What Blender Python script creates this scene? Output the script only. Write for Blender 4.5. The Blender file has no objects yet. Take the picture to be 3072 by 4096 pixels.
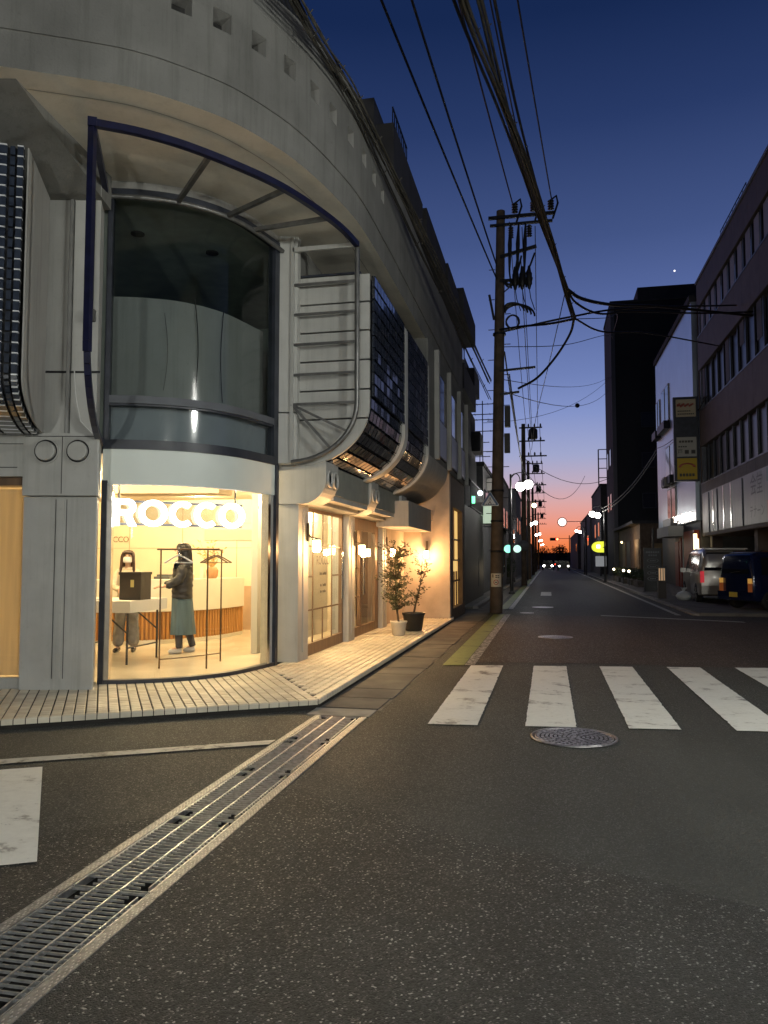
import bpy, math, random
from mathutils import Vector, Matrix
random.seed(11)
R = math.radians
sc = bpy.context.scene
col = sc.collection

# ---------------------------------------------------------------- camera
cam_d = bpy.data.cameras.new('camera')
cam = bpy.data.objects.new('camera', cam_d)
col.objects.link(cam)
cam.location = (0, 0, 1.5)
cam.rotation_euler = (R(90 + 3.58), 0, R(12.05))
cam_d.sensor_fit = 'VERTICAL'
cam_d.sensor_height = 34.6
cam_d.lens = 26.0
cam_d.clip_start = 0.05
cam_d.clip_end = 4000
sc.camera = cam

# ---------------------------------------------------------------- render settings
sc.render.engine = 'CYCLES'
sc.cycles.use_denoising = True
sc.cycles.max_bounces = 7
sc.cycles.diffuse_bounces = 3
sc.cycles.glossy_bounces = 3
sc.cycles.transmission_bounces = 4
sc.cycles.transparent_max_bounces = 12
sc.cycles.sample_clamp_indirect = 4.0
sc.cycles.caustics_reflective = False
sc.cycles.caustics_refractive = False
sc.view_settings.view_transform = 'Standard'
sc.view_settings.look = 'None'
sc.view_settings.exposure = 0.0
sc.view_settings.gamma = 1.0
sc.view_settings.use_curve_mapping = False

# ---------------------------------------------------------------- world: dusk sky, sun just set at the end of the street (+Y)
world = bpy.data.worlds.new('World')
sc.world = world
world.use_nodes = True
nt = world.node_tree
nt.nodes.clear()


def srgb(r, g, b):
    f = lambda c: c / 12.92 if c <= 0.04045 else ((c + 0.055) / 1.055) ** 2.4
    return (f(r / 255), f(g / 255), f(b / 255), 1)


def ramp(tree, stops):
    n = tree.nodes.new('ShaderNodeValToRGB')
    e = n.color_ramp.elements
    while len(e) > 1:
        e.remove(e[0])
    e[0].position = stops[0][0]
    e[0].color = stops[0][1]
    for p, c in stops[1:]:
        x = e.new(p)
        x.color = c
    return n


tc = nt.nodes.new('ShaderNodeTexCoord')
sep = nt.nodes.new('ShaderNodeSeparateXYZ')
nt.links.new(tc.outputs['Generated'], sep.inputs[0])


def wm(op, a, b=None):
    n = nt.nodes.new('ShaderNodeMath')
    n.operation = op
    for i, v in enumerate((a, b)):
        if v is None:
            continue
        if isinstance(v, (int, float)):
            n.inputs[i].default_value = v
        else:
            nt.links.new(v, n.inputs[i])
    return n.outputs[0]


el = wm('DIVIDE', wm('ARCSINE', sep.outputs['Z']), R(90))          # elevation, 0 horizon .. 1 zenith
west = ramp(nt, [(0.0, srgb(226, 106, 56)), (0.007, srgb(243, 124, 62)), (0.016, srgb(246, 138, 90)), (0.030, srgb(238, 154, 132)),
                 (0.046, srgb(220, 168, 166)), (0.062, srgb(192, 172, 190)), (0.084, srgb(162, 168, 205)), (0.118, srgb(132, 148, 200)),
                 (0.147, srgb(112, 130, 184)), (0.20, srgb(86, 104, 158)), (0.25, srgb(66, 84, 133)), (0.33, srgb(40, 58, 103)),
                 (0.40, srgb(22, 40, 80)), (1.0, srgb(11, 22, 52))])
east = ramp(nt, [(0.0, srgb(38, 42, 58)), (0.10, srgb(33, 40, 62)), (0.3, srgb(23, 32, 58)), (1.0, srgb(11, 22, 52))])
nt.links.new(el, west.inputs[0])
nt.links.new(el, east.inputs[0])
hor = wm('SQRT', wm('MAXIMUM', wm('SUBTRACT', 1.0, wm('MULTIPLY', sep.outputs['Z'], sep.outputs['Z'])), 0.0001))
cosaz = wm('DIVIDE', sep.outputs['Y'], hor)
mr = nt.nodes.new('ShaderNodeMapRange')
mr.interpolation_type = 'SMOOTHSTEP'
mr.inputs['From Min'].default_value = -0.3
mr.inputs['From Max'].default_value = 0.92
nt.links.new(cosaz, mr.inputs['Value'])
mx = nt.nodes.new('ShaderNodeMix')
mx.data_type = 'RGBA'
nt.links.new(mr.outputs[0], mx.inputs[0])
nt.links.new(east.outputs[0], mx.inputs[6])
nt.links.new(west.outputs[0], mx.inputs[7])
bg = nt.nodes.new('ShaderNodeBackground')
bg.inputs['Strength'].default_value = 1.0
nt.links.new(mx.outputs[2], bg.inputs[0])
wo = nt.nodes.new('ShaderNodeOutputWorld')
nt.links.new(bg.outputs[0], wo.inputs[0])

# ---------------------------------------------------------------- materials
MATS = {}


def mat(name, c, rough=0.6, metal=0.0, var=0.0, scale=4.0, bump=0.0, bscale=60.0, spec=0.5, coat=0.0, stretch=None, c2=None, detail=6.0, streak=0.0):
    """Principled with world-space noise variation and fine relief."""
    if name in MATS:
        return MATS[name]
    m = bpy.data.materials.new(name)
    m.use_nodes = True
    t = m.node_tree
    p = t.nodes['Principled BSDF']
    p.inputs['Base Color'].default_value = (*c, 1)
    p.inputs['Roughness'].default_value = rough
    p.inputs['Metallic'].default_value = metal
    p.inputs['Specular IOR Level'].default_value = spec
    if coat:
        p.inputs['Coat Weight'].default_value = coat
    g = t.nodes.new('ShaderNodeNewGeometry')
    pos = g.outputs['Position']
    if stretch:
        mp = t.nodes.new('ShaderNodeMapping')
        mp.inputs['Scale'].default_value = stretch
        t.links.new(pos, mp.inputs[0])
        pos = mp.outputs[0]
    if var > 0 or c2:
        n = t.nodes.new('ShaderNodeTexNoise')
        n.inputs['Scale'].default_value = scale
        n.inputs['Detail'].default_value = detail
        t.links.new(pos, n.inputs['Vector'])
        lo = c2 if c2 else tuple(x * (1 - var) for x in c)
        hi = c if c2 else tuple(min(1, x * (1 + var * 0.6)) for x in c)
        r = ramp(t, [(0.32, (*lo, 1)), (0.68, (*hi, 1))])
        t.links.new(n.outputs[0], r.inputs[0])
        outc = r.outputs[0]
        if streak > 0:
            # rain streaks and grime: noise drawn out vertically, broken up by a coarse mask
            ms_ = t.nodes.new('ShaderNodeMapping')
            ms_.inputs['Scale'].default_value = (7, 7, .35)
            t.links.new(g.outputs['Position'], ms_.inputs[0])
            ns = t.nodes.new('ShaderNodeTexNoise')
            ns.inputs['Scale'].default_value = 1.4
            ns.inputs['Detail'].default_value = 8
            ns.inputs['Roughness'].default_value = 0.7
            t.links.new(ms_.outputs[0], ns.inputs['Vector'])
            rs = ramp(t, [(0.34, (1 - streak, 1 - streak, 1 - streak * 1.05, 1)), (0.5, (1, 1, 1, 1))])
            t.links.new(ns.outputs[0], rs.inputs[0])
            nf = t.nodes.new('ShaderNodeTexNoise')
            nf.inputs['Scale'].default_value = 18
            nf.inputs['Detail'].default_value = 6
            nf.inputs['Roughness'].default_value = 0.75
            t.links.new(g.outputs['Position'], nf.inputs['Vector'])
            rf_ = ramp(t, [(0.30, (1 - streak * .8,) * 3 + (1,)), (0.42, (1, 1, 1, 1))])
            t.links.new(nf.outputs[0], rf_.inputs[0])
            for rr_ in (rs, rf_):
                mm = t.nodes.new('ShaderNodeMix')
                mm.data_type = 'RGBA'
                mm.blend_type = 'MULTIPLY'
                mm.inputs[0].default_value = 1
                t.links.new(outc, mm.inputs[6])
                t.links.new(rr_.outputs[0], mm.inputs[7])
                outc = mm.outputs[2]
        t.links.new(outc, p.inputs['Base Color'])
    if bump > 0:
        n2 = t.nodes.new('ShaderNodeTexNoise')
        n2.inputs['Scale'].default_value = bscale
        n2.inputs['Detail'].default_value = 4
        t.links.new(pos, n2.inputs['Vector'])
        b = t.nodes.new('ShaderNodeBump')
        b.inputs['Strength'].default_value = bump
        b.inputs['Distance'].default_value = 0.01
        t.links.new(n2.outputs[0], b.inputs['Height'])
        t.links.new(b.outputs[0], p.inputs['Normal'])
    MATS[name] = m
    return m


def emit(name, c, s):
    if name in MATS:
        return MATS[name]
    m = bpy.data.materials.new(name)
    m.use_nodes = True
    p = m.node_tree.nodes['Principled BSDF']
    p.inputs['Base Color'].default_value = (*[min(.8, x) for x in c], 1)
    p.inputs['Emission Color'].default_value = (*c, 1)
    p.inputs['Emission Strength'].default_value = s
    p.inputs['Roughness'].default_value = 0.4
    MATS[name] = m
    return m


def glass(name, tint=(1, 1, 1), rough=0.0, base=0.04, ior=1.45):
    """thin window pane: clear with Fresnel reflection"""
    if name in MATS:
        return MATS[name]
    m = bpy.data.materials.new(name)
    m.use_nodes = True
    t = m.node_tree
    t.nodes.clear()
    o = t.nodes.new('ShaderNodeOutputMaterial')
    tr = t.nodes.new('ShaderNodeBsdfTransparent')
    tr.inputs[0].default_value = (*tint, 1)
    gl = t.nodes.new('ShaderNodeBsdfGlossy')
    gl.inputs['Roughness'].default_value = rough
    ge = t.nodes.new('ShaderNodeNewGeometry')
    dt = t.nodes.new('ShaderNodeVectorMath')
    dt.operation = 'DOT_PRODUCT'
    t.links.new(ge.outputs['Normal'], dt.inputs[0])
    t.links.new(ge.outputs['Incoming'], dt.inputs[1])

    def mth(op, x, y=None):
        n = t.nodes.new('ShaderNodeMath')
        n.operation = op
        n.use_clamp = True
        for i, v in enumerate((x, y)):
            if v is None:
                continue
            if isinstance(v, (int, float)):
                n.inputs[i].default_value = v
            else:
                t.links.new(v, n.inputs[i])
        return n
    ab = mth('ABSOLUTE', dt.outputs['Value'])
    sch = mth('POWER', mth('SUBTRACT', 1.0, ab.outputs[0]).outputs[0], 5.0)
    ad = mth('ADD', mth('MULTIPLY', sch.outputs[0], 0.9 * (1 - base)).outputs[0], 0.04 + base)
    ms = t.nodes.new('ShaderNodeMixShader')
    t.links.new(ad.outputs[0], ms.inputs[0])
    t.links.new(tr.outputs[0], ms.inputs[1])
    t.links.new(gl.outputs[0], ms.inputs[2])
    t.links.new(ms.outputs[0], o.inputs[0])
    MATS[name] = m
    return m


def cloth_glow(name, c):
    """thin cloth that lets light through"""
    m = bpy.data.materials.new(name)
    m.use_nodes = True
    t = m.node_tree
    t.nodes.clear()
    o = t.nodes.new('ShaderNodeOutputMaterial')
    d = t.nodes.new('ShaderNodeBsdfDiffuse')
    tr = t.nodes.new('ShaderNodeBsdfTranslucent')
    g = t.nodes.new('ShaderNodeNewGeometry')
    mp = t.nodes.new('ShaderNodeMapping')
    mp.inputs['Scale'].default_value = (9, 9, .5)
    t.links.new(g.outputs['Position'], mp.inputs[0])
    n = t.nodes.new('ShaderNodeTexNoise')
    n.inputs['Scale'].default_value = 2.0
    t.links.new(mp.outputs[0], n.inputs['Vector'])
    r = ramp(t, [(0.3, (*[x * .85 for x in c], 1)), (0.7, (*c, 1))])
    t.links.new(n.outputs[0], r.inputs[0])
    for s_ in (d, tr):
        t.links.new(r.outputs[0], s_.inputs[0])
    ms = t.nodes.new('ShaderNodeMixShader')
    ms.inputs[0].default_value = 0.6
    t.links.new(d.outputs[0], ms.inputs[1])
    t.links.new(tr.outputs[0], ms.inputs[2])
    t.links.new(ms.outputs[0], o.inputs[0])
    MATS[name] = m
    return m


def asphalt(name, base, fleck, fleck_amt, cell, rough=0.85, tint=0.25, bump=0.5, crack=False):
    m = bpy.data.materials.new(name)
    m.use_nodes = True
    t = m.node_tree
    p = t.nodes['Principled BSDF']
    p.inputs['Roughness'].default_value = rough
    g = t.nodes.new('ShaderNodeNewGeometry')
    v = t.nodes.new('ShaderNodeTexVoronoi')
    v.inputs['Scale'].default_value = 1.0 / cell
    t.links.new(g.outputs['Position'], v.inputs['Vector'])
    sepc = t.nodes.new('ShaderNodeSeparateColor')
    t.links.new(v.outputs['Color'], sepc.inputs[0])
    dk = tuple(x * 0.45 for x in base)
    md = tuple(x * 1.25 for x in base)
    r = ramp(t, [(0.0, (*dk, 1)), (0.55, (*base, 1)), (1 - fleck_amt, (*md, 1)), (1 - fleck_amt + 0.02, (*fleck, 1))])
    t.links.new(sepc.outputs[0], r.inputs[0])
    n = t.nodes.new('ShaderNodeTexNoise')
    n.inputs['Scale'].default_value = 0.9
    n.inputs['Detail'].default_value = 7
    n.inputs['Roughness'].default_value = 0.65
    t.links.new(g.outputs['Position'], n.inputs['Vector'])
    rr = ramp(t, [(0.3, (1 - tint, 1 - tint, 1 - tint * 1.05, 1)), (0.7, (1 + tint * .6, 1 + tint * .55, 1 + tint * .5, 1))])
    t.links.new(n.outputs[0], rr.inputs[0])
    mm = t.nodes.new('ShaderNodeMix')
    mm.data_type = 'RGBA'
    mm.blend_type = 'MULTIPLY'
    mm.inputs[0].default_value = 1
    t.links.new(r.outputs[0], mm.inputs[6])
    t.links.new(rr.outputs[0], mm.inputs[7])
    mpb = t.nodes.new('ShaderNodeMapping')
    mpb.inputs['Scale'].default_value = (1.3, .10, 1)
    t.links.new(g.outputs['Position'], mpb.inputs[0])
    nb_ = t.nodes.new('ShaderNodeTexNoise')
    nb_.inputs['Scale'].default_value = 1.0
    nb_.inputs['Detail'].default_value = 5
    t.links.new(mpb.outputs[0], nb_.inputs['Vector'])
    rb_ = ramp(t, [(0.36, (.80, .80, .80, 1)), (0.60, (1.08, 1.08, 1.08, 1))])
    t.links.new(nb_.outputs[0], rb_.inputs[0])
    mb_ = t.nodes.new('ShaderNodeMix')
    mb_.data_type = 'RGBA'
    mb_.blend_type = 'MULTIPLY'
    mb_.inputs[0].default_value = 1
    t.links.new(mm.outputs[2], mb_.inputs[6])
    t.links.new(rb_.outputs[0], mb_.inputs[7])
    outc = mb_.outputs[2]
    if crack:
        nd1 = t.nodes.new('ShaderNodeTexNoise')
        nd1.inputs['Scale'].default_value = 2.2
        nd1.inputs['Detail'].default_value = 7
        t.links.new(g.outputs['Position'], nd1.inputs['Vector'])
        va = t.nodes.new('ShaderNodeVectorMath')
        va.operation = 'MULTIPLY_ADD'
        va.inputs[1].default_value = (.55, .55, 0)
        t.links.new(nd1.outputs['Color'], va.inputs[0])
        t.links.new(g.outputs['Position'], va.inputs[2])
        vc = t.nodes.new('ShaderNodeTexVoronoi')
        vc.feature = 'DISTANCE_TO_EDGE'
        vc.inputs['Scale'].default_value = .42
        t.links.new(va.outputs[0], vc.inputs['Vector'])
        rc_ = ramp(t, [(0.0, (.42, .42, .42, 1)), (0.0035, (.55, .55, .55, 1)), (0.0055, (1, 1, 1, 1))])
        t.links.new(vc.outputs['Distance'], rc_.inputs[0])
        mc = t.nodes.new('ShaderNodeMix')
        mc.data_type = 'RGBA'
        mc.blend_type = 'MULTIPLY'
        mc.inputs[0].default_value = 1
        t.links.new(outc, mc.inputs[6])
        t.links.new(rc_.outputs[0], mc.inputs[7])
        outc = mc.outputs[2]
    t.links.new(outc, p.inputs['Base Color'])
    # roughness: some stones polished
    r2 = ramp(t, [(0.0, (rough,) * 3 + (1,)), (0.8, (rough,) * 3 + (1,)), (0.95, (0.38,) * 3 + (1,))])
    t.links.new(sepc.outputs[1], r2.inputs[0])
    t.links.new(r2.outputs[0], p.inputs['Roughness'])
    b = t.nodes.new('ShaderNodeBump')
    b.inputs['Strength'].default_value = bump
    b.inputs['Distance'].default_value = 0.006
    b.invert = True
    t.links.new(v.outputs['Distance'], b.inputs['Height'])
    t.links.new(b.outputs[0], p.inputs['Normal'])
    MATS[name] = m
    return m


def paint(name, c, under, wear=0.42, scale=5.0, rough=0.6, patch=0.30):
    """road paint worn through to the asphalt in patches, with tyre scuffs"""
    m = bpy.data.materials.new(name)
    m.use_nodes = True
    t = m.node_tree
    p = t.nodes['Principled BSDF']
    p.inputs['Roughness'].default_value = rough
    g = t.nodes.new('ShaderNodeNewGeometry')
    n = t.nodes.new('ShaderNodeTexNoise')
    n.inputs['Scale'].default_value = scale
    n.inputs['Detail'].default_value = 9
    n.inputs['Roughness'].default_value = 0.72
    t.links.new(g.outputs['Position'], n.inputs['Vector'])
    r = ramp(t, [(patch, (*under, 1)), (patch + 0.05, (*[a * .55 + b * .45 for a, b in zip(c, under)], 1)), (wear, (*[x * .9 for x in c], 1)), (0.7, (*c, 1))])
    t.links.new(n.outputs[0], r.inputs[0])
    # dark scuffs, long across the traffic direction
    mp = t.nodes.new('ShaderNodeMapping')
    mp.inputs['Scale'].default_value = (1.0, 1.35, 1)
    t.links.new(g.outputs['Position'], mp.inputs[0])
    n2 = t.nodes.new('ShaderNodeTexNoise')
    n2.inputs['Scale'].default_value = 2.1
    n2.inputs['Detail'].default_value = 11
    n2.inputs['Roughness'].default_value = 0.72
    t.links.new(mp.outputs[0], n2.inputs['Vector'])
    r2 = ramp(t, [(0.35, (0.20, 0.19, 0.185, 1)), (0.40, (0.60, 0.58, 0.57, 1)), (0.435, (0.93, 0.93, 0.92, 1)), (0.5, (1, 1, 1, 1))])
    t.links.new(n2.outputs[0], r2.inputs[0])
    mm = t.nodes.new('ShaderNodeMix')
    mm.data_type = 'RGBA'
    mm.blend_type = 'MULTIPLY'
    mm.inputs[0].default_value = 1
    t.links.new(r.outputs[0], mm.inputs[6])
    t.links.new(r2.outputs[0], mm.inputs[7])
    t.links.new(mm.outputs[2], p.inputs['Base Color'])
    b = t.nodes.new('ShaderNodeBump')
    b.inputs['Strength'].default_value = 0.3
    b.inputs['Distance'].default_value = 0.004
    n3 = t.nodes.new('ShaderNodeTexNoise')
    n3.inputs['Scale'].default_value = 140
    t.links.new(g.outputs['Position'], n3.inputs['Vector'])
    t.links.new(n3.outputs[0], b.inputs['Height'])
    t.links.new(b.outputs[0], p.inputs['Normal'])
    MATS[name] = m
    return m


# ---------------------------------------------------------------- mesh helpers
def V(*a):
    return Vector(a)


class MB:
    """collects faces, then links them as ONE mesh object"""

    def __init__(self):
        self.v, self.f, self.s, self.mi = [], [], [], []
        self.m = 0

    def add(self, verts, faces, smooth=False):
        o = len(self.v)
        self.v += [tuple(x) for x in verts]
        for f in faces:
            self.f.append(tuple(i + o for i in f))
            self.s.append(smooth)
            self.mi.append(self.m)
        return self

    def box(self, c, s, rz=0.0, rot=None):
        hx, hy, hz = s[0] / 2, s[1] / 2, s[2] / 2
        M = rot if rot else Matrix.Rotation(rz, 3, 'Z')
        c = Vector(c)
        vs = [c + M @ Vector((x, y, z)) for x in (-hx, hx) for y in (-hy, hy) for z in (-hz, hz)]
        return self.add(vs, [(0, 1, 3, 2), (4, 6, 7, 5), (0, 4, 5, 1), (2, 3, 7, 6), (0, 2, 6, 4), (1, 5, 7, 3)])

    def bx(self, x0, x1, y0, y1, z0, z1):
        return self.box(((x0 + x1) / 2, (y0 + y1) / 2, (z0 + z1) / 2), (x1 - x0, y1 - y0, z1 - z0))

    def quad(self, a, b, c, d):
        return self.add([a, b, c, d], [(0, 1, 2, 3)])

    def tube(self, pts, r, n=8, cap=True, closed=False):
        pts = [Vector(p) for p in pts]
        k = len(pts)
        rr = r if isinstance(r, (list, tuple)) else [r] * k
        rings = []
        prev = None
        for i, p in enumerate(pts):
            if closed:
                d = (pts[(i + 1) % k] - pts[i - 1])
            else:
                d = pts[min(i + 1, k - 1)] - pts[max(i - 1, 0)]
            if d.length < 1e-9:
                d = Vector((0, 0, 1))
            d.normalize()
            if prev is None:
                a = Vector((0, 0, 1)) if abs(d.z) < 0.9 else Vector((1, 0, 0))
                u = d.cross(a).normalized()
            else:
                u = (prev - d * prev.dot(d))
                u = u.normalized() if u.length > 1e-6 else d.orthogonal().normalized()
            prev = u
            w = d.cross(u)
            rings.append([p + (u * math.cos(2 * math.pi * j / n) + w * math.sin(2 * math.pi * j / n)) * rr[i] for j in range(n)])
        vs = [q for ring in rings for q in ring]
        fs = []
        for i in range(k if closed else k - 1):
            a, b = i * n, ((i + 1) % k) * n
            for j in range(n):
                fs.append((a + j, a + (j + 1) % n, b + (j + 1) % n, b + j))
        self.add(vs, fs, True)
        if cap and not closed:
            self.add(rings[0], [tuple(range(n))[::-1]])
            self.add(rings[-1], [tuple(range(n))])
        return self

    def bar(self, a, b, w, h):
        """rectangular bar from a to b: w across (horizontal), h in the other direction"""
        a, b = Vector(a), Vector(b)
        d = (b - a)
        L = d.length
        d.normalize()
        up = Vector((0, 0, 1)) if abs(d.z) < 0.95 else Vector((0, 1, 0))
        x = d.cross(up).normalized()
        z = x.cross(d)
        M = Matrix((x, d, z)).transposed()
        return self.box((a + b) / 2, (w, L, h), rot=M)

    def prism(self, poly, z0, z1, smooth=False):
        n = len(poly)
        vb = [(p[0], p[1], z0) for p in poly]
        vt = [(p[0], p[1], z1) for p in poly]
        self.add(vb, [tuple(range(n))[::-1]])
        self.add(vt, [tuple(range(n))])
        self.add(vb + vt, [(i, (i + 1) % n, n + (i + 1) % n, n + i) for i in range(n)], smooth)
        return self

    def extr(self, poly, axis, a0, a1, smooth=False):
        """extrude a 2D outline along X or Y (axis); outline is (other horizontal axis, z)"""
        n = len(poly)
        if axis == 'Y':
            mk = lambda p, a: (p[0], a, p[1])
        else:
            mk = lambda p, a: (a, p[0], p[1])
        va = [mk(p, a0) for p in poly]
        vb = [mk(p, a1) for p in poly]
        self.add(va, [tuple(range(n))])
        self.add(vb, [tuple(range(n))[::-1]])
        self.add(va + vb, [(i, n + i, n + (i + 1) % n, (i + 1) % n) for i in range(n)], smooth)
        return self

    def lathe(self, c, prof, n=16, smooth=True, axis='Z', cap=True):
        c = Vector(c)
        vs = []
        for (r, z) in prof:
            for j in range(n):
                a = 2 * math.pi * j / n
                q = (r * math.cos(a), r * math.sin(a), z)
                if axis == 'Y':
                    q = (q[0], q[2], q[1])
                elif axis == 'X':
                    q = (q[2], q[0], q[1])
                vs.append(c + Vector(q))
        fs = []
        for i in range(len(prof) - 1):
            for j in range(n):
                fs.append((i * n + j, i * n + (j + 1) % n, (i + 1) * n + (j + 1) % n, (i + 1) * n + j))
        self.add(vs, fs, smooth)
        if cap and prof[0][0] > 1e-4 + 1e-9:
            self.add(vs[:n], [tuple(range(n))[::-1]])
        if cap and prof[-1][0] > 1e-4 + 1e-9:
            self.add(vs[-n:], [tuple(range(n))])
        return self

    def sphere(self, c, r, n=14, m=9, sz=1.0):
        prof = [(max(1e-5, r * math.sin(math.pi * i / m)), -r * sz * math.cos(math.pi * i / m)) for i in range(m + 1)]
        return self.lathe(c, prof, n)

    def strip(self, pts, z0, z1, smooth=True):
        """vertical wall along a plan polyline"""
        n = len(pts)
        vs = [(p[0], p[1], z0) for p in pts] + [(p[0], p[1], z1) for p in pts]
        return self.add(vs, [(i, i + 1, n + i + 1, n + i) for i in range(n - 1)], smooth)

    def band(self, A, B, smooth=False):
        """surface between two polylines of the same length"""
        n = len(A)
        return self.add(list(A) + list(B), [(i, i + 1, n + i + 1, n + i) for i in range(n - 1)], smooth)

    def build(self, name, material, parent=None, label=None, cat=None, group=None, kind=None):
        me = bpy.data.meshes.new(name)
        me.from_pydata(self.v, [], self.f)
        ms = material if isinstance(material, (list, tuple)) else [material]
        for q in ms:
            me.materials.append(q)
        me.polygons.foreach_set('use_smooth', self.s)
        me.polygons.foreach_set('material_index', self.mi)
        me.update()
        o = bpy.data.objects.new(name, me)
        col.objects.link(o)
        if parent:
            o.parent = parent
            o.matrix_parent_inverse = parent.matrix_basis.inverted()
        tag(o, label, cat, group, kind)
        return o


def tag(o, label=None, cat=None, group=None, kind=None):
    if label:
        o['label'] = label
    if cat:
        o['category'] = cat
    if group:
        o['group'] = group
    if kind:
        o['kind'] = kind
    return o


def thing(name, loc, label, cat, group=None, rz=0.0):
    o = bpy.data.objects.new(name, None)
    o.empty_display_size = 0.2
    o.location = loc
    o.rotation_euler = (0, 0, rz)
    col.objects.link(o)
    return tag(o, label, cat, group)


def inst(src, name, mw, parent=None):
    """another object that shares mesh data; mw = world matrix"""
    o = bpy.data.objects.new(name, src)
    col.objects.link(o)
    if parent:
        o.parent = parent
        o.matrix_parent_inverse = parent.matrix_basis.inverted()
    o.matrix_basis = mw
    return o


def copy_tree(o, loc, rz=None, label=None, parent=None):
    c = o.copy()
    col.objects.link(c)
    if parent:
        c.parent = parent
    else:
        c.location = loc
        if rz is not None:
            c.rotation_euler = (0, 0, rz)
        if label:
            c['label'] = label
    for ch in list(o.children):
        copy_tree(ch, None, parent=c)
    return c


def spline(P, n):
    """Catmull-Rom through plan points, n samples per span"""
    P = [Vector((p[0], p[1], 0)) for p in P]
    out = []
    for i in range(len(P) - 1):
        p0 = P[i - 1] if i else P[0] * 2 - P[1]
        p1, p2 = P[i], P[i + 1]
        p3 = P[i + 2] if i + 2 < len(P) else P[-1] * 2 - P[-2]
        for k in range(n):
            t = k / n
            out.append(0.5 * ((2 * p1) + (p2 - p0) * t + (2 * p0 - 5 * p1 + 4 * p2 - p3) * t * t + (3 * p1 - p0 - 3 * p2 + p3) * t ** 3))
    out.append(P[-1])
    return [(p.x, p.y) for p in out]


def resample(pts, step):
    P = [Vector((p[0], p[1])) for p in pts]
    L = [0]
    for a, b in zip(P, P[1:]):
        L.append(L[-1] + (b - a).length)
    n = max(1, round(L[-1] / step))
    out = []
    j = 0
    for i in range(n + 1):
        s = L[-1] * i / n
        while j < len(P) - 2 and L[j + 1] < s:
            j += 1
        t = (s - L[j]) / max(1e-9, L[j + 1] - L[j])
        q = P[j].lerp(P[j + 1], t)
        out.append((q.x, q.y))
    return out


def offset(pts, d):
    """shift a plan polyline to its right-hand side by d"""
    out = []
    n = len(pts)
    for i, p in enumerate(pts):
        a = pts[max(0, i - 1)]
        b = pts[min(n - 1, i + 1)]
        t = Vector((b[0] - a[0], b[1] - a[1]))
        t.normalize()
        out.append((p[0] + t.y * d, p[1] - t.x * d))
    return out


def lamp(name, loc, power, colr, radius=0.1, parent=None):
    l = bpy.data.lights.new(name, 'POINT')
    l.energy = power
    l.color = colr
    l.shadow_soft_size = radius
    o = bpy.data.objects.new(name, l)
    o.location = loc
    col.objects.link(o)
    if parent:
        o.parent = parent
        o.matrix_parent_inverse = parent.matrix_basis.inverted()
    return o


def text_mesh(s, size=1.0, depth=0.0, align='CENTER', bold=0.0):
    cu = bpy.data.curves.new('txt', 'FONT')
    cu.body = s
    cu.size = size
    cu.align_x = align
    cu.align_y = 'CENTER'
    cu.extrude = depth
    cu.offset = bold
    cu.resolution_u = 3
    o = bpy.data.objects.new('txt', cu)
    tmp = bpy.data.scenes.get('txt') or bpy.data.scenes.new('txt')
    tmp.collection.objects.link(o)
    vl = tmp.view_layers[0]
    vl.update()
    dg = vl.depsgraph
    dg.update()
    me = bpy.data.meshes.new_from_object(o.evaluated_get(dg))
    tmp.collection.objects.unlink(o)
    bpy.data.objects.remove(o)
    return me


def text(s, name, size, m, mw, parent=None, depth=0.0, align='CENTER', bold=0.0):
    me = text_mesh(s, size, depth, align, bold)
    me.materials.clear()
    me.materials.append(m)
    return inst(me, name, mw, parent)


def frame_mw(loc, xdir, up=(0, 0, 1)):
    """matrix for flat text or signs: local x = xdir, local y = up, facing xdir x up"""
    x = Vector(xdir).normalized()
    y = Vector(up)
    z = x.cross(y).normalized()
    y = z.cross(x)
    m = Matrix((x, y, z)).transposed().to_4x4()
    m.translation = Vector(loc)
    return m


_cp, _sp, _ct, _st = math.cos(R(3.58)), math.sin(R(3.58)), math.cos(R(12.05)), math.sin(R(12.05))


def photo_u(x, y, z):
    """horizontal photo position (1659 px wide) of a point, used only to space the parapet holes"""
    d = (-_st * _cp * x + _ct * _cp * y + _sp * (z - 1.5))
    return 829.5 + 1662 * (_ct * x + _st * y) / d


WHITE_L = (1.0, 0.96, 0.90)
WARM_L = (1.0, 0.62, 0.28)
# ================================================================ ground, road, markings
A_FINE = asphalt('asphalt_fine', (0.056, 0.058, 0.052), (0.10, 0.10, 0.092), 0.05, 0.007, rough=0.88, tint=0.2, bump=0.3)
A_COARSE = asphalt('asphalt_coarse', (0.044, 0.046, 0.043), (0.36, 0.37, 0.35), 0.036, 0.0078, rough=0.8, tint=0.34, bump=1.0)
A_BROWN = asphalt('asphalt_brown', (0.064, 0.048, 0.038), (0.12, 0.10, 0.08), 0.05, 0.012, rough=0.88, tint=0.18, bump=0.25)
A_SIDE = asphalt('asphalt_side', (0.056, 0.056, 0.051), (0.30, 0.29, 0.27), 0.018, 0.012, rough=0.85, tint=0.22, bump=0.5)
CONC = mat('concrete', (0.30, 0.285, 0.26), 0.85, var=0.35, scale=3, bump=0.3, bscale=90)
CONC_D = mat('concrete_dark', (0.14, 0.13, 0.12), 0.9, var=0.4, scale=5, bump=0.4, bscale=80)
P_WHITE = paint('paint_white', (0.80, 0.80, 0.74), (0.10, 0.095, 0.09), wear=0.37, scale=16.0, patch=0.29)
P_LINE = paint('paint_line', (0.52, 0.52, 0.48), (0.08, 0.077, 0.07), wear=0.46, scale=9.0, patch=0.36)
P_WORN = paint('paint_worn', (0.50, 0.50, 0.47), (0.07, 0.066, 0.06), wear=0.58, scale=14.0, patch=0.47)
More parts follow.
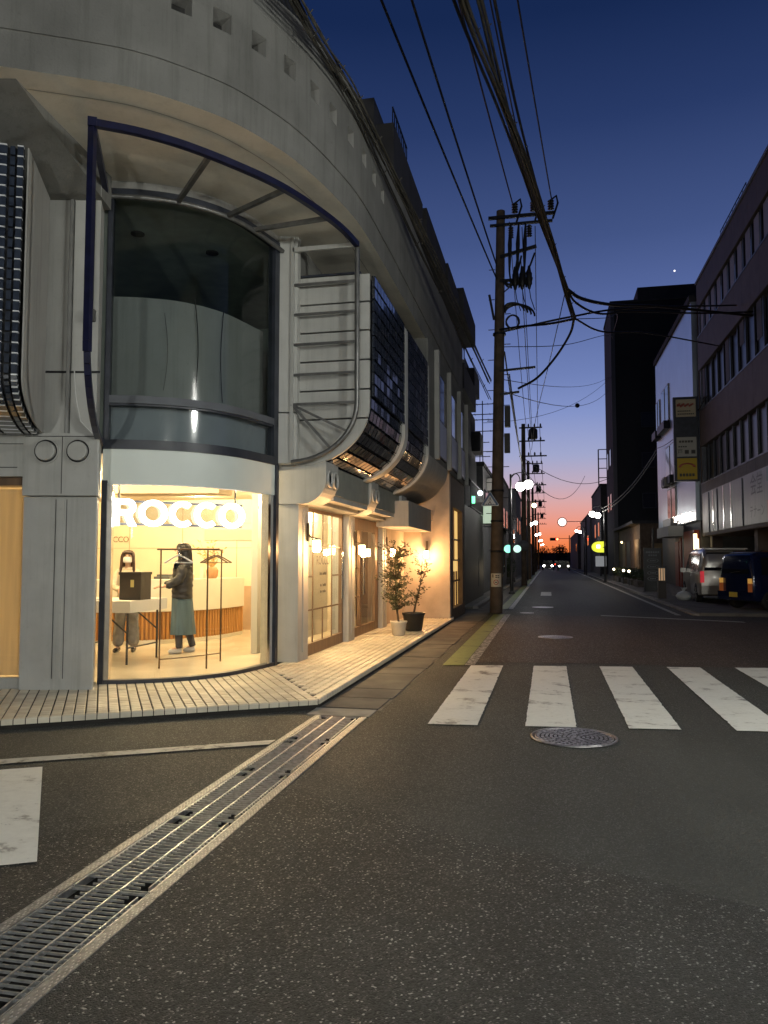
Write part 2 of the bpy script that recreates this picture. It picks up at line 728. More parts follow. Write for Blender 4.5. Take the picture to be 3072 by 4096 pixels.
P_GREEN = paint('paint_green', (0.20, 0.26, 0.075), (0.09, 0.10, 0.05), wear=0.5, scale=10.0, patch=0.33)
GALV = mat('galvanised', (0.56, 0.57, 0.58), 0.38, metal=0.9, var=0.3, scale=30, bump=0.1, bscale=200)
GALV_D = mat('galvanised_dull', (0.33, 0.335, 0.34), 0.5, metal=0.75, var=0.35, scale=25)
IRON = mat('cast_iron', (0.30, 0.29, 0.29), 0.36, metal=0.85, var=0.45, scale=30, bump=0.2, bscale=120)
IRON_D = mat('iron_gap', (0.035, 0.034, 0.033), 0.8, var=0.3)
DARK = mat('dark_void', (0.012, 0.012, 0.012), 0.9)

DX0, DX1, DY0, DY1 = -2.22, -1.72, -1.0, 7.24           # drain channel in plan


def holed(x0, x1, y0, y1, z):
    m = MB()
    xs = sorted({x0, x1, DX0, DX1})
    ys = sorted({y0, y1, DY0, DY1})
    xs = [x for x in xs if x0 <= x <= x1]
    ys = [y for y in ys if y0 <= y <= y1]
    for a, b in zip(xs, xs[1:]):
        for c, d in zip(ys, ys[1:]):
            if a >= DX0 - 1e-6 and b <= DX1 + 1e-6 and c >= DY0 - 1e-6 and d <= DY1 + 1e-6:
                continue
            m.quad((a, c, z), (b, c, z), (b, d, z), (a, d, z))
    return m


holed(-1500, 1500, -1200, 2500, -0.012).build('ground', A_SIDE, kind='structure')
road = holed(-2.3, 3.9, 7.24, 230, -0.002).build('road', A_FINE, kind='structure')
m = holed(-40, 40, -14, 7.24, -0.002)
m.quad((3.9, 7.24, -.002), (40, 7.24, -.002), (40, 21.6, -.002), (3.9, 21.6, -.002))
m.build('junction', A_FINE, kind='structure')
# brown resurfaced block of the junction beyond the crossing
m = MB()
edge = [(-1.15, 11.45), (0.9, 11.7), (2.6, 11.62), (6.0, 12.2), (14, 12.9), (14, 20.2), (4.6, 20.0), (1.3, 21.5), (-1.15, 21.4)]
m.add([(x, y, 0.003) for x, y in edge], [tuple(range(len(edge)))])
m.build('brown_paving', A_BROWN, kind='structure')
# coarse older asphalt in the foreground, irregular seam, on both sides of the drain
def seam(pts, n=7, j=0.018):
    out = []
    for a, b in zip(pts, pts[1:]):
        for k in range(n):
            t = k / n
            out.append((a[0] + (b[0] - a[0]) * t + random.uniform(-j, j), a[1] + (b[1] - a[1]) * t + random.uniform(-j, j)))
    out.append(pts[-1])
    return out


s1 = seam([(-1.715, 4.95), (-1.1, 4.62), (-.35, 4.20), (.15, 4.02), (1.0, 3.62), (2.4, 3.3), (6, 2.7), (14, 1.5)])
poly = s1 + [(14, -10), (-1.715, -10)]
MB().add([(x, y, 0.003) for x, y in poly], [tuple(range(len(poly)))[::-1]]).build('coarse_paving', A_COARSE, kind='structure')
s2 = seam([(-9, 1.0), (-4.2, 2.9), (-3.0, 3.52), (-2.225, 4.25)])
poly = s2 + [(-2.225, -10), (-9, -10)]
MB().add([(x, y, 0.003) for x, y in poly], [tuple(range(len(poly)))[::-1]]).build('coarse_paving', A_COARSE, kind='structure')

# crossing stripes
for i, x in enumerate((-1.10, -0.225, 0.68, 1.595, 2.51, 3.43)):
    y0 = 7.06 + 0.095 * i
    y1 = 11.08 + 0.13 * i
    w = 0.45
    E_ = []
    cs = [(x, y0), (x + w, y0 + .045), (x + w, y1 + .06), (x, y1)]
    for (xa, ya), (xb, yb) in zip(cs, cs[1:] + cs[:1]):
        nn_ = 10 if abs(xb - xa) > abs(yb - ya) else 60
        for q in range(nn_):
            j = random.gauss(0, .0018) + (random.uniform(-.014, .004) if random.random() < .04 else 0)
            dx_, dy_ = (yb - ya), -(xb - xa)
            ln_ = math.hypot(dx_, dy_)
            E_.append((xa + (xb - xa) * q / nn_ + dx_ / ln_ * j, ya + (yb - ya) * q / nn_ + dy_ / ln_ * j, .008))
    MB().add(E_, [tuple(range(len(E_)))]).build('zebra_stripe', P_WHITE, road)
# green walking strip, worn edge line, stop lines
MB().quad((-1.50, 11.0, .008), (-1.20, 11.05, .008), (-1.20, 21.6, .008), (-1.50, 21.5, .008)).build('green_strip', P_GREEN, road)
MB().quad((-1.50, 24.0, .008), (-1.24, 24.0, .008), (-1.24, 110, .008), (-1.50, 110, .008)).build('green_strip', P_GREEN, road)
MB().quad((-1.19, 11.06, .009), (-1.05, 11.08, .009), (-1.05, 21.6, .009), (-1.19, 21.6, .009)).build('edge_line', P_WORN, road)
MB().quad((-1.22, 24.0, .009), (-1.08, 24.0, .009), (-1.08, 110, .009), (-1.22, 110, .009)).build('edge_line', P_LINE, road)
MB().quad((3.36, 22.2, .008), (3.50, 22.2, .008), (3.50, 120, .008), (3.36, 120, .008)).build('edge_line', P_LINE, road)
MB().quad((1.36, 21.55, .008), (4.6, 19.95, .008), (4.6, 20.25, .008), (1.36, 21.85, .008)).build('stop_line', P_LINE, road)
MB().quad((-0.35, 33.2, .008), (0.10, 33.2, .008), (0.10, 37.0, .008), (-0.35, 37.0, .008)).build('lane_dash', P_LINE, road)
MB().quad((-2.24, 6.02, .008), (-2.24, 6.18, .008), (-7.2, 3.35, .008), (-7.15, 3.20, .008)).build('edge_line', P_LINE, road)
MB().quad((-3.60, 5.03, .009), (-2.50, 3.47, .009), (-5.3, 1.9, .009), (-6.4, 3.5, .009)).build('stop_bar', P_WHITE, road)

# concrete gutter slabs between platform edge and carriageway
gut = MB()
gut.bx(-2.32, -1.66, 7.62, 24, -0.05, -0.0015)
gutter = gut.build('gutter', CONC_D, kind='structure')
GSLAB = mat('gutter_slab', (0.115, 0.108, 0.098), 0.85, var=0.4, scale=2.2, bump=0.3, bscale=70)
y = 7.66
k = 0
while y < 23.5:
    L = 0.60 + random.uniform(-.02, .02)
    z = random.uniform(0.003, 0.010)
    m = MB()
    x1 = -1.665 - (0.02 if k % 3 == 0 else 0) + random.uniform(-.012, .008)
    m.box(((-2.30 + x1) / 2, y + L / 2, z / 2 - .01), (x1 + 2.30, L - 0.016, z + .02), rz=random.uniform(-.008, .008))
    m.build('gutter_slab', GSLAB, gutter)
    y += L
    k += 1
MB().bx(-2.32, -1.70, 7.26, 7.60, -.03, .007).build('gutter_slab', CONC, gutter)

# right-hand kerb and pavement / parking apron
PAV_R = mat('pavement_right', (0.13, 0.125, 0.118), 0.85, var=0.35, scale=2, bump=0.3, bscale=60)
pav = MB().bx(3.98, 16, 22.3, 230, -.05, .075).build('pavement', PAV_R, kind='structure')
y = 22.3
while y < 60:
    m = MB()
    m.bx(3.80, 3.98, y + .006, y + .594, -.05, .085 if y > 33 else .045)
    m.build('kerb_stone', CONC, pav)
    y += .6
MB().bx(3.80, 3.98, 60, 230, -.05, .085).build('kerb', CONC, kind='structure')
pavl = MB().bx(-9, -2.3, 23.9, 230, -.05, .07).build('pavement', PAV_R, kind='structure')
MB().bx(-2.3, -2.12, 23.9, 230, -.05, .09).build('kerb', CONC, kind='structure')
MB().bx(-2.12, -1.66, 24.0, 230, -.05, .001).build('gutter', CONC_D, kind='structure')

# ---------------------------------------------------------------- drain with steel grating
drain = thing('drain', (DX0, DY0, 0), 'long galvanised steel drain grating let into the asphalt', 'drain')
ch = MB()
zb = -0.32
ch.quad((DX0, DY0, zb), (DX1, DY0, zb), (DX1, DY1, zb), (DX0, DY1, zb))
ch.quad((DX0, DY0, zb), (DX0, DY1, zb), (DX0, DY1, 0), (DX0, DY0, 0))
ch.quad((DX1, DY1, zb), (DX1, DY0, zb), (DX1, DY0, 0), (DX1, DY1, 0))
ch.quad((DX0, DY1, zb), (DX1, DY1, zb), (DX1, DY1, 0), (DX0, DY1, 0))
ch.quad((DX1, DY0, zb), (DX0, DY0, zb), (DX0, DY0, 0), (DX1, DY0, 0))
ch.build('channel', mat('channel', (0.018, 0.017, 0.016), 0.95, var=0.5, scale=6), drain)
for x0, x1 in ((DX0 - .004, DX0 + .050), (DX1 - .050, DX1 + .004)):
    rm = MB().bx(x0, x1, DY0, DY1, -.04, .007)
    # chequer studs on the rail
    stud = MB()
    yy = DY0 + 1.9
    q = 0
    while yy < DY1 - .02:
        for xx in (x0 + .014 + (q % 2) * .014, x0 + .036 + (q % 2) * .008):
            stud.add([(xx - .005, yy, .0071), (xx, yy - .009, .0071), (xx + .005, yy, .0071), (xx, yy + .009, .0071), (xx, yy, .0098)],
                     [(0, 1, 4), (1, 2, 4), (2, 3, 4), (3, 0, 4)])
        yy += .021
        q += 1
    rail = rm.build('rail', GALV_D, drain)
    stud.build('stud', GALV, rail, kind='stuff')
gx0, gx1 = DX0 + .056, DX1 - .056
bar_me = MB().box((0, 0, 0), (gx1 - gx0 - .012, .006, .010)).build('bar_src', GALV_D)
bar_data = bar_me.data
bpy.data.objects.remove(bar_me)
short_me = MB().box((0, 0, 0), ((gx1 - gx0) * .62, .006, .010)).build('bar_src', GALV_D)
short_data = short_me.data
bpy.data.objects.remove(short_me)
y = DY1 - .015
pn = 0
nbar = 0
while y > 1.6:
    L = 0.99
    y0 = y - L
    g = thing('grating_panel', (gx0, y0, 0), None, None)
    g.parent = drain
    g.matrix_parent_inverse = drain.matrix_basis.inverted()
    fr = MB()
    fr.bx(gx0, gx0 + .006, y0 + .004, y - .004, -.03, .005)
    fr.bx(gx1 - .006, gx1, y0 + .004, y - .004, -.03, .005)
    for f in (0.30, 0.62):
        xx = gx0 + (gx1 - gx0) * f
        fr.bx(xx - .0045, xx + .0045, y0 + .004, y - .004, -.02, .0065)
    xx = gx1 - .030
    fr.bx(xx - .003, xx + .003, y0 + .05, y - .05, -.02, .0055)
    # hook plates at the corners
    for ya in (y0 + .004, y - .034):
        for xa in (gx0 + .012, gx1 - .067):
            pass
    fr.build('grating_frame', GALV, g)
    nb = 26
    for i in range(nb):
        yy = y0 + .012 + (L - .024) * i / (nb - 1)
        end = (i in (1, 2) or i in (nb - 3, nb - 2))
        if nbar < 300:
            xo = (gx0 + gx1) / 2
            dd = bar_data
            if end:
                dd = short_data
            inst(dd, 'bar', Matrix.Translation((xo, yy, -.002 + random.uniform(-.0006, .0006))), g)
            nbar += 1
    y = y0
    pn += 1

# ---------------------------------------------------------------- manhole covers
def manhole(cx, cy, r, label, detail):
    t = thing('manhole_cover', (cx, cy, 0), label, 'manhole')
    rim = MB()
    rim.lathe((cx, cy, 0), [(r - .022, .004), (r - .022, .012), (r, .012), (r, .003)], 48, cap=False)
    rim.build('rim', IRON, t)
    MB().lathe((cx, cy, 0), [(r - .03, .0042), (r - .03, .0065), (1e-5, .0065)], 40, smooth=False).build('plate', IRON_D if detail else IRON, t)
    if detail:
        st = MB()
        rr = .035
        st.lathe((cx, cy, 0), [(1e-5, .0125), (.022, .0125), (.025, .0066)], 12, smooth=False)
        ring = 0
        while rr < r - .045:
            nseg = max(6, int(2 * math.pi * rr / .062))
            for i in range(nseg):
                a0 = 2 * math.pi * (i + (ring % 2) * .5) / nseg
                a1 = a0 + 2 * math.pi / nseg * .66
                P = []
                for rad in (rr, rr + .022):
                    for a in (a0, (a0 + a1) / 2, a1):
                        P.append((cx + rad * math.cos(a), cy + rad * math.sin(a)))
                vs = [(p[0], p[1], .0126) for p in P] + [(p[0], p[1], .0064) for p in P]
                st.add(vs, [(0, 1, 4, 3), (1, 2, 5, 4), (0, 3, 9, 6), (2, 8, 11, 5), (3, 4, 10, 9), (4, 5, 11, 10), (0, 6, 7, 1), (1, 7, 8, 2)])
            rr += .036
            ring += 1
        st.lathe((cx, cy, 0), [(r - .045, .0064), (r - .045, .0125), (r - .034, .0125), (r - .034, .0064)], 48, cap=False)
        st.build('relief', IRON, t, kind='stuff')
    return t


manhole(0.19, 6.80, 0.36, 'round cast iron manhole cover with raised pattern beside the zebra crossing', True)
manhole(0.11, 15.44, 0.33, 'smooth shining manhole cover in the brown paved junction', True)
manhole(-0.20, 25.1, 0.33, 'manhole cover beyond the brown paving near the utility pole', False)
manhole(-0.62, 22.3, 0.20, 'small dark manhole cover at the end of the green strip', False)
# ================================================================ corner shop building
PZ = 0.09
STUCCO = mat('stucco', (0.20, 0.199, 0.185), 0.85, var=0.2, scale=1.6, streak=0.2, bump=0.45, bscale=45)
STUCCO_L = mat('stucco_light', (0.37, 0.365, 0.345), 0.75, var=0.10, scale=2.0, streak=0.2, bump=0.15, bscale=60)
SOFFIT = mat('soffit', (0.70, 0.66, 0.56), 0.85, var=0.15, scale=1.5, streak=0.08, bump=0.2, bscale=40)
PANEL = mat('panel_white', (0.49, 0.49, 0.465), 0.5, var=0.09, scale=3, streak=0.14, bump=0.05, bscale=50)
PANEL_B = mat('panel_header', (0.80, 0.86, 0.81), 0.45, var=0.05, scale=2)
CHROME = mat('chrome', (0.75, 0.75, 0.74), 0.16, metal=1.0, var=0.1, scale=8)
FRAME_D = mat('frame_dark', (0.035, 0.040, 0.055), 0.4, var=0.3, scale=5)
FRAME_G = mat('frame_grey', (0.13, 0.14, 0.16), 0.6, metal=0.1, var=0.2)
BLUE_T = mat('blue_steel', (0.010, 0.012, 0.045), 0.35, var=0.3, scale=10)
STEEL = mat('grey_steel', (0.20, 0.20, 0.195), 0.38, metal=0.6, var=0.25, scale=8)
WOODB = mat('brown_frame', (0.20, 0.125, 0.075), 0.5, var=0.25, scale=12, stretch=(1, 1, .15))
GLASS = glass('shop_glass', (0.985, 0.99, 0.985), base=0.012)
GLASS_D = glass('upper_glass', (0.66, 0.71, 0.70), base=0.02, rough=0.09)
GROUT = mat('dark_joint', (0.025, 0.025, 0.027), 0.8)
BLOCK = mat('glass_block', (0.030, 0.036, 0.048), 0.13, spec=0.9, var=0.4, scale=9, coat=0.6)
BLOCK_L = mat('glass_block_blue', (0.040, 0.050, 0.070), 0.12, spec=0.9, var=0.4, scale=9, coat=0.6)
CREAM = mat('cream_panel', (0.72, 0.66, 0.54), 0.7, var=0.06)

bld = thing('corner_building', (-4.5, 9.5, 0), 'two storey pale concrete corner building with curved glass front and square holes along the parapet', 'building')

FE = spline([(-7.6, 4.55), (-5.6, 5.5), (-4.2, 6.2), (-3.77, 6.46), (-3.45, 6.76), (-3.12, 7.16), (-2.84, 7.73), (-2.68, 8.22), (-2.54, 8.9), (-2.42, 9.9), (-2.39, 11.9)], 8)
FE = FE + [(-2.39, y) for y in (13, 14, 15, 16, 17, 18, 19, 20, 21, 22)]
FE = resample(FE, 0.11)
WC = resample(spline([(-5.05, 8.02), (-4.63, 8.17), (-4.2, 8.46), (-3.85, 9.0), (-3.64, 9.93)], 10), 0.06)
WL = [(-9.5, 6.85), (-5.05, 8.02)]                      # left facade line (shop windows)
WALLPLAN = resample(WL, 0.5)[:-1] + WC + resample([(-3.64, 9.93), (-3.5, 10.1), (-3.5, 22)], 0.5)[1:]
ZS = 6.0

# ---- soffit under the parapet
nS = 160
A = resample(FE, 0.02)
B = resample(WALLPLAN, 0.02)
pick = lambda P, k: P[min(len(P) - 1, round(k * (len(P) - 1) / nS))]
soff = MB()
Bi = offset(WALLPLAN, -0.25)
Bi = resample(Bi, 0.02)
soff.band([(*pick(A, k), ZS) for k in range(nS + 1)], [(*pick(Bi, k), ZS) for k in range(nS + 1)])
soffit = soff.build('soffit', SOFFIT, bld)
off1 = offset(FE, -0.30)
MB().band([(*p, ZS - .003) for p in off1], [(*p, ZS - .003) for p in offset(off1, -.008)]).build('joint_line', mat('joint_soft', (0.22, 0.20, 0.17), 0.9), soffit)

# ---- parapet band with square holes
FU = offset(FE, 0.018)
S = [0.0]
for p, q in zip(FU, FU[1:]):
    S.append(S[-1] + math.dist(p, q))


def near_s(x, y):
    i = min(range(len(FU)), key=lambda k: (FU[k][0] - x) ** 2 + (FU[k][1] - y) ** 2)
    return S[i]


def pt_s(s):
    s = max(0, min(S[-1] - 1e-6, s))
    j = max(k for k in range(len(S)) if S[k] <= s)
    j = min(j, len(S) - 2)
    t = (s - S[j]) / (S[j + 1] - S[j])
    return Vector((FU[j][0] + (FU[j + 1][0] - FU[j][0]) * t, FU[j][1] + (FU[j + 1][1] - FU[j][1]) * t, 0))


def nrm_s(s):
    a, b = pt_s(s - .05), pt_s(s + .05)
    t = (b - a).normalized()
    return Vector((t.y, -t.x, 0))


ZH = 7.0
hs = []
for ut in (140, 277, 393, 481, 560, 627, 681, 720):
    hs.append(min([S[-1] * k / 4000 for k in range(1, 2600)], key=lambda s_: abs(photo_u(*(pt_s(s_).to_tuple()[:2]), ZH) - ut)))
holes = [hs[0] - 1.1, hs[0] - .55] + hs + [hs[-1] + .55 * k for k in range(1, 5)]
hw = .105
Z0, ZA, ZB, ZT = 6.36, 6.90, 7.11, 7.66
cols = sorted(set([round(x, 4) for x in S] + [round(h + d, 4) for h in holes for d in (-hw, hw)]))
cc = [cols[0]]
for c in cols[1:]:
    if c - cc[-1] > .012 or any(abs(c - h - d) < 1e-3 for h in holes for d in (-hw, hw)):
        cc.append(c)
cols = cc
zz = [Z0, ZA, ZB, ZT]
par = MB()
vs = []
for s in cols:
    p = pt_s(s)
    for z in zz:
        vs.append((p.x, p.y, z))
fs = []
for i in range(len(cols) - 1):
    mid = (cols[i] + cols[i + 1]) / 2
    for k in range(3):
        if k == 1 and any(abs(mid - h) < hw for h in holes):
            continue
        fs.append((i * 4 + k, (i + 1) * 4 + k, (i + 1) * 4 + k + 1, i * 4 + k + 1))
par.add(vs, fs, True)
top_in = offset(FU, -0.22)
par.band([(*p, ZT) for p in FU], [(*p, ZT) for p in top_in])
par.band([(*p, ZT) for p in top_in], [(*p, Z0) for p in top_in])
low = [(*p, Z0) for p in FU]
par.band(low, [(*p, Z0) for p in FE])
par.band([(*p, 6.34) for p in offset(FE, .004)], [(*p, ZS) for p in FE], True)
par.band([(*p, Z0) for p in FE], [(*p, 6.34) for p in offset(FE, -.004)], True)
parapet = par.build('parapet', STUCCO, bld)
for h in holes:
    a, b = pt_s(h - hw), pt_s(h + hw)
    n = nrm_s(h)
    d = n * -0.21
    m = MB()
    A0, B0, A1, B1 = a + V(0, 0, ZA), b + V(0, 0, ZA), a + V(0, 0, ZB), b + V(0, 0, ZB)
    m.quad(A0, B0, B0 + d, A0 + d)
    m.quad(A1, A1 + d, B1 + d, B1)
    m.quad(A0, A0 + d, A1 + d, A1)
    m.quad(B0, B1, B1 + d, B0 + d)
    m.build('hole_lining', STUCCO_L, parapet)
    mb = MB()
    mb.quad(A0 + d * .98, B0 + d * .98, B1 + d * .98, A1 + d * .98)
    mb.build('hole_back', mat('hole_dark', (0.06, 0.06, 0.06), 0.9), parapet)

# ---- dark ribbed roof above the parapet
ra = [p for p in FE if p[1] < 13]
r0, r1 = offset(ra, -.26), offset(ra, -.95)
rf = MB().band([(*p, 7.55) for p in r0], [(*p, 9.4) for p in r1], True)
ROOFD = mat('roof_dark', (0.045, 0.045, 0.05), 0.6, var=0.3, scale=3)
roof = rf.build('roof', ROOFD, bld)
ribs = MB()
for k in range(0, len(ra), 2):
    a, b = r0[k], r1[k]
    ribs.bar((a[0], a[1], 7.57), (b[0], b[1], 9.42), .03, .05)
ribs.build('rib', ROOFD, roof, kind='stuff')
back = MB()
inner = [(r1[0][0] - 4, r1[0][1] + 4)] + r1 + [(-3.4, 22), (-12, 22)]
back.add([(x, y, 9.4) for x, y in inner], [tuple(range(len(inner)))])
back.build('roof_deck', ROOFD, bld)

# ---- corner shop window (ground floor, curved)
def arc_part(P, a, b):
    n = len(P) - 1
    return P[round(a * n):round(b * n) + 1]


win = MB().strip(WC, PZ + .02, 2.38).build('shop_window', GLASS, bld)
sill = MB()
wo, wi = offset(WC, .05), offset(WC, -.05)
sill.strip(wo, PZ, PZ + .045).strip(wi[::-1], PZ, PZ + .045)
sill.band([(*p, PZ + .045) for p in wo], [(*p, PZ + .045) for p in wi])
sill.build('window_sill', FRAME_D, win)
hd = MB()
wo, wi = offset(WC, .03), offset(WC, -.06)
hd.strip(wo, 2.38, 2.79)
hd.band([(*p, 2.38) for p in wi], [(*p, 2.38) for p in wo])
hd.strip(wi[::-1], 2.38, 2.79)
hd.build('header_panel', PANEL_B, bld)


def jamb(a, b, z0, z1, m, name, out=.045, parent=win):
    P = arc_part(WC, a, b)
    o, i = offset(P, out), offset(P, -.06)
    poly = o + i[::-1]
    return MB().prism(poly, z0, z1).build(name, m, parent)


jamb(0.0, .018, PZ, 2.42, FRAME_D, 'window_frame', .06)
jamb(.022, .055, PZ + .045, 2.38, CHROME, 'chrome_jamb')
jamb(.905, .935, PZ + .045, 2.38, CHROME, 'chrome_jamb')
jamb(.94, .975, PZ + .045, 2.38, PANEL, 'side_panel', .01)
jamb(.978, 1.0, PZ, 2.79, FRAME_D, 'window_frame', .06)

# ---- upper curved glazing
def ring(z0, z1, out, m, name, parent, inn=-.05, P=WC):
    o, i = offset(P, out), offset(P, inn)
    b = MB()
    b.strip(o, z0, z1).strip(i[::-1], z0, z1)
    b.band([(*p, z1) for p in o], [(*p, z1) for p in i])
    b.band([(*p, z0) for p in i], [(*p, z0) for p in o])
    return b.build(name, m, parent)


upw = MB().strip(WC, 2.88, 5.86).build('upper_window', GLASS_D, bld)
ring(2.79, 2.90, .05, FRAME_D, 'window_frame', upw)
ring(3.33, 3.42, .05, FRAME_G, 'transom', upw)
ring(3.305, 3.328, .03, FRAME_D, 'transom', upw)
ring(5.82, 5.90, .05, FRAME_D, 'window_frame', upw)
ring(5.90, 6.0, .02, STUCCO_L, 'head_wall', bld)
jamb(0.0, .02, 2.90, 5.82, FRAME_D, 'window_frame', .05, upw)
jamb(.965, 1.0, 2.90, 5.82, FRAME_D, 'window_frame', .05, upw)
# pale boarding a little behind the glass, with loose cables hanging over it
WCi = offset(WC, -.22)
bp = MB().strip(WCi, 3.36, 4.68)
bp.band([(*p, 4.68) for p in WCi], [(*p, 4.68) for p in offset(WCi, -.03)])
boarding = bp.build('boarding', mat('boarding', (0.36, 0.36, 0.35), 0.6, var=0.12, scale=1.2, streak=.15), bld)
MB().strip(offset(WC, -.10), 2.88, 3.33).build('spandrel', mat('spandrel', (0.40, 0.42, 0.47), 0.5, var=0.1, scale=2), bld)
CABLE = mat('cable_black', (0.012, 0.012, 0.012), 0.5)
nW = len(WCi) - 1
for f, z0, z1, r, sway in ((.43, 3.45, 4.72, .010, .022), (.62, 3.5, 4.68, .009, -.018), (.26, 3.55, 4.5, .004, .02)):
    pts = []
    WK = offset(WC, -.19)
    for k in range(15):
        t = k / 14
        ff = max(0, min(.999, f + sway * math.sin(t * 3.1))) * nW
        i0 = int(ff)
        pa_, pb_ = WK[i0], WK[i0 + 1]
        pts.append((pa_[0] + (pb_[0] - pa_[0]) * (ff - i0), pa_[1] + (pb_[1] - pa_[1]) * (ff - i0), z1 + (z0 - z1) * t))
    MB().tube(pts, r * .6, 6).build('loose_cable', CABLE, boarding)
# dim upper room behind
rm = MB()
RW = [(-5.05, 8.02), (-8.5, 8.6), (-8.5, 13.5), (-3.64, 13.5), (-3.64, 9.93)]
rm.strip(RW, 2.85, 5.86, False)
ROOM = mat('upper_room', (0.40, 0.46, 0.42), 0.9, var=0.15)
rm.build('room_wall', ROOM, bld)
rc = MB()
rcp = WC + [(-3.64, 13.5), (-8.5, 13.5), (-8.5, 8.6)]
rc.add([(x, y, 5.85) for x, y in rcp], [tuple(range(len(rcp)))])
rc.build('room_ceiling', ROOM, bld)
rc = MB().add([(x, y, 2.84) for x, y in rcp], [tuple(range(len(rcp)))])
rc.build('room_floor', ROOM, bld)
for x, y in ((-5.3, 9.1), (-4.6, 9.9)):
    MB().lathe((x, y, 0), [(.09, 5.83), (.09, 5.848), (1e-5, 5.848)], 16).build('downlight', GROUT, bld)

# ---- blue tubular frame of the open bay over the corner
TUBE = [(-4.34, 6.57), (-3.98, 6.81), (-3.64, 7.14), (-3.30, 7.6), (-2.98, 8.14), (-2.74, 8.77), (-2.57, 9.41), (-2.50, 9.95)]
TP = resample(spline(TUBE, 8), .08)
frame = thing('steel_bay_frame', (-3.0, 8.0, 2.9), None, None)
frame.parent = bld
frame.matrix_parent_inverse = bld.matrix_basis.inverted()
ZF = 5.80
m = MB()
to, ti = offset(TP, .032), offset(TP, -.032)
for P, Q, z in ((to, ti, 0),):
    m.strip(P, ZF - .036, ZF + .036).strip(Q[::-1], ZF - .036, ZF + .036)
    m.band([(*p, ZF + .036) for p in P], [(*p, ZF + .036) for p in Q])
    m.band([(*p, ZF - .036) for p in Q], [(*p, ZF - .036) for p in P])
m.build('top_rail', BLUE_T, frame)


def jtube(wx, wy, ox, oy, ztop, zc, zb, n=12):
    """J shaped member: from the top straight down, then curving in to the wall"""
    w, o = Vector((wx, wy, 0)), Vector((ox, oy, 0))
    d = o - w
    P = [o + V(0, 0, ztop), o + V(0, 0, zc)]
    for k in range(1, n + 1):
        a = k / n * math.pi / 2
        P.append(w + d * math.cos(a) + V(0, 0, zc - (zc - zb) * math.sin(a)))
    return P


JR = jtube(-3.42, 9.96, -2.50, 9.96, ZF - .05, 3.62, 2.84)
MB().tube(JR, .034, 10).build('side_rail', STEEL, frame)
JL = jtube(-5.02, 7.92, -4.34, 6.57, ZF - .05, 3.62, 2.84)
b = MB()
for p, q in zip(JL, JL[1:]):
    b.bar(p, q, .062, .062)
b.build('side_rail', BLUE_T, frame)
MB().bar((-5.0, 7.87, ZF), (-4.34, 6.57, ZF), .06, .07).build('strut', BLUE_T, frame)
MB().box((-4.34, 6.57, ZF), (.085, .085, .09), rz=R(28)).build('corner_block', BLUE_T, frame)
wt = resample(offset(WC, .09), .08)
MB().tube([(*p, ZF - .02) for p in wt], .030, 8).build('wall_rail', STEEL, frame)
for f in (.30, .55, .78):
    a = TP[round(f * (len(TP) - 1))]
    q = wt[round((f * .9 + .04) * (len(wt) - 1))]
    MB().bar((a[0], a[1], ZF), (q[0], q[1], ZF - .01), .05, .05).build('strut', STEEL, frame)
MB().bar((-3.42, 9.96, ZF), (-2.52, 9.96, ZF), .05, .06).build('strut', PANEL, frame)
MB().bar((-3.42, 9.96, 2.84), (-3.42, 9.96, 5.98), .05, .05).build('post', PANEL, frame)
for z in (5.30, 4.88, 4.46, 4.04, 3.63):
    MB().bar((-3.42, 9.955, z), (-2.52, 9.955, z), .026, .034).build('rung', STEEL, frame)
nd = Vector((-3.42, 9.95, 3.63))
for k in (5, 8):
    MB().bar(nd, JR[k], .030, .034).build('brace', STEEL, frame)

# ---- white pilaster between the curved window and the bay
m = MB()
m.prism([(-3.64, 9.93), (-3.60, 9.91), (-3.36, 9.99), (-3.36, 10.12), (-3.64, 10.12)], 2.82, 3.51)
m.prism([(-3.64, 9.93), (-3.60, 9.91), (-3.36, 9.99), (-3.36, 10.12), (-3.64, 10.12)], 3.53, 6.0)
m.build('pilaster', PANEL, bld)

# ---- glass block bays over the street
XO = -2.36


def profile(xo, zt=5.46, zc=3.62, zb=2.80, a=.98, n=14):
    P = [(xo, zt), (xo, zc)]
    for k in range(1, n + 1):
        t = k / n * math.pi / 2
        P.append((xo - a + a * math.cos(t), zc - (zc - zb) * math.sin(t)))
    return P


def xprof(z, xo, zc=3.62, zb=2.80, a=.98):
    if z >= zc:
        return xo
    t = min(1, (zc - z) / (zc - zb))
    return xo - a + a * math.sqrt(max(0, 1 - t * t))


# end panels (horizontal boards with open joints)
board_z = [5.46, 5.06, 4.66, 4.25, 3.84, 3.44, 2.80]
endp = thing('end_panel', (-3.0, 10.17, 2.8), None, None)
endp.parent = bld
endp.matrix_parent_inverse = bld.matrix_basis.inverted()
for z1, z0 in zip(board_z, board_z[1:]):
    zs = [z1 - .012 - (z1 - z0 - .024) * k / 8 for k in range(9)]
    poly = [(-3.40, zs[0])] + [(xprof(z, XO - .005), z) for z in zs] + [(-3.40, zs[-1])]
    MB().extr(poly, 'Y', 10.12, 10.17).build('board', PANEL, endp)
zs = [5.44 - 2.6 * k / 20 for k in range(21)]
MB().extr([(-3.38, 5.44)] + [(xprof(z, XO - .03), z) for z in zs] + [(-3.38, 2.86)], 'Y', 10.172, 10.2).build('backing', GROUT, endp)


def arclen(P, step):
    return resample(P, step)


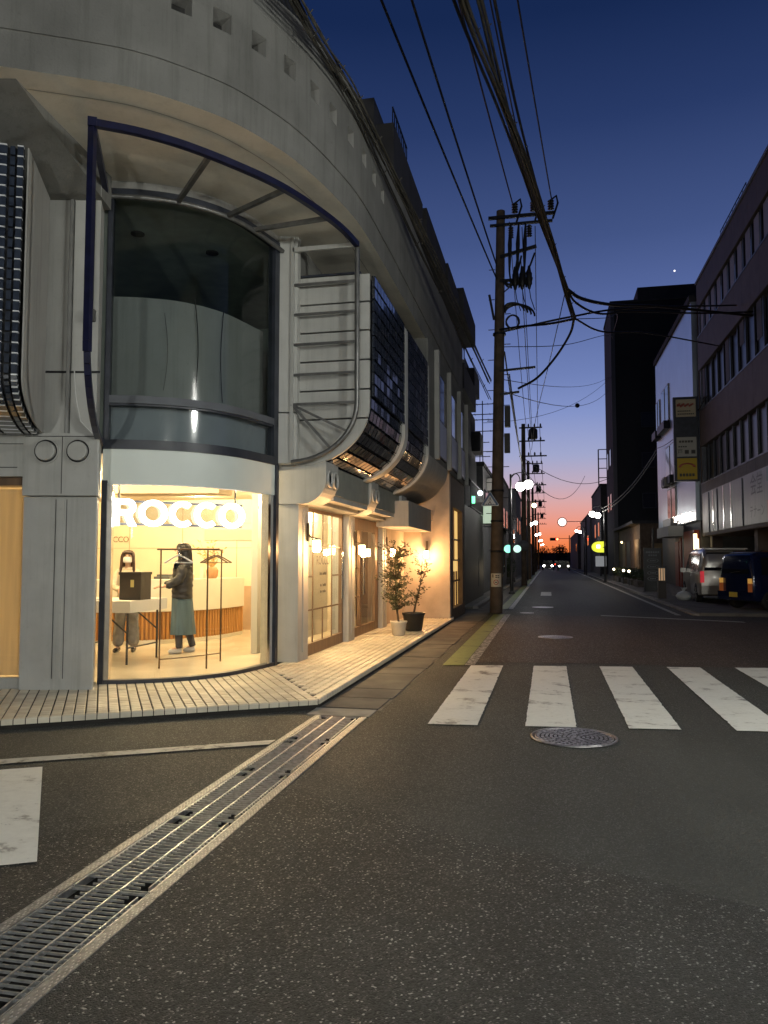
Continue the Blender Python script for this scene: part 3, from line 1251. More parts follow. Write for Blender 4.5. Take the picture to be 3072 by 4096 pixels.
def block_bay(y0, y1, ncol, step, mt, single, name):
    P = profile(XO)
    Q = [(x, z) for x, z in P]
    R_ = arclen(Q, step)
    bay = MB()
    In = [(x - .045 if z > 3.62 else x - .03, z + (.03 if z < 3.4 else 0)) for x, z in resample(Q, .08)]
    bay.band([(x, y0, z) for x, z in In], [(x, y1, z) for x, z in In], True)
    o = bay.build(name, GROUT, bld)
    w = (y1 - y0) / ncol
    all_ = MB()
    src = {}
    for i in range(len(R_) - 1):
        (xa, za), (xb, zb2) = R_[i], R_[i + 1]
        d = Vector((xb - xa, 0, zb2 - za))
        L = d.length
        d.normalize()
        nrm = Vector((0, 1, 0)).cross(d)          # outwards
        if nrm.x < 0 and nrm.z > 0:
            nrm = -nrm
        for j in range(ncol):
            c = Vector(((xa + xb) / 2, y0 + w * (j + .5), (za + zb2) / 2)) - nrm * .022
            ax = Matrix((Vector((0, 1, 0)), d, Vector((0, 1, 0)).cross(d))).transposed()
            tilt = Matrix.Rotation(random.uniform(-.02, .02), 3, 'X') @ Matrix.Rotation(random.uniform(-.02, .02), 3, 'Y')
            M = ax @ tilt
            if single:
                key = round(L, 3)
                if key not in src:
                    t = MB()
                    hx, hy, hz = (w - .016) / 2, (L - .016) / 2, .024
                    bvl = .012
                    vs = []
                    for sx, sy in ((-1, -1), (1, -1), (1, 1), (-1, 1)):
                        vs.append((sx * hx, sy * hy, -hz))
                    for sx, sy in ((-1, -1), (1, -1), (1, 1), (-1, 1)):
                        vs.append((sx * hx, sy * hy, hz - bvl))
                    for sx, sy in ((-1, -1), (1, -1), (1, 1), (-1, 1)):
                        vs.append((sx * (hx - bvl), sy * (hy - bvl), hz))
                    fs = [(8, 9, 10, 11)]
                    for k in range(4):
                        k2 = (k + 1) % 4
                        fs.append((4 + k, 4 + k2, 8 + k2, 8 + k))
                        fs.append((k, k2, 4 + k2, 4 + k))
                    # outward side is +z or -z depending on row; close both
                    vs += [(sx * (hx - bvl), sy * (hy - bvl), -hz - .001) for sx, sy in ((-1, -1), (1, -1), (1, 1), (-1, 1))]
                    fs.append((15, 14, 13, 12))
                    t.add(vs, fs)
                    q = t.build('src', mt)
                    src[key] = q.data
                    bpy.data.objects.remove(q)
                mw = M.to_4x4()
                mw.translation = c
                inst(src[key], 'glass_block', mw, o)
            else:
                all_.box(c, (w - .016, L - .016, .05), rot=M)
    if not single:
        all_.build('glass_block', mt, o, kind='stuff')
    return o


block_bay(10.21, 12.50, 11, .172, BLOCK, True, 'glass_block_bay')
block_bay(12.78, 15.05, 11, .172, BLOCK, False, 'glass_block_bay')


def rib(y0, y1, grow, name='bay_rib'):
    P = profile(XO + grow, zt=5.40, a=1.0, zb=2.78)
    Qi = [(x - .10, z) if z > 3.6 else (x + (-.09 if x > -2.9 else 0), z + (.10 if z < 3.3 else .05)) for x, z in P]
    b = MB()
    b.band([(x, y0, z) for x, z in P], [(x, y1, z) for x, z in P], True)
    b.band([(x, y0, z) for x, z in Qi], [(x, y0, z) for x, z in P])
    b.band([(x, y1, z) for x, z in P], [(x, y1, z) for x, z in Qi])
    b.quad((Qi[0][0], y0, P[0][1]), (P[0][0], y0, P[0][1]), (P[0][0], y1, P[0][1]), (Qi[0][0], y1, P[0][1]))
    return b.build(name, PANEL, bld)


rib(12.51, 12.77, .05)
rib(15.06, 15.18, .05)
# wall behind / above the bays
m = MB()
m.bx(-3.62, -3.42, 10.12, 22, 2.80, 6.0)
m.build('upper_wall', STUCCO, bld)
m = MB().bx(-3.42, -2.50, 10.14, 15.0, 5.47, 5.50)
m.build('bay_cap', FRAME_D, bld)

# ---- flared concrete under-surface and the wall that returns to the street
fl = MB()
P0 = profile(XO + .04, zt=3.62, zc=3.62)[1:]
rows = []
for k in range(11):
    t = k / 10
    y = 15.2 + 2.9 * t
    sag = math.sin(t * math.pi / 2)
    row = []
    for (x, z) in P0:
        row.append((x * (1 - t * .0) , y, z * (1 - sag * .0) - .0))
    rows.append(row)
for a, b in zip(rows, rows[1:]):
    fl.band(a, b, True)
fl.build('flared_soffit', STUCCO_L, bld)
m = MB()
m.bx(-3.42, XO + .03, 15.2, 22.2, 3.63, 6.0)
m.build('upper_wall', STUCCO, bld)
# lower box beam over the entrance
m = MB()
m.bx(-3.42, -2.75, 15.25, 18.3, 2.18, 2.70)
m.build('entrance_beam', STUCCO_L, bld)
PINK = mat('warm_plaster', (0.52, 0.43, 0.34), 0.8, var=0.14, scale=3, bump=0.35, bscale=35)
m = MB()
m.bx(-3.6, XO, 18.75, 19.0, PZ, 3.63)
m.build('return_wall', PINK, bld)
# triangular gusset between flare and return wall
m = MB()
m.extr([(-3.42, 2.70), (XO, 3.63), (-3.42, 3.63)], 'Y', 18.3, 18.74)
m.build('gusset', STUCCO_L, bld)
# second storey windows with pale panels on the straight street face
for y0 in (16.3, 18.6, 20.4):
    y1 = y0 + 1.5
    w = MB().bx(XO + .028, XO + .04, y0, y1, 3.75, 5.65).build('upper_recess', GROUT, bld)
    MB().bx(XO + .041, XO + .075, y0 + .08, y1 - .08, 3.78, 4.55).build('spandrel_panel', mat('blue_panel', (0.42, 0.46, 0.58), 0.35, var=0.05), w)
    MB().bx(XO + .041, XO + .05, y0 + .08, y1 - .08, 4.60, 5.6).build('pane', mat('dark_glass', (0.02, 0.022, 0.026), 0.08), w)
for y0 in (16.05, 18.1, 20.2, 22.0):
    MB().bx(XO + .031, XO + .13, y0, y0 + .14, 3.64, 5.98).build('pilaster', STUCCO_L, bld)

# ---- street front: columns, scroll corbels, beams
def corbel(yc, w):
    xo, xi = -2.98, -3.70
    z1, z0 = 2.86, 2.28
    r = .34
    poly = [(xi, z1), (xo, z1), (xo, z0 + r)]
    for k in range(1, 9):
        a = k / 8 * math.pi / 2
        poly.append((xo - r + r * math.cos(a), z0 + r - r * math.sin(a)))
    poly += [(xi, z0)]
    b = MB().extr(poly, 'Y', yc - w / 2, yc + w / 2)
    o = b.build('corbel', PANEL, bld)
    for dy in (-.145, .145):
        t = MB().lathe((xo + .002, yc + dy, 2.63), [(.085, .0), (.085, .004), (.105, .028), (.122, .028), (.122, 0)], 24, axis='X')
        t.build('medallion', PANEL, o)
    return o


for yc in (10.45, 13.2, 16.0):
    corbel(yc, .62 if yc < 12 else .56)
    w = .46 if yc < 12 else .42
    c = MB().bx(-3.72, -3.40, yc - w / 2, yc + w / 2, PZ + .001, 2.28)
    o = c.build('column', PANEL, bld)
    MB().bx(-3.399, -3.385, yc - .04, yc + .04, PZ + .12, 2.2).build('fillet', PANEL, o)
for y0, y1 in ((10.77, 12.91), (13.49, 15.71)):
    m = MB().bx(-3.62, -3.03, y0, y1, 2.44, 2.84)
    m.build('beam', mat('beam_green', (0.28, 0.30, 0.27), 0.6, var=0.12), bld)
    m = MB().bx(-3.62, -3.05, y0, y1, 2.36, 2.438)
    m.bx(-3.62, -3.22, y0, y1, 2.30, 2.358)
    m.build('cornice', PANEL, bld)

# ---- doors
GLASS_DOOR = glass('door_glass', (0.95, 0.95, 0.92), base=0.015)


def muntins(door, x, y0, y1, z0, z1, vs_, hs_):
    for (y, a, b) in vs_:
        MB().bx(x - .008, x + .008, y - .011, y + .011, a, b).build('muntin', WOODB, door)
    for (z, a, b) in hs_:
        MB().bx(x - .0085, x + .0085, a, b, z - .011, z + .011).build('muntin', WOODB, door)


X = -3.52
d1 = thing('glass_door', (X, 11.8, PZ), None, None)
d1.parent = bld
d1.matrix_parent_inverse = bld.matrix_basis.inverted()
y0, y1, z0, z1 = 10.70, 12.94, PZ, 2.28
MB().quad((X, y0 + .06, z0 + .17), (X, y1 - .08, z0 + .17), (X, y1 - .08, z1 - .05), (X, y0 + .06, z1 - .05)).build('pane', GLASS_DOOR, d1)
f = MB()
f.bx(X - .03, X + .03, y0, y0 + .06, z0, z1).bx(X - .03, X + .03, y1 - .08, y1, z0, z1)
f.bx(X - .03, X + .03, y0 + .06, y1 - .08, z1 - .05, z1)
f.build('door_frame', WOODB, d1)
MB().bx(X - .03, X + .035, y0 + .06, y1 - .08, z0, z0 + .17).build('kick_board', WOODB, d1)
ys = [y0 + .06 + (y1 - y0 - .14) * k / 4 for k in range(1, 4)]
zA, zB, zC = z0 + .66, z0 + 1.16, z0 + 1.62
muntins(d1, X, y0, y1, z0, z1,
        [(ys[0], z0 + .17, z1 - .05), (ys[2], z0 + .17, z1 - .05), (ys[1], z0 + .17, zA - .011), (ys[1], zC + .011, z1 - .05)],
        [(zA, y0 + .06, y1 - .08), (zB, y0 + .06, ys[0] - .011), (zB, ys[2] + .011, y1 - .08), (zC, ys[0] + .011, ys[2] - .011), (zC, ys[2] + .011, y1 - .08), (zC, y0 + .06, ys[0] - .011)])
INK = mat('door_ink', (0.05, 0.045, 0.04), 0.5)
ym = (ys[0] + ys[2]) / 2
text('ROCCO', 'lettering', .20, INK, frame_mw((X + .006, ym, z0 + 1.40), (0, 1, 0)), d1)
for zt, wt_ in ((1.20, .36), (1.02, .30), (.92, .30)):     # two short lines too small to read
    b = MB()
    yy = ym - wt_ / 2
    while yy < ym + wt_ / 2:
        w = random.uniform(.014, .026)
        if abs(yy - ym + .05) > .02:
            b.bx(X + .0045, X + .006, yy, yy + w, z0 + zt - .022, z0 + zt + random.uniform(.008, .024))
        yy += w + .010
    b.build('small_print', INK, d1)
MB().tube([(X + .05, y1 - .12, z0 + .75), (X + .05, y1 - .12, z0 + 1.55)], .014, 8).build('handle', CHROME, d1)

d2 = thing('glass_door', (X, 14.6, PZ), None, None)
d2.parent = bld
d2.matrix_parent_inverse = bld.matrix_basis.inverted()
y0, y1 = 13.45, 15.76
MB().quad((X, y0 + .06, z0 + .17), (X, y1 - .3, z0 + .17), (X, y1 - .3, z1 - .22), (X, y0 + .06, z1 - .22)).build('pane', GLASS_DOOR, d2)
f = MB()
f.bx(X - .03, X + .03, y0, y0 + .06, z0, z1).bx(X - .03, X + .03, y1 - .3, y1, z0, z1)
f.bx(X - .03, X + .03, y0 + .06, y1 - .3, z1 - .22, z1)
f.bx(X - .028, X + .028, y0 + .72, y0 + .84, z0 + .171, z1 - .221)
f.build('door_frame', WOODB, d2)
MB().bx(X - .03, X + .035, y0 + .06, y1 - .3, z0, z0 + .17).build('kick_board', WOODB, d2)
muntins(d2, X, y0, y1, z0, z1, [(y0 + .39, z0 + .17, z1 - .22)], [(z0 + .72, y0 + .06, y0 + .72), (z0 + 1.25, y0 + .06, y0 + .72)])
MB().tube([(X + .05, y0 + .95, z0 + .75), (X + .05, y0 + .95, z0 + 1.55)], .014, 8).build('handle', CHROME, d2)
# entrance wall beside the alcove
m = MB().bx(-3.70, -3.50, 16.22, 18.75, PZ, 2.8)
m.build('alcove_wall', PINK, bld)

# ---- left side: pillar, capital beam with medallions, blind window, upper pilasters
dl = (Vector((-4.89, 7.60)) - Vector((-5.66, 7.42))).normalized()
nl = Vector((dl.y, -dl.x))


def lp(a, o):
    """point on the left facade: a along (0 at pillar's right edge, negative to the left), o outwards"""
    q = Vector((-4.88, 7.64)) + dl * a + nl * o
    return (q.x, q.y)


m = MB().prism([lp(-.80, 0), lp(-.01, 0), lp(0, -.01), lp(-.12, -.40), lp(-.80, -.5)], PZ + .001, 2.20)
pil = m.build('pillar', PANEL, bld)
MB().prism([lp(-.43, .012), lp(-.35, .012), lp(-.35, .001), lp(-.43, .001)], PZ + .12, 2.17).build('fillet', PANEL, pil)
for a in (-.45, -.33):
    MB().prism([lp(a, .004), lp(a + .006, .004), lp(a + .006, .001), lp(a, .001)], PZ + .12, 2.17).build('groove', GROUT, pil)
m = MB().prism([lp(-.80, .05), lp(.01, .05), lp(.025, .035), lp(-.10, -.4), lp(-.80, -.4)], 2.21, 2.90)
m.prism([lp(-4.5, .05), lp(-.801, .05), lp(-.801, -.4), lp(-4.5, -.4)], 2.42, 2.90)
cap = m.build('capital_beam', PANEL, bld)
for a in (-.55, -.20):
    c = lp(a, .052)
    n3 = Vector((nl.x, nl.y, 0))
    # round medallion: ring groove with a raised disc, groove shade painted as a dark ring
    u3 = Vector((dl.x, dl.y, 0))
    b = MB()
    prof = [(.142, -.004), (.142, .014), (.126, .014), (.126, .0)]
    disc = [(.106, -.02), (.106, .040), (.098, .046), (1e-4, .046)]
    b.m = 0
    for pr in (prof, disc, [(.126, .0015), (.100, .0015)]):
        b.m = 1 if pr[0][0] == .126 else 0
        vs = []
        N = 36
        for (r, h) in pr:
            for j in range(N):
                t = 2 * math.pi * j / N
                vs.append(Vector((c[0], c[1], 2.70)) + u3 * (r * math.cos(t)) + V(0, 0, 1) * (r * math.sin(t)) + n3 * h)
        b.add(vs, [(i * N + j, i * N + (j + 1) % N, (i + 1) * N + (j + 1) % N, (i + 1) * N + j) for i in range(len(pr) - 1) for j in range(N)], False)
    b.build('medallion', [PANEL, GROUT], cap)
for a0, a1, z in ((-.78, .03, 2.865), (-4.4, -.80, 2.78), (-4.4, -.86, 2.52)):
    MB().prism([lp(a0, .054), lp(a1, .054), lp(a1, .0505), lp(a0, .0505)], z - .004, z + .004).build('groove', GROUT, cap)
MB().prism([lp(-.377, .054), lp(-.371, .054), lp(-.371, .0505), lp(-.377, .0505)], 2.23, 2.86).build('groove', GROUT, cap)
# side window with a lit cream blind
wl = MB().strip([lp(-4.5, -.12), lp(-.80, -.12)], PZ + .12, 2.42, False).build('side_window', GLASS, bld)
MB().prism([lp(-4.5, -.2), lp(-.82, -.2), lp(-.82, -.205), lp(-4.5, -.205)], PZ + .13, 2.30).build('blind', cloth_glow('blind', (0.85, 0.74, 0.54)), wl)
MB().prism([lp(-4.5, -.08), lp(-.80, -.08), lp(-.80, -.16), lp(-4.5, -.16)], PZ, PZ + .12).build('window_sill', PANEL, wl)
MB().prism([lp(-4.5, -.06), lp(-.80, -.06), lp(-.80, -.3), lp(-4.5, -.3)], 2.33, 2.42).build('window_frame', WOODB, wl)
# upper pilasters
m = MB()
m.prism([lp(-.70, -.06), lp(-.40, -.06), lp(-.40, -.4), lp(-.70, -.4)], 2.901, 6.0)
m.prism([lp(-.34, -.06), lp(-.05, -.06), lp(-.13, -.4), lp(-.34, -.4)], 2.901, 6.0)
m.prism([lp(-.40, -.10), lp(-.34, -.10), lp(-.34, -.4), lp(-.40, -.4)], 2.901, 6.0)
up = m.build('pilaster', PANEL, bld)
m = MB()
m.prism([lp(-.385, -.03), lp(-.355, -.03), lp(-.355, -.099), lp(-.385, -.099)], 2.9, 6.0)
m.build('downpipe', mat('pipe_grey', (0.30, 0.30, 0.29), 0.5, var=0.2), up)
MB().prism([lp(-.70, -.055), lp(-.02, -.055), lp(-.02, -.0595), lp(-.70, -.0595)], 3.60, 3.625).build('groove', GROUT, up)
# stucco wall behind and to the left
m = MB().prism([lp(-4.5, -.35), lp(-.70, -.35), lp(-.70, -.55), lp(-4.5, -.55)], 2.42, 6.0)
m.build('upper_wall', STUCCO, bld)
# dropped beam under the parapet at the left
m = MB()
wa = [(-4.5, 1.55, 5.998), (-.30, 1.55, 5.998), (-.02, .10, 5.60), (-4.5, .10, 5.60), (-.02, -.3, 5.60), (-4.5, -.3, 5.60), (-.02, -.3, 5.998), (-4.5, -.3, 5.998)]
wv = [(*lp(a_, o_), z_) for a_, o_, z_ in wa]
m.add(wv, [(0, 1, 2, 3), (3, 2, 4, 5), (1, 6, 4, 2)])
m.build('dropped_beam', STUCCO, bld)
# electric meter box hanging on thin cables, and a loose white wire
mt = thing('junction_box', (-4.95, 7.6, 4.2), None, None)
mt.parent = bld
mt.matrix_parent_inverse = bld.matrix_basis.inverted()
q = lp(-.12, -.02)
MB().box((q[0], q[1], 4.25), (.085, .06, .13), rz=math.atan2(dl.y, dl.x)).build('case', mat('box_grey', (0.10, 0.10, 0.095), 0.5), mt)
MB().tube([(q[0] - .02, q[1], 4.31), (q[0] - .02, q[1], 5.9)], .006, 6).build('wire', CABLE, mt)
MB().tube([(q[0] + .02, q[1], 4.31), (q[0] + .02, q[1], 5.9)], .006, 6).build('wire', CABLE, mt)
WIREW = mat('wire_white', (0.7, 0.7, 0.68), 0.5)
a, b_ = lp(-.30, -.045), lp(-.08, -.045)
MB().tube([(a[0], a[1], 3.62), (a[0] + .03, a[1], 3.3), (a[0] + .08, a[1] + .02, 3.05), (b_[0], b_[1], 2.91)], .006, 6).build('loose_wire', WIREW, bld)
# left glass block bay
lb = thing('glass_block_bay', (-5.6, 6.6, 2.9), None, None)
lb.parent = bld
lb.matrix_parent_inverse = bld.matrix_basis.inverted()
o_dir = Vector((.43, -.90))
Wp = Vector((-5.50, 7.47))
Op = Wp + o_dir * 1.10
t_dir = Vector((-.895, -.445))
PJ = jtube(Wp.x, Wp.y, Op.x, Op.y, 5.58, 3.3, 2.9)
arc2 = []
for p, q in zip(PJ, PJ[1:]):
    L = (q - p).length
    k = max(1, round(L / .105))
    for i in range(k):
        arc2.append(p.lerp(q, i / k))
arc2.append(PJ[-1])
t3 = Vector((t_dir.x, t_dir.y, 0))
gb = MB()
gb.band([p - Vector((o_dir.x, o_dir.y, 0)) * .03 for p in arc2], [p - Vector((o_dir.x, o_dir.y, 0)) * .03 + t3 * 2.2 for p in arc2], True)
gb.build('backing', GROUT, lb)
rest = MB()
GLINT_L = mat('glint_white', (0.80, 0.82, 0.85), 0.3)  # white bars: light glints on the block edges put into colour
for i in range(len(arc2) - 1):
    p, q = arc2[i], arc2[i + 1]
    d = (q - p)
    L = d.length
    d.normalize()
    for j, (w0, w1) in enumerate(((.0, .06), (.075, .125), (.145, .335), (.355, .545), (.565, .755), (.775, 1.2))):
        c = (p + q) / 2 + t3 * ((w0 + w1) / 2)
        M = Matrix((t3, d, t3.cross(d))).transposed() @ Matrix.Rotation(random.uniform(-.03, .03), 3, 'X')
        if j in (0, 2) and i < 36:
            o = MB().box((0, 0, 0), (w1 - w0 - .006, L - .02, .05)).build('glass_block', BLOCK_L, lb)
            mw = M.to_4x4()
            mw.translation = c
            o.matrix_basis = mw
        else:
            rest.box(c, (w1 - w0 - .006, L - .02, .05), rot=M)
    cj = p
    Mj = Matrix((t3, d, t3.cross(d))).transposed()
    MB().box(cj + t3 * .24, (.17, .012, .055), rot=Mj).build('glint_bar', GLINT_L, lb)
    MB().box(cj + t3 * .03, (.055, .012, .055), rot=Mj).build('glint_bar', GLINT_L, lb)
rest.build('glass_block', BLOCK_L, lb, kind='stuff')
# end panel of the left bay (side facing the pilasters)
ep = MB()
pts = [p - t3 * .03 for p in PJ] + [Vector((Wp.x, Wp.y, 5.58)) - t3 * .03]
ep.add(pts, [tuple(range(len(pts)))])
pts2 = [p - t3 * .045 for p in PJ] + [Vector((Wp.x, Wp.y, 5.58)) - t3 * .045]
ep.add(pts2, [tuple(range(len(pts)))[::-1]])
n = len(pts)
ep.add(pts + pts2, [(i, (i + 1) % n, n + (i + 1) % n, n + i) for i in range(n)])
ep.build('end_panel', STUCCO_L, lb)
# big wall volume so nothing is hollow
m = MB()
m.bx(-13.5, -10.6, 6.0, 22, PZ, 9.4)
m.build('rear_wall', STUCCO, bld)
# ================================================================ tiled platform round the building
TILE = mat('platform_tile', (0.72, 0.66, 0.52), 0.42, var=0.22, scale=2.5, bump=0.12, bscale=30)
TILE2 = mat('platform_tile_b', (0.64, 0.57, 0.44), 0.45, var=0.22, scale=2.5, bump=0.12, bscale=30)
TGROUT = mat('tile_joint', (0.022, 0.020, 0.017), 0.9, var=0.3, scale=8)
cA = Vector((-2.31, 7.60))
cB = Vector((-4.78, 6.05))
dcl = (cB - cA).normalized()                             # along the left kerb, away from the corner
ncl = Vector((-dcl.y, dcl.x))
if ncl.y < 0:
    ncl = -ncl                                            # inwards, away from the road
pfm = MB()
Lend = cA + dcl * 7.5
inL = Lend + ncl * 4
poly = [(cA.x, cA.y), (cA.x, 19.2), (-9.5, 19.2), (inL.x, inL.y), (Lend.x, Lend.y)]
pfm.prism(poly, -.02, PZ - .014)
platform = pfm.build('pavement', TGROUT, kind='structure')


def wall_inside(p):
    """True where the building stands (no tile there)"""
    x, y = p
    if y > 9.95:
        return x < -3.62
    if x >= -3.6:
        return False
    # inside the curved window?
    for a, b in zip(WC, WC[1:]):
        pass
    if x > -5.05 and x < -3.6:
        yy = min((abs(q[0] - x), q[1]) for q in WC)[1]
        return y > yy + .12
    t = (Vector((x, y)) - Vector((-5.05, 8.02))).dot(Vector((-.967, -.254)))
    lim = Vector((-5.05, 8.02)) + Vector((-.967, -.254)) * t
    return y > lim.y + .1


tiles = []
TL, TW = .100, .100
mit = (Vector((-3.64, 9.85)) - cA).normalized()          # mitre line from kerb corner to the building
def side(x, y):
    return (x - cA.x) * mit.y - (y - cA.y) * mit.x        # > 0: street side of the mitre


y = 7.0
while y < 19.15:
    for r in range(14):
        x = cA.x - TW * (r + .5)
        yc = y + TL / 2
        if yc < 10.6 and side(x, yc) < 0:
            continue
        if yc < cA.y or (yc + TL / 2 > 18.76 and x < -2.36) or x < -3.62:
            continue
        if yc < 9.95 and wall_inside((x, yc)):
            continue
        tiles.append((x, yc, math.pi / 2))
    y += TL
# left side: long side along the left kerb
for k in range(84):
    for r in range(30):
        q = cA + dcl * (TL * (k - 18 + .5)) + ncl * (TW * (r + .5))
        if side(q.x, q.y) >= 0 or q.x > cA.x:
            continue
        if wall_inside((q.x, q.y)):
            continue
        tiles.append((q.x, q.y, math.atan2(dcl.y, dcl.x)))
# show size in the picture ~ 1/distance, in view only
def vis(t):
    x, y, _ = t
    u = 829.5 + 1662 * (x * .978 + y * .2088) / max(.1, (-x * .2084 + y * .976))
    return (0 if -40 < u < 1700 else 1000) + math.hypot(x, y)


tiles.sort(key=vis)
def tile_mesh(gl_, gw_):
    hx, hy, b = (TL - gl_) / 2, (TW - gw_) / 2, .004
    C4 = ((-1, -1), (1, -1), (1, 1), (-1, 1))
    vs = [(sx * hx, sy * hy, 0) for sx, sy in C4] + [(sx * hx, sy * hy, .015) for sx, sy in C4] + [(sx * (hx - b), sy * (hy - b), .018) for sx, sy in C4]
    fs = [(8, 9, 10, 11)] + [(4 + k, 4 + (k + 1) % 4, 8 + (k + 1) % 4, 8 + k) for k in range(4)] + [(k, (k + 1) % 4, 4 + (k + 1) % 4, 4 + k) for k in range(4)]
    return vs, fs


kinds = {True: tile_mesh(.008, .015), False: tile_mesh(.014, .010)}      # street side / left side
datas = {True: [], False: []}
for kd, (vs, fs) in kinds.items():
    for mt_ in (TILE, TILE, TILE2):
        q = MB().add(vs, fs).build('src', mt_)
        datas[kd].append(q.data)
        bpy.data.objects.remove(q)
rest = MB()
for i, (x, y, a) in enumerate(tiles):
    z = PZ - .0165 + random.uniform(-.0012, .0012)
    kd = a == math.pi / 2
    if i < 300:
        mw = Matrix.Translation((x, y, z)) @ Matrix.Rotation(a, 4, 'Z') @ Matrix.Rotation(random.uniform(-.006, .006), 4, 'X')
        inst(random.choice(datas[kd]), 'tile', mw, platform)
    else:
        M = Matrix.Rotation(a, 3, 'Z')
        vs, fs = kinds[kd]
        rest.m = 1 if random.random() < .33 else 0
        rest.add([Vector((x, y, z)) + M @ Vector(v) for v in vs], fs)
rest.build('tile', [TILE, TILE2], platform, kind='stuff')
# bullnose kerb tiles
nose = MB()
hx, t = (TL - .008) / 2, .03
prof = [(-.012, -.052), (-.012, -.012), (-.004, -.001), (.004, .002), (.03, .002), (.03, -.052)]
nn = len(prof)
for sx in (0, 1):
    pass
va = [(-hx, p[0], p[1]) for p in prof]
vb = [(hx, p[0], p[1]) for p in prof]
nose.add(va + vb, [(i, (i + 1) % nn, nn + (i + 1) % nn, nn + i) for i in range(nn)])
nose.add(va, [tuple(range(nn))[::-1]])
nose.add(vb, [tuple(range(nn))])
q = nose.build('src', TILE)
nd_ = q.data
bpy.data.objects.remove(q)
for k in range(60):
    p = cA + dcl * (TL * (k + .5))
    M = Matrix((Vector((-dcl.x, -dcl.y, 0)), Vector((ncl.x, ncl.y, 0)), V(0, 0, 1))).transposed().to_4x4()
    M.translation = V(p.x, p.y, PZ)
    inst(nd_, 'kerb_tile', M, platform)
for k in range(114):
    M = Matrix((V(0, 1, 0), V(-1, 0, 0), V(0, 0, 1))).transposed().to_4x4()
    M.translation = V(cA.x, cA.y + .02 + TL * (k + .5), PZ)
    inst(nd_, 'kerb_tile', M, platform)

# ================================================================ shop interior
FZ = 0.105
FLOOR_I = mat('shop_floor', (0.72, 0.62, 0.46), 0.22, var=0.12, scale=1.2)
WALL_I = mat('shop_wall', (0.72, 0.62, 0.46), 0.6, var=0.06, scale=1.5)
WAINS = mat('wainscot', (0.44, 0.30, 0.20), 0.6, var=0.1)
CEIL_I = mat('shop_ceiling', (0.70, 0.62, 0.50), 0.8)
CW = mat('counter_white', (0.74, 0.69, 0.58), 0.4, var=0.04)
OAK = mat('oak_slat', (0.50, 0.25, 0.08), 0.5, var=0.25, scale=20, stretch=(1, 1, .1))
inner_plan = WC + [(-3.70, 10.1), (-3.70, 15.0), (-10.5, 15.0), (-10.5, 6.6)]
room = thing('shop_interior', (-6, 11, FZ), None, None)
room.parent = bld
room.matrix_parent_inverse = bld.matrix_basis.inverted()
MB().add([(x, y, FZ) for x, y in inner_plan], [tuple(range(len(inner_plan)))]).build('floor', FLOOR_I, room)
MB().add([(x, y, 2.74) for x, y in inner_plan], [tuple(range(len(inner_plan)))[::-1]]).build('ceiling', CEIL_I, room)
YB = 14.7
MB().bx(-10.5, -3.72, YB, YB + .1, FZ, 2.74).build('back_wall', WALL_I, room)
MB().bx(-6.55, -4.3, YB - .03, YB - .001, FZ, .98).build('wainscot', WAINS, room)
for x in (-8.6, -7.4, -6.2):
    MB().bx(x - .006, x + .006, YB - .006, YB - .001, FZ, 2.74).build('wall_joint', WAINS, room)
for z in (1.75, 2.25):
    MB().bx(-10.5, -4.3, YB - .0055, YB - .001, z - .004, z + .004).build('wall_joint', WAINS, room)
MB().bx(-6.9, -5.5, YB - .02, YB - .0062, 1.9, 2.12).build('shelf_recess', mat('recess_grey', (0.40, 0.37, 0.32), 0.7), room)
MB().bx(-4.38, -4.28, 10.95, YB, FZ, 2.74).build('partition', mat('partition', (0.78, 0.74, 0.64), 0.7), room)
MB().bx(-10.5, -10.4, 7, 15, FZ, 2.74).build('side_wall', WALL_I, room)
# slanted bulkhead on the ceiling (dark strip above the sign)
MB().prism([(-6.6, 10.6), (-4.9, 10.9), (-4.9, 11.4), (-6.6, 11.2)], 2.52, 2.739).build('bulkhead', mat('bulkhead', (0.55, 0.46, 0.36), 0.8), room)
WALLINK = mat('wall_letter', (0.20, 0.15, 0.09), 0.5)
text('ROCCO', 'wall_lettering', .17, WALLINK, frame_mw((-8.92, YB - .012, 1.93), (1, 0, 0)), room, depth=.004)

# downlights: recessed fixtures with their own light
DL = emit('downlight_glow', (1.0, 0.80, 0.52), 14)
spots = [(-5.6, 9.6), (-4.75, 9.9), (-6.9, 10.2), (-6.1, 11.6), (-5.2, 12.4), (-7.4, 12.4), (-5.0, 13.8), (-6.6, 13.7), (-8.6, 13.2), (-8.4, 9.6), (-4.0, 11.6), (-4.0, 13.4)]
for i, (x, y) in enumerate(spots):
    d = MB().lathe((x, y, 0), [(.075, 2.738), (.075, 2.728), (.055, 2.726), (.05, 2.734)], 16).build('downlight', CW, room)
    MB().lathe((x, y, 0), [(.05, 2.733), (1e-4, 2.733)], 12, smooth=False).build('lens', DL, d)
    lamp('downlight_lamp', (x, y, 2.66), 88 if x < -4.2 else 240, (1.0, 0.76, 0.40), .06, d)

# ---- ROCCO light sign hung inside the window
LED = emit('sign_led', (1.0, 0.985, 0.93), 6.5)
sign = thing('light_sign', (-4.75, 9.27, 2.1), 'glowing white ROCCO letter sign hanging inside the curved shop window', 'sign')
sa, sb = Vector((-5.33, 8.66, 0)), Vector((-4.12, 9.92, 0))
sx = (sb - sa).normalized()
sn = sx.cross(V(0, 0, 1))


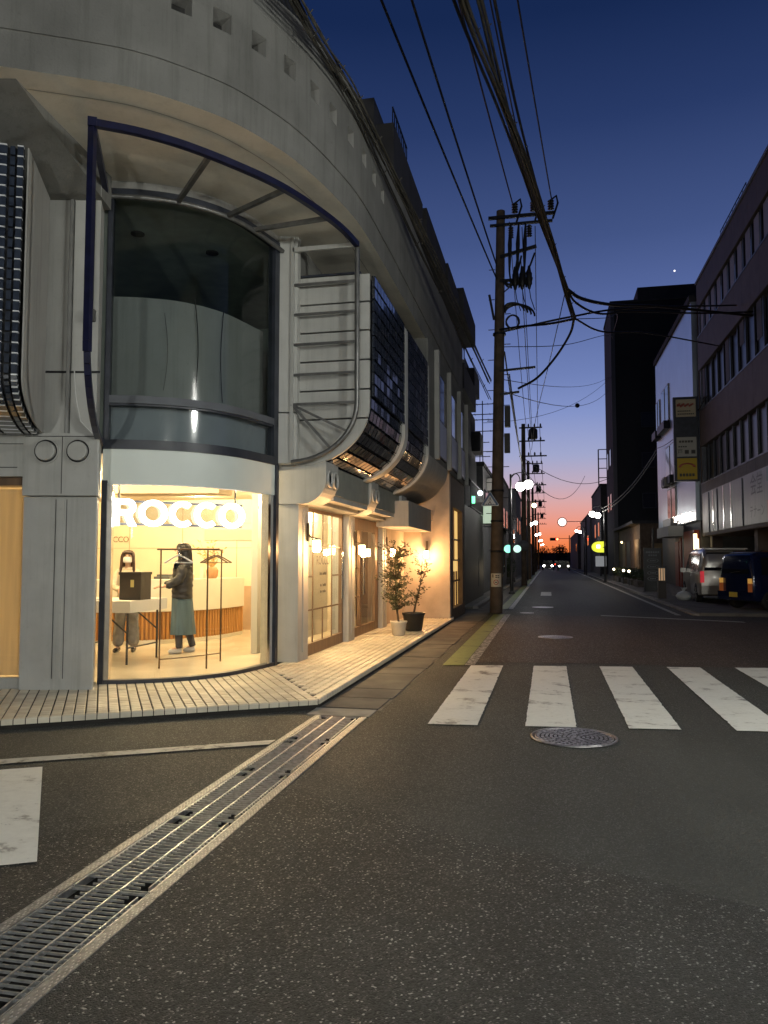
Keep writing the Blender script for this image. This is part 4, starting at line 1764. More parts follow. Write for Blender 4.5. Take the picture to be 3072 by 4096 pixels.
def letter(shape, cx, w, h, st):
    """outline strokes of a geometric sans letter as extruded segments: returns MB in sign space"""
    b = MB()
    D = .05
    c0 = sa + sx * cx + V(0, 0, 2.10)

    def P(x, y, o):
        return c0 + sx * x + V(0, 0, y) + sn * o

    def ringseg(cx_, cy_, rx, ry, a0, a1, n):
        R0, R1, F0, F1 = [], [], [], []
        for k in range(n + 1):
            a = a0 + (a1 - a0) * k / n
            co, si = math.cos(a), math.sin(a)
            for L, sc_, o in ((R0, 1, 0), (R1, 0, 0), (F0, 1, D), (F1, 0, D)):
                qx = rx * co if sc_ else (rx - st) * co
                qy = ry * si if sc_ else (ry - st) * si
                L.append(P(cx_ + qx, cy_ + qy, o))
        b.band(F0, F1)
        b.band(R1, R0)
        b.band(R0, F0)
        b.band(F1, R1)
        b.quad(R0[0], R1[0], F1[0], F0[0])
        b.quad(R1[-1], R0[-1], F0[-1], F1[-1])

    def blk(pts):
        n = len(pts)
        f = [P(x, y, D) for x, y in pts]
        r = [P(x, y, 0) for x, y in pts]
        b.add(f, [tuple(range(n))])
        b.add(r, [tuple(range(n))[::-1]])
        b.add(f + r, [(i, n + i, n + (i + 1) % n, (i + 1) % n) for i in range(n)])

    if shape == 'O':
        ringseg(0, 0, w / 2, h / 2, 0, 2 * math.pi, 40)
    elif shape == 'C':
        ringseg(0, 0, w / 2, h / 2, R(48), R(312), 30)
    elif shape == 'R':
        blk([(-w / 2, -h / 2), (-w / 2 + st, -h / 2), (-w / 2 + st, h / 2), (-w / 2, h / 2)])
        r = h * .30
        blk([(-w / 2 + st, h / 2 - st), (w / 2 - r, h / 2 - st), (w / 2 - r, h / 2), (-w / 2 + st, h / 2)])
        blk([(-w / 2 + st, h / 2 - 2 * r), (w / 2 - r, h / 2 - 2 * r), (w / 2 - r, h / 2 - 2 * r + st), (-w / 2 + st, h / 2 - 2 * r + st)])
        ringseg(w / 2 - r, h / 2 - r, r, r, -math.pi / 2, math.pi / 2, 16)
        blk([(w / 2 - st * 1.15, -h / 2), (w / 2 + .01, -h / 2), (.03 + st * .6, h / 2 - 2 * r), (.03 - st * .5, h / 2 - 2 * r)])
    return b


for sh, cx, w in (('R', .16, .27), ('O', .52, .365), ('C', .905, .34), ('C', 1.24, .34), ('O', 1.595, .36)):
    letter(sh, cx, w, .34, .068).build('letter_' + sh.lower(), LED, sign)
pa = [sa + sx * .02 - sn * .034, sa + sx * 1.74 - sn * .034]
MB().quad(pa[0] + V(0, 0, 1.972), pa[1] + V(0, 0, 1.972), pa[1] + V(0, 0, 2.228), pa[0] + V(0, 0, 2.228)).build('acrylic_plate', glass('acrylic', (0.50, 0.53, 0.55), base=0.05), sign)
for z in (2.245, 1.955):
    p, q = sa + sx * .0 + V(0, 0, z) - sn * .02, sa + sx * 1.76 + V(0, 0, z) - sn * .02
    MB().bar(p, q, .02, .028).build('rail', FRAME_G, sign)
for s_ in (.10, 1.66):
    p = sa + sx * s_ - sn * .02
    MB().bar(p + V(0, 0, 2.262), p + V(0, 0, 2.735), .018, .018).build('hanger', FRAME_D, sign)

# ---- reception counter
counter = thing('reception_counter', (-6, 12.6, FZ), 'curved cream reception counter with vertical oak slats inside the shop', 'counter')
CP = resample(spline([(-8.0, 11.5), (-7.2, 11.55), (-6.55, 11.8), (-6.0, 12.35), (-5.76, 13.0), (-5.70, 13.75)], 10), .05)
co, ci = offset(CP, .06), offset(CP, -.5)
b = MB()
b.strip(co, .64, 1.17).strip(ci[::-1], .64, 1.17)
b.band([(*p, 1.17) for p in co], [(*p, 1.17) for p in ci])
b.band([(*p, .64) for p in ci], [(*p, .64) for p in co])
b.quad((*co[-1], .64), (*ci[-1], .64), (*ci[-1], 1.17), (*co[-1], 1.17))
b.build('counter_top', CW, counter)
b = MB()
b.strip(CP, FZ, .64).quad((*CP[-1], FZ), (*ci[-1], FZ), (*ci[-1], .64), (*CP[-1], .64))
b.build('counter_body', mat('counter_wood', (0.34, 0.16, 0.05), 0.6, var=0.2), counter)
pl = offset(CP, .03)
MB().strip(pl, FZ + .001, FZ + .07).build('plinth', CW, counter)
for p in resample(offset(CP, .016), .068):
    MB().box((p[0], p[1], .40), (.034, .034, .46), rz=random.uniform(-.1, .1)).build('slat', OAK, counter)

# ---- folding table, bag, rack
table = thing('folding_table', (-5.9, 9.7, FZ), 'black legged folding table with white boxed top behind the shop window', 'table')
MB().bx(-6.45, -5.43, 9.32, 10.34, .80, .955).build('table_top', mat('table_white', (0.72, 0.68, 0.60), 0.5), table)
BLK = mat('black_metal', (0.03, 0.03, 0.032), 0.45, metal=0.3)
for x in (-5.52, -6.36):
    for y in (9.42, 10.22):
        MB().tube([(x, y, FZ + .001), (x, y, .80)], .016, 8).build('leg', BLK, table)
    MB().bar((x, 9.42, FZ + .22), (x, 10.22, FZ + .22), .018, .018).build('stretcher', BLK, table)
for y in (9.42, 10.22):
    MB().bar((-5.52, y, .52), (-5.87, y, .79), .014, .018).build('brace', BLK, table)
bag = thing('tote_box', (-5.75, 9.8, .956), 'square black lidded box with a small yellow sign on the folding table', 'box')
bm_ = MB().bx(-5.77, -5.45, 9.62, 9.90, .956, 1.30)
bm_.build('box_body', mat('box_black', (0.035, 0.028, 0.024), 0.6, var=0.2), bag)
MB().bx(-5.78, -5.44, 9.61, 9.91, 1.2995, 1.335).build('lid', mat('box_black'  , (0.03,) * 3), bag)
MB().bx(-5.60, -5.55, 9.612, 9.6185, 1.13, 1.23).build('price_tag', mat('tag_yellow', (0.8, 0.68, 0.25), 0.5), bag)
wb = MB().bx(-6.38, -6.05, 9.40, 9.62, .956, .972)
tag(wb.build('paper_sheet', mat('table_white', (0.7,) * 3)), 'white paper sheet lying on the folding table', 'paper')

rack = thing('garment_rack', (-4.6, 9.5, FZ), 'thin bronze garment rack with bare hangers behind the shop window', 'rack')
BRZ = mat('bronze', (0.13, 0.085, 0.045), 0.35, metal=0.7, var=0.2)
RH = 1.64
rp = [(-4.93, 9.20), (-4.33, 9.32), (-4.45, 10.02)]
for x, y in rp:
    MB().tube([(x, y, FZ + .001), (x, y, RH)], .011, 8).build('post', BRZ, rack)
MB().tube([(-4.98, 9.19, RH), (-4.18, 9.35, RH)], .011, 8).build('rail', BRZ, rack)
MB().tube([(-4.33, 9.32, RH), (-4.45, 10.05, RH)], .010, 8).build('rail', BRZ, rack)
MB().tube([(-4.93, 9.20, .22), (-4.7, 9.5, .22), (-4.55, 9.8, .22), (-4.45, 10.02, .22)], .008, 8).build('stretcher', BRZ, rack)


def hanger(c, dirv, m, label):
    d = Vector(dirv).normalized()
    c = Vector(c)
    t = thing('clothes_hanger', c, label, 'hanger')
    hk = [c + d * .012 + V(0, 0, .0), c + V(0, 0, .02), c - d * .018 + V(0, 0, .005), c - d * .012 + V(0, 0, -.02), c + V(0, 0, -.04), c + V(0, 0, -.075)]
    MB().tube(hk, .004, 6).build('hook', CHROME, t)
    s = c + V(0, 0, -.075)
    b = MB()
    b.tube([s - d * .19 + V(0, 0, -.10), s - d * .08 + V(0, 0, -.035), s, s + d * .08 + V(0, 0, -.035), s + d * .19 + V(0, 0, -.10)], .010, 8)
    b.build('shoulder', m, t)
    MB().tube([s - d * .19 + V(0, 0, -.10), s + d * .19 + V(0, 0, -.10)], .006, 6).build('bar', m, t)
    return t


hanger((-4.70, 9.246, RH), (1, .25, 0), mat('hanger_white', (0.8, 0.8, 0.78), 0.4), 'white clothes hanger on the garment rack')
hanger((-4.38, 9.62, RH), (.98, .1, 0), mat('hanger_wood', (0.16, 0.09, 0.05), 0.5), 'dark wooden clothes hanger nearest the front post of the rack')
hanger((-4.41, 9.80, RH), (.95, .3, 0), mat('hanger_wood', (0.16, 0.09, 0.05), 0.5), 'dark wooden clothes hanger nearest the rear post of the rack')

# ---- dried arrangement, tray and roll on the counter
vase = thing('dried_plant', (-5.95, 13.0, 1.171), 'dried orange palm leaves in a pot on the counter', 'plant')
MB().lathe((-5.95, 13.0, 1.171), [(.07, 0), (.10, .05), (.11, .14), (.08, .2), (.075, .2), (.07, .15)], 16).build('pot', mat('terracotta', (0.42, 0.22, 0.10), 0.7), vase)
DRY = mat('dry_leaf', (0.60, 0.38, 0.14), 0.7, var=0.3)
for k in range(13):
    a = random.uniform(0, 6.28)
    ln = random.uniform(.35, .62)
    sp = random.uniform(.25, .9)
    pts = []
    for j in range(6):
        t = j / 5
        pts.append(V(-5.95 + math.cos(a) * sp * ln * t, 13.0 + math.sin(a) * sp * ln * t * .8, 1.33 + ln * (t - .35 * t * t * sp)))
    b = MB().tube(pts, [.006, .006, .005, .004, .003, .002], 5)
    for j in range(1, 6):
        for s_ in (-1, 1):
            p = pts[j]
            e = p + V(random.uniform(-.05, .05) + s_ * .07 * math.sin(a), s_ * .07 * math.cos(a), random.uniform(.0, .09))
            mid = (p + e) / 2 + V(0, 0, .018)
            b.add([p, mid, e, (p + e) / 2 - V(0, 0, .012)], [(0, 1, 2, 3)])
    b.build('frond', DRY, vase)
tag(MB().bx(-6.75, -6.45, 12.35, 12.62, 1.171, 1.215).bx(-6.72, -6.5, 12.4, 12.55, 1.2155, 1.25).build('leaflet_stack', mat('paper_dark', (0.08, 0.09, 0.10), 0.5)), 'dark stack of leaflets on the counter', 'leaflets')
tag(MB().tube([(-6.55, 12.8, 1.26), (-6.2, 12.75, 1.26)], .05, 14).build('paper_roll', mat('table_white', (0.7,) * 3)), 'white paper roll lying on the counter', 'paper roll')
tag(MB().tube([(-6.1, 12.9, 1.172), (-6.1, 12.9, 1.38)], [.04, .035], 14).build('counter_bottle', CW), 'small cream bottle beside the dried plant on the counter', 'bottle')
# folding stools behind the first glass door
for k, y in enumerate((11.15, 11.62)):
    st = thing('folding_stool', (-4.02, y, FZ), ('bronze crossed-leg stool behind the glass door, next to the first column' if k == 0 else 'bronze crossed-leg stool behind the middle of the glass door'), 'stool')
    b = MB().bx(-4.16, -3.90, y - .17, y + .17, .60, .63)
    b.build('seat', BRZ, st)
    for x in (-4.13, -3.93):
        MB().tube([(x, y - .15, FZ + .001), (x, y + .15, .60)], .009, 6).build('leg', BRZ, st)
        MB().tube([(x, y + .15, FZ + .001), (x, y - .15, .60)], .009, 6).build('leg', BRZ, st)
# ================================================================ people in the shop
SKIN = mat('skin', (0.62, 0.38, 0.26), 0.5, var=0.06)
HAIR_B = mat('hair_black', (0.012, 0.011, 0.011), 0.35, var=0.4, scale=30, stretch=(1, 1, .1))
HAIR_BR = mat('hair_brown', (0.05, 0.022, 0.012), 0.4, var=0.4, scale=30, stretch=(1, 1, .1))


def skinned(name, joints, edges, m, parent, root, sub=2):
    """one continuous surface grown round a skeleton: joints = {name: (pos, radius)}"""
    me = bpy.data.meshes.new(name)
    names = list(joints)
    me.from_pydata([joints[n][0] for n in names], [(names.index(a), names.index(b)) for a, b in edges], [])
    me.materials.append(m)
    o = bpy.data.objects.new(name, me)
    col.objects.link(o)
    sk = o.modifiers.new('skin', 'SKIN')
    sk.use_smooth_shade = True
    sk.branch_smoothing = 0.4
    lay = me.skin_vertices[0].data
    for i, n in enumerate(names):
        r = joints[n][1]
        lay[i].radius = r if isinstance(r, tuple) else (r, r)
        lay[i].use_root = (n == root)
    ss = o.modifiers.new('sub', 'SUBSURF')
    ss.levels = sub
    ss.render_levels = sub
    if parent:
        o.parent = parent
        o.matrix_parent_inverse = Matrix.Identity(4)
    return o


_fold = {}


def folds(o, strength, size):
    """cloth folds: procedural displacement"""
    if size not in _fold:
        tx = bpy.data.textures.new('folds', 'CLOUDS')
        tx.noise_scale = size
        tx.noise_depth = 3
        _fold[size] = tx
    d = o.modifiers.new('folds', 'DISPLACE')
    d.texture = _fold[size]
    d.strength = strength
    d.mid_level = .5
    return o


def strands(parent, rings, n, m, seed, r=.0035):
    """loose hair strands lying over the hair mass"""
    rnd = random.Random(seed)
    b = MB()
    for _ in range(n):
        a = rnd.uniform(0, 6.283)
        P = []
        k0 = rnd.randint(0, 1)
        for k, (cx, cy, z, rx, ry) in enumerate(rings[k0:]):
            q = 1.03 + rnd.uniform(-.02, .05)
            P.append((cx + rx * q * math.cos(a), cy + ry * q * math.sin(a), z - rnd.uniform(0, .01)))
            a += rnd.uniform(-.05, .05)
        b.tube(P, r, 4, cap=False)
    o = local_part(b, 'hair_strands', m, parent)
    o['kind'] = 'stuff'
    return o


def ell_loft(rings, n=24):
    """rings: (cx, cy, z, rx, ry) -> closed lofted surface"""
    b = MB()
    vs = []
    for (cx, cy, z, rx, ry) in rings:
        for j in range(n):
            a = 2 * math.pi * j / n
            vs.append((cx + rx * math.cos(a), cy + ry * math.sin(a), z))
    b.add(vs, [(i * n + j, i * n + (j + 1) % n, (i + 1) * n + (j + 1) % n, (i + 1) * n + j) for i in range(len(rings) - 1) for j in range(n)], True)
    b.add(vs[:n], [tuple(range(n))[::-1]])
    b.add(vs[-n:], [tuple(range(n))])
    return b


def local_part(mb, name, m, parent):
    """mesh given in the parent's own coordinates"""
    o = mb.build(name, m)
    o.parent = parent
    o.matrix_parent_inverse = Matrix.Identity(4)
    return o


def hand(J, E, side, wrist, tip_dir, up, thumb_dir, pre, curl=.35):
    """palm and five fingers continuing an arm"""
    w = Vector(wrist)
    d = Vector(tip_dir).normalized()
    u = Vector(up).normalized()
    s = d.cross(u).normalized()
    palm = w + d * .065
    J[pre + 'palm'] = (tuple(palm), (.030, .018))
    E.append((pre + 'wrist', pre + 'palm'))
    for k, (off, ln) in enumerate(((-.026, .062), (-.009, .072), (.009, .068), (.025, .052))):
        b = palm + d * .028 + s * off
        m1 = b + d * ln * .5 - u * ln * curl * .25
        e = b + d * ln * (1 - curl * .3) - u * ln * curl
        for q, p, r in (('a', b, .0095), ('b', m1, .009), ('c', e, .0075)):
            J[pre + f'f{k}{q}'] = (tuple(p), r)
        E += [(pre + 'palm', pre + f'f{k}a'), (pre + f'f{k}a', pre + f'f{k}b'), (pre + f'f{k}b', pre + f'f{k}c')]
    t = Vector(thumb_dir).normalized()
    b = w + d * .03 + t * .026
    e = b + d * .035 + t * .02
    J[pre + 't0'] = (tuple(b), .011)
    J[pre + 't1'] = (tuple(e), .009)
    E += [(pre + 'wrist', pre + 't0'), (pre + 't0', pre + 't1')]


def make_body(J, E):
    return J, E


# ---------------------------------------------------------------- customer: seen from behind her right, facing the counter's left end
# local axes: facing -Y local (front), X to her left... turned afterwards
p1 = thing('person', (-5.43, 10.80, FZ), 'person with long black hair in dark puffer jacket and teal skirt standing at the counter', 'person', rz=R(-62))
H = 1.66
J = {
    'pelvis': ((0, 0, .88), (.125, .10)), 'waist': ((0, .005, 1.02), (.115, .09)), 'chest': ((0, .0, 1.22), (.135, .10)),
    'neck0': ((0, .01, 1.385), (.06, .055)), 'neck': ((0, .0, 1.43), (.045, .048)), 'head0': ((0, -.015, 1.49), (.066, .078)), 'head': ((0, -.01, 1.565), (.074, .088)), 'head1': ((0, 0, 1.61), (.055, .065)),
    'shl': ((.15, .01, 1.33), .052), 'shr': ((-.15, .01, 1.33), .052),
    'ell': ((.215, -.05, 1.09), .038), 'elr': ((-.215, -.06, 1.09), .038),
    'l_wrist': ((.14, -.25, 1.00), .024), 'r_wrist': ((-.13, -.27, 1.00), .024),
    'hipl': ((.07, 0, .82), .075), 'hipr': ((-.07, 0, .82), .075),
    'knl': ((.07, -.05, .47), .056), 'knr': ((-.07, .06, .47), .056),
    'anl': ((.085, -.03, .09), .036), 'anr': ((-.09, .17, .10), .036),
    'tol': ((.09, -.16, .035), .030), 'tor': ((-.095, .06, .035), .030),
}
E = [('pelvis', 'waist'), ('waist', 'chest'), ('chest', 'neck0'), ('neck0', 'neck'), ('neck', 'head0'), ('head0', 'head'), ('head', 'head1'), ('chest', 'shl'), ('chest', 'shr'), ('shl', 'ell'), ('shr', 'elr'), ('ell', 'l_wrist'), ('elr', 'r_wrist'),
     ('pelvis', 'hipl'), ('pelvis', 'hipr'), ('hipl', 'knl'), ('hipr', 'knr'), ('knl', 'anl'), ('knr', 'anr'), ('anl', 'tol'), ('anr', 'tor')]
hand(J, E, 1, J['l_wrist'][0], (-.25, -.95, -.05), (0, 0, 1), (-.9, -.2, .2), 'l_')
hand(J, E, -1, J['r_wrist'][0], (.2, -.95, -.05), (0, 0, 1), (.9, -.2, .2), 'r_')
skinned('body', J, E, SKIN, p1, 'pelvis')
local_part(MB().tube([(0, -.098, 1.565), (0, -.115, 1.535), (0, -.102, 1.525)], [.010, .013, .010], 8), 'nose', SKIN, p1)
EYE = mat('eye', (0.01, 0.01, 0.01), 0.2)
LIP = mat('lip', (0.45, 0.16, 0.13), 0.5)
for s_ in (-1, 1):
    local_part(MB().sphere((s_ * .030, -.083, 1.562), .010, 8, 6), 'eye', EYE, p1)
    local_part(MB().sphere((s_ * .078, .0, 1.55), .018, 8, 6, sz=1.6), 'ear', SKIN, p1)
local_part(MB().tube([(-.018, -.090, 1.495), (0, -.095, 1.493), (.018, -.090, 1.495)], .006, 6), 'mouth', LIP, p1)
# long black hair falling over the back
rings = [(0, .012, 1.655, .02, .025), (0, .012, 1.645, .06, .07), (0, .014, 1.61, .088, .098), (0, .020, 1.56, .096, .105), (0, .045, 1.50, .096, .088), (0, .062, 1.43, .100, .075), (0, .085, 1.33, .115, .062), (0, .098, 1.22, .118, .052), (0, .10, 1.12, .105, .042), (0, .10, 1.06, .08, .03)]
local_part(ell_loft(rings, 28), 'hair', HAIR_B, p1)
strands(p1, rings, 90, HAIR_B, 5)
for s_ in (-1, 1):
    local_part(MB().tube([(s_ * .075, -.055, 1.60), (s_ * .092, -.05, 1.53), (s_ * .10, -.04, 1.43), (s_ * .11, -.05, 1.32)], [.02, .028, .026, .012], 8), 'hair_lock', HAIR_B, p1)
# quilted puffer jacket: one surface of body and sleeves, with puffed rings
PUFF = mat('puffer', (0.011, 0.012, 0.018), 0.55, var=0.3, scale=6, bump=0.3, bscale=20)
JJ, EE = {}, []
tz = [.80, .845, .885, .93, .97, 1.015, 1.055, 1.10, 1.145, 1.19, 1.235, 1.28, 1.325, 1.365]
prev = None
for i, z in enumerate(tz):
    puff = .010 if i % 2 else -.006
    rx = .205 + puff - max(0, z - 1.2) * .12
    JJ[f't{i}'] = ((0, .005, z), (rx, .165 + puff - max(0, z - 1.25) * .2))
    if prev:
        EE.append((prev, f't{i}'))
    prev = f't{i}'
JJ['col'] = ((0, .005, 1.415), (.075, .070))
EE.append((prev, 'col'))
for s_, el_, wr_, sh in ((1, J['ell'][0], J['l_wrist'][0], 'L'), (-1, J['elr'][0], J['r_wrist'][0], 'R')):
    pts = [Vector((s_ * .155, .01, 1.31)), Vector((s_ * .165, .01, 1.31)).lerp(Vector(el_), .35), Vector((s_ * .16, .01, 1.31)).lerp(Vector(el_), .7), Vector(el_), Vector(el_).lerp(Vector(wr_), .35), Vector(el_).lerp(Vector(wr_), .68), Vector(el_).lerp(Vector(wr_), .92)]
    pr = 't11'
    for i, p in enumerate(pts):
        JJ[f'{sh}{i}'] = (tuple(p), .082 - .005 * i + (.008 if i % 2 else 0))
        EE.append((pr, f'{sh}{i}'))
        pr = f'{sh}{i}'
folds(skinned('jacket', JJ, EE, PUFF, p1, 't0', 3), .035, .07)
SK = mat('teal_skirt', (0.075, 0.125, 0.165), 0.75, var=0.25, scale=14, stretch=(2, 2, .15))
b = MB()
vs = []
N = 40
zs = [.88, .78, .66, .54, .40, .28]
for i, z in enumerate(zs):
    t = i / 5
    for j in range(N):
        a = 2 * math.pi * j / N
        fold = 1 + (.05 + .04 * t) * math.sin(a * 9) * t
        vs.append(((.165 + .005 * t) * math.cos(a) * fold, (.15 + .03 * t) * math.sin(a) * fold + .02 * t, z))
b.add(vs, [(i * N + j, i * N + (j + 1) % N, (i + 1) * N + (j + 1) % N, (i + 1) * N + j) for i in range(5) for j in range(N)], True)
b.add(vs[:N], [tuple(range(N))])
local_part(b, 'skirt', SK, p1)
LEG = mat('leggings', (0.035, 0.035, 0.045), 0.8, var=0.2)
for sg, kn, an in (('l', 'knl', 'anl'), ('r', 'knr', 'anr')):
    k_, a_ = Vector(J[kn][0]), Vector(J[an][0])
    local_part(MB().tube([k_ + V(0, 0, .1), k_, k_.lerp(a_, .35), k_.lerp(a_, .8), a_ + V(0, 0, -.01)], [.07, .062, .064, .052, .052], 12), 'legging', LEG, p1)
SHOE = mat('shoe_white', (0.65, 0.62, 0.58), 0.5)
for an, to in (('anl', 'tol'), ('anr', 'tor')):
    a_, t_ = Vector(J[an][0]), Vector(J[to][0])
    hl = a_ + V(0, .035, 0)
    local_part(MB().tube([V(hl.x, hl.y, .042), V(a_.x, a_.y, .045), V(a_.x, a_.y * .5 + t_.y * .5, .042), V(t_.x, t_.y, .036), V(t_.x, t_.y - .03, .03)], [.034, .044, .044, .036, .02], 10), 'shoe', SHOE, p1)

# ---------------------------------------------------------------- assistant behind the table, facing the window
p2 = thing('person', (-6.30, 10.74, FZ), 'person with brown hair in white mask and cream sweater behind the folding table', 'person', rz=R(22))
J = {
    'pelvis': ((0, 0, .82), (.12, .10)), 'waist': ((0, .0, .95), (.11, .085)), 'chest': ((0, -.01, 1.14), (.13, .095)),
    'neck0': ((0, -.005, 1.29), (.055, .052)), 'neck': ((0, -.015, 1.335), (.042, .045)), 'head0': ((0, -.035, 1.39), (.062, .076)), 'head': ((0, -.035, 1.455), (.070, .084)), 'head1': ((0, -.03, 1.50), (.052, .062)),
    'shl': ((.14, 0, 1.235), .048), 'shr': ((-.14, 0, 1.235), .048),
    'ell': ((.21, -.07, 1.01), .036), 'elr': ((-.20, -.08, 1.00), .036),
    'l_wrist': ((.16, -.30, 1.06), .023), 'r_wrist': ((-.07, -.28, .95), .023),
    'hipl': ((.085, 0, .76), .085), 'hipr': ((-.085, 0, .76), .085),
    'knl': ((.09, -.01, .44), .056), 'knr': ((-.10, -.02, .44), .056),
    'anl': ((.10, .01, .08), .036), 'anr': ((-.13, .01, .08), .036),
    'tol': ((.11, -.12, .035), .030), 'tor': ((-.15, -.12, .035), .030),
}
E = [('pelvis', 'waist'), ('waist', 'chest'), ('chest', 'neck0'), ('neck0', 'neck'), ('neck', 'head0'), ('head0', 'head'), ('head', 'head1'), ('chest', 'shl'), ('chest', 'shr'), ('shl', 'ell'), ('shr', 'elr'), ('ell', 'l_wrist'), ('elr', 'r_wrist'),
     ('pelvis', 'hipl'), ('pelvis', 'hipr'), ('hipl', 'knl'), ('hipr', 'knr'), ('knl', 'anl'), ('knr', 'anr'), ('anl', 'tol'), ('anr', 'tor')]
hand(J, E, 1, J['l_wrist'][0], (-.1, -.9, .1), (0, 0, 1), (-.9, -.2, .2), 'l_')
hand(J, E, -1, J['r_wrist'][0], (.2, -.9, -.15), (0, 0, 1), (.9, -.2, .2), 'r_')
skinned('body', J, E, SKIN, p2, 'pelvis')
for s_ in (-1, 1):
    local_part(MB().sphere((s_ * .028, -.108, 1.462), .0095, 8, 6, sz=.7), 'eye', EYE, p2)
    local_part(MB().tube([(s_ * .045, -.104, 1.483), (s_ * .018, -.112, 1.486)], .004, 6), 'brow', HAIR_BR, p2)
    local_part(MB().sphere((s_ * .073, -.03, 1.44), .016, 8, 6, sz=1.6), 'ear', SKIN, p2)
local_part(MB().tube([(0, -.112, 1.46), (0, -.128, 1.44)], [.008, .011], 8), 'nose', SKIN, p2)
MASK = mat('face_mask', (0.82, 0.80, 0.76), 0.8)
b = MB()
vs = []
for i in range(6):
    z = 1.443 - .085 * i / 5
    for j in range(9):
        a = R(-70 + 140 * j / 8)
        r = .074 + .012 * math.cos(a) - (.010 if i in (0, 5) else 0)
        vs.append((r * math.sin(a) * .92, -.040 - (r + .014) * math.cos(a), z))
b.add(vs, [(i * 9 + j, i * 9 + j + 1, (i + 1) * 9 + j + 1, (i + 1) * 9 + j) for i in range(5) for j in range(8)], True)
local_part(b, 'mask', MASK, p2)
rings = [(0, -.01, 1.55, .02, .025), (0, -.012, 1.542, .055, .062), (0, -.012, 1.515, .082, .088), (0, .002, 1.47, .089, .078), (0, .015, 1.40, .088, .062), (0, .02, 1.33, .085, .05), (0, .03, 1.27, .08, .04)]
local_part(ell_loft(rings, 24), 'hair', HAIR_BR, p2)
strands(p2, rings, 70, HAIR_BR, 6, .003)
for s_ in (-1, 1):
    local_part(MB().tube([(s_ * .06, -.075, 1.52), (s_ * .083, -.07, 1.45), (s_ * .088, -.065, 1.36), (s_ * .095, -.085, 1.26), (s_ * .10, -.10, 1.18)], [.018, .024, .024, .022, .008], 8), 'hair_lock', HAIR_BR, p2)
local_part(MB().tube([(-.06, -.088, 1.505), (0, -.107, 1.51), (.06, -.088, 1.505)], [.014, .018, .014], 8), 'fringe', HAIR_BR, p2)
SWEAT = mat('sweater', (0.72, 0.62, 0.46), 0.9, var=0.12, scale=12, bump=0.3, bscale=60)
JJ, EE = {}, []
tz = [.76, .84, .92, 1.0, 1.08, 1.16, 1.23]
prev = None
for i, z in enumerate(tz):
    JJ[f't{i}'] = ((0, -.005, z), (.165 - max(0, z - 1.1) * .15, .125 - max(0, z - 1.1) * .15))
    if prev:
        EE.append((prev, f't{i}'))
    prev = f't{i}'
JJ['col'] = ((0, -.01, 1.295), (.072, .068))
EE.append((prev, 'col'))
for s_, el_, wr_, sh in ((1, J['ell'][0], J['l_wrist'][0], 'L'), (-1, J['elr'][0], J['r_wrist'][0], 'R')):
    pts = [Vector((s_ * .145, 0, 1.215)), Vector((s_ * .155, 0, 1.21)).lerp(Vector(el_), .5), Vector(el_), Vector(el_).lerp(Vector(wr_), .45), Vector(el_).lerp(Vector(wr_), .9)]
    pr = 't5'
    for i, p in enumerate(pts):
        JJ[f'{sh}{i}'] = (tuple(p), .064 - .006 * i)
        EE.append((pr, f'{sh}{i}'))
        pr = f'{sh}{i}'
folds(skinned('sweater', JJ, EE, SWEAT, p2, 't0', 3), .03, .06)
TRO = mat('grey_trousers', (0.15, 0.14, 0.135), 0.85, var=0.2, scale=10)
JJ = {'w': ((0, 0, .82), (.135, .11)), 'c': ((0, 0, .74), (.13, .11)),
      'la': ((.085, 0, .66), .095), 'lb': ((.09, -.01, .44), .088), 'lc': ((.10, .0, .20), .088), 'ld': ((.10, .0, .075), .090),
      'ra': ((-.09, 0, .66), .095), 'rb': ((-.105, -.01, .44), .088), 'rc': ((-.125, .0, .20), .088), 'rd': ((-.13, .0, .075), .090)}
EE = [('w', 'c'), ('c', 'la'), ('la', 'lb'), ('lb', 'lc'), ('lc', 'ld'), ('c', 'ra'), ('ra', 'rb'), ('rb', 'rc'), ('rc', 'rd')]
folds(skinned('trousers', JJ, EE, TRO, p2, 'w', 3), .03, .07)
for an, to in (('anl', 'tol'), ('anr', 'tor')):
    a_, t_ = Vector(J[an][0]), Vector(J[to][0])
    local_part(MB().tube([V(a_.x, a_.y + .03, .04), V(a_.x, a_.y, .045), V(t_.x, t_.y, .036), V(t_.x, t_.y - .04, .028)], [.034, .044, .036, .02], 10), 'shoe', EYE, p2)
# ================================================================ sconces, pots, trees in front of the shop
GLOW_W = emit('sconce_glow', (1.0, 0.72, 0.36), 26)
BRONZE = mat('sconce_bronze', (0.10, 0.075, 0.05), 0.4, metal=0.6)


def sconce(x, y, z, dx, dy, label, power):
    """jar lamp on a bracket; (dx, dy) points away from the wall"""
    t = thing('wall_sconce', (x, y, z), label, 'lamp', 'wall sconces along the shop front')
    MB().box((x + dx * .012, y + dy * .012, z + .20), (.06 if dx == 0 else .022, .06 if dy == 0 else .022, .26)).build('back_plate', BRONZE, t)
    cx, cy = x + dx * .14, y + dy * .14
    MB().tube([(x + dx * .02, y + dy * .02, z + .16), (x + dx * .06, y + dy * .06, z + .13), (x + dx * .10, y + dy * .10, z + .115), (cx, cy, z + .11)], .009, 8).build('arm', BRONZE, t)
    MB().lathe((cx, cy, z), [(.03, .115), (.068, .10), (.068, .085), (.05, .085)], 20).build('cap', BRONZE, t)
    MB().lathe((cx, cy, z), [(.05, .084), (.058, .06), (.058, -.06), (.045, -.085), (1e-4, -.088)], 20).build('shade', GLOW_W, t)
    lamp('sconce_lamp', (cx + dx * .10, cy + dy * .10, z - .04), power, (1.0, 0.52, 0.20), .06, t)
    return t


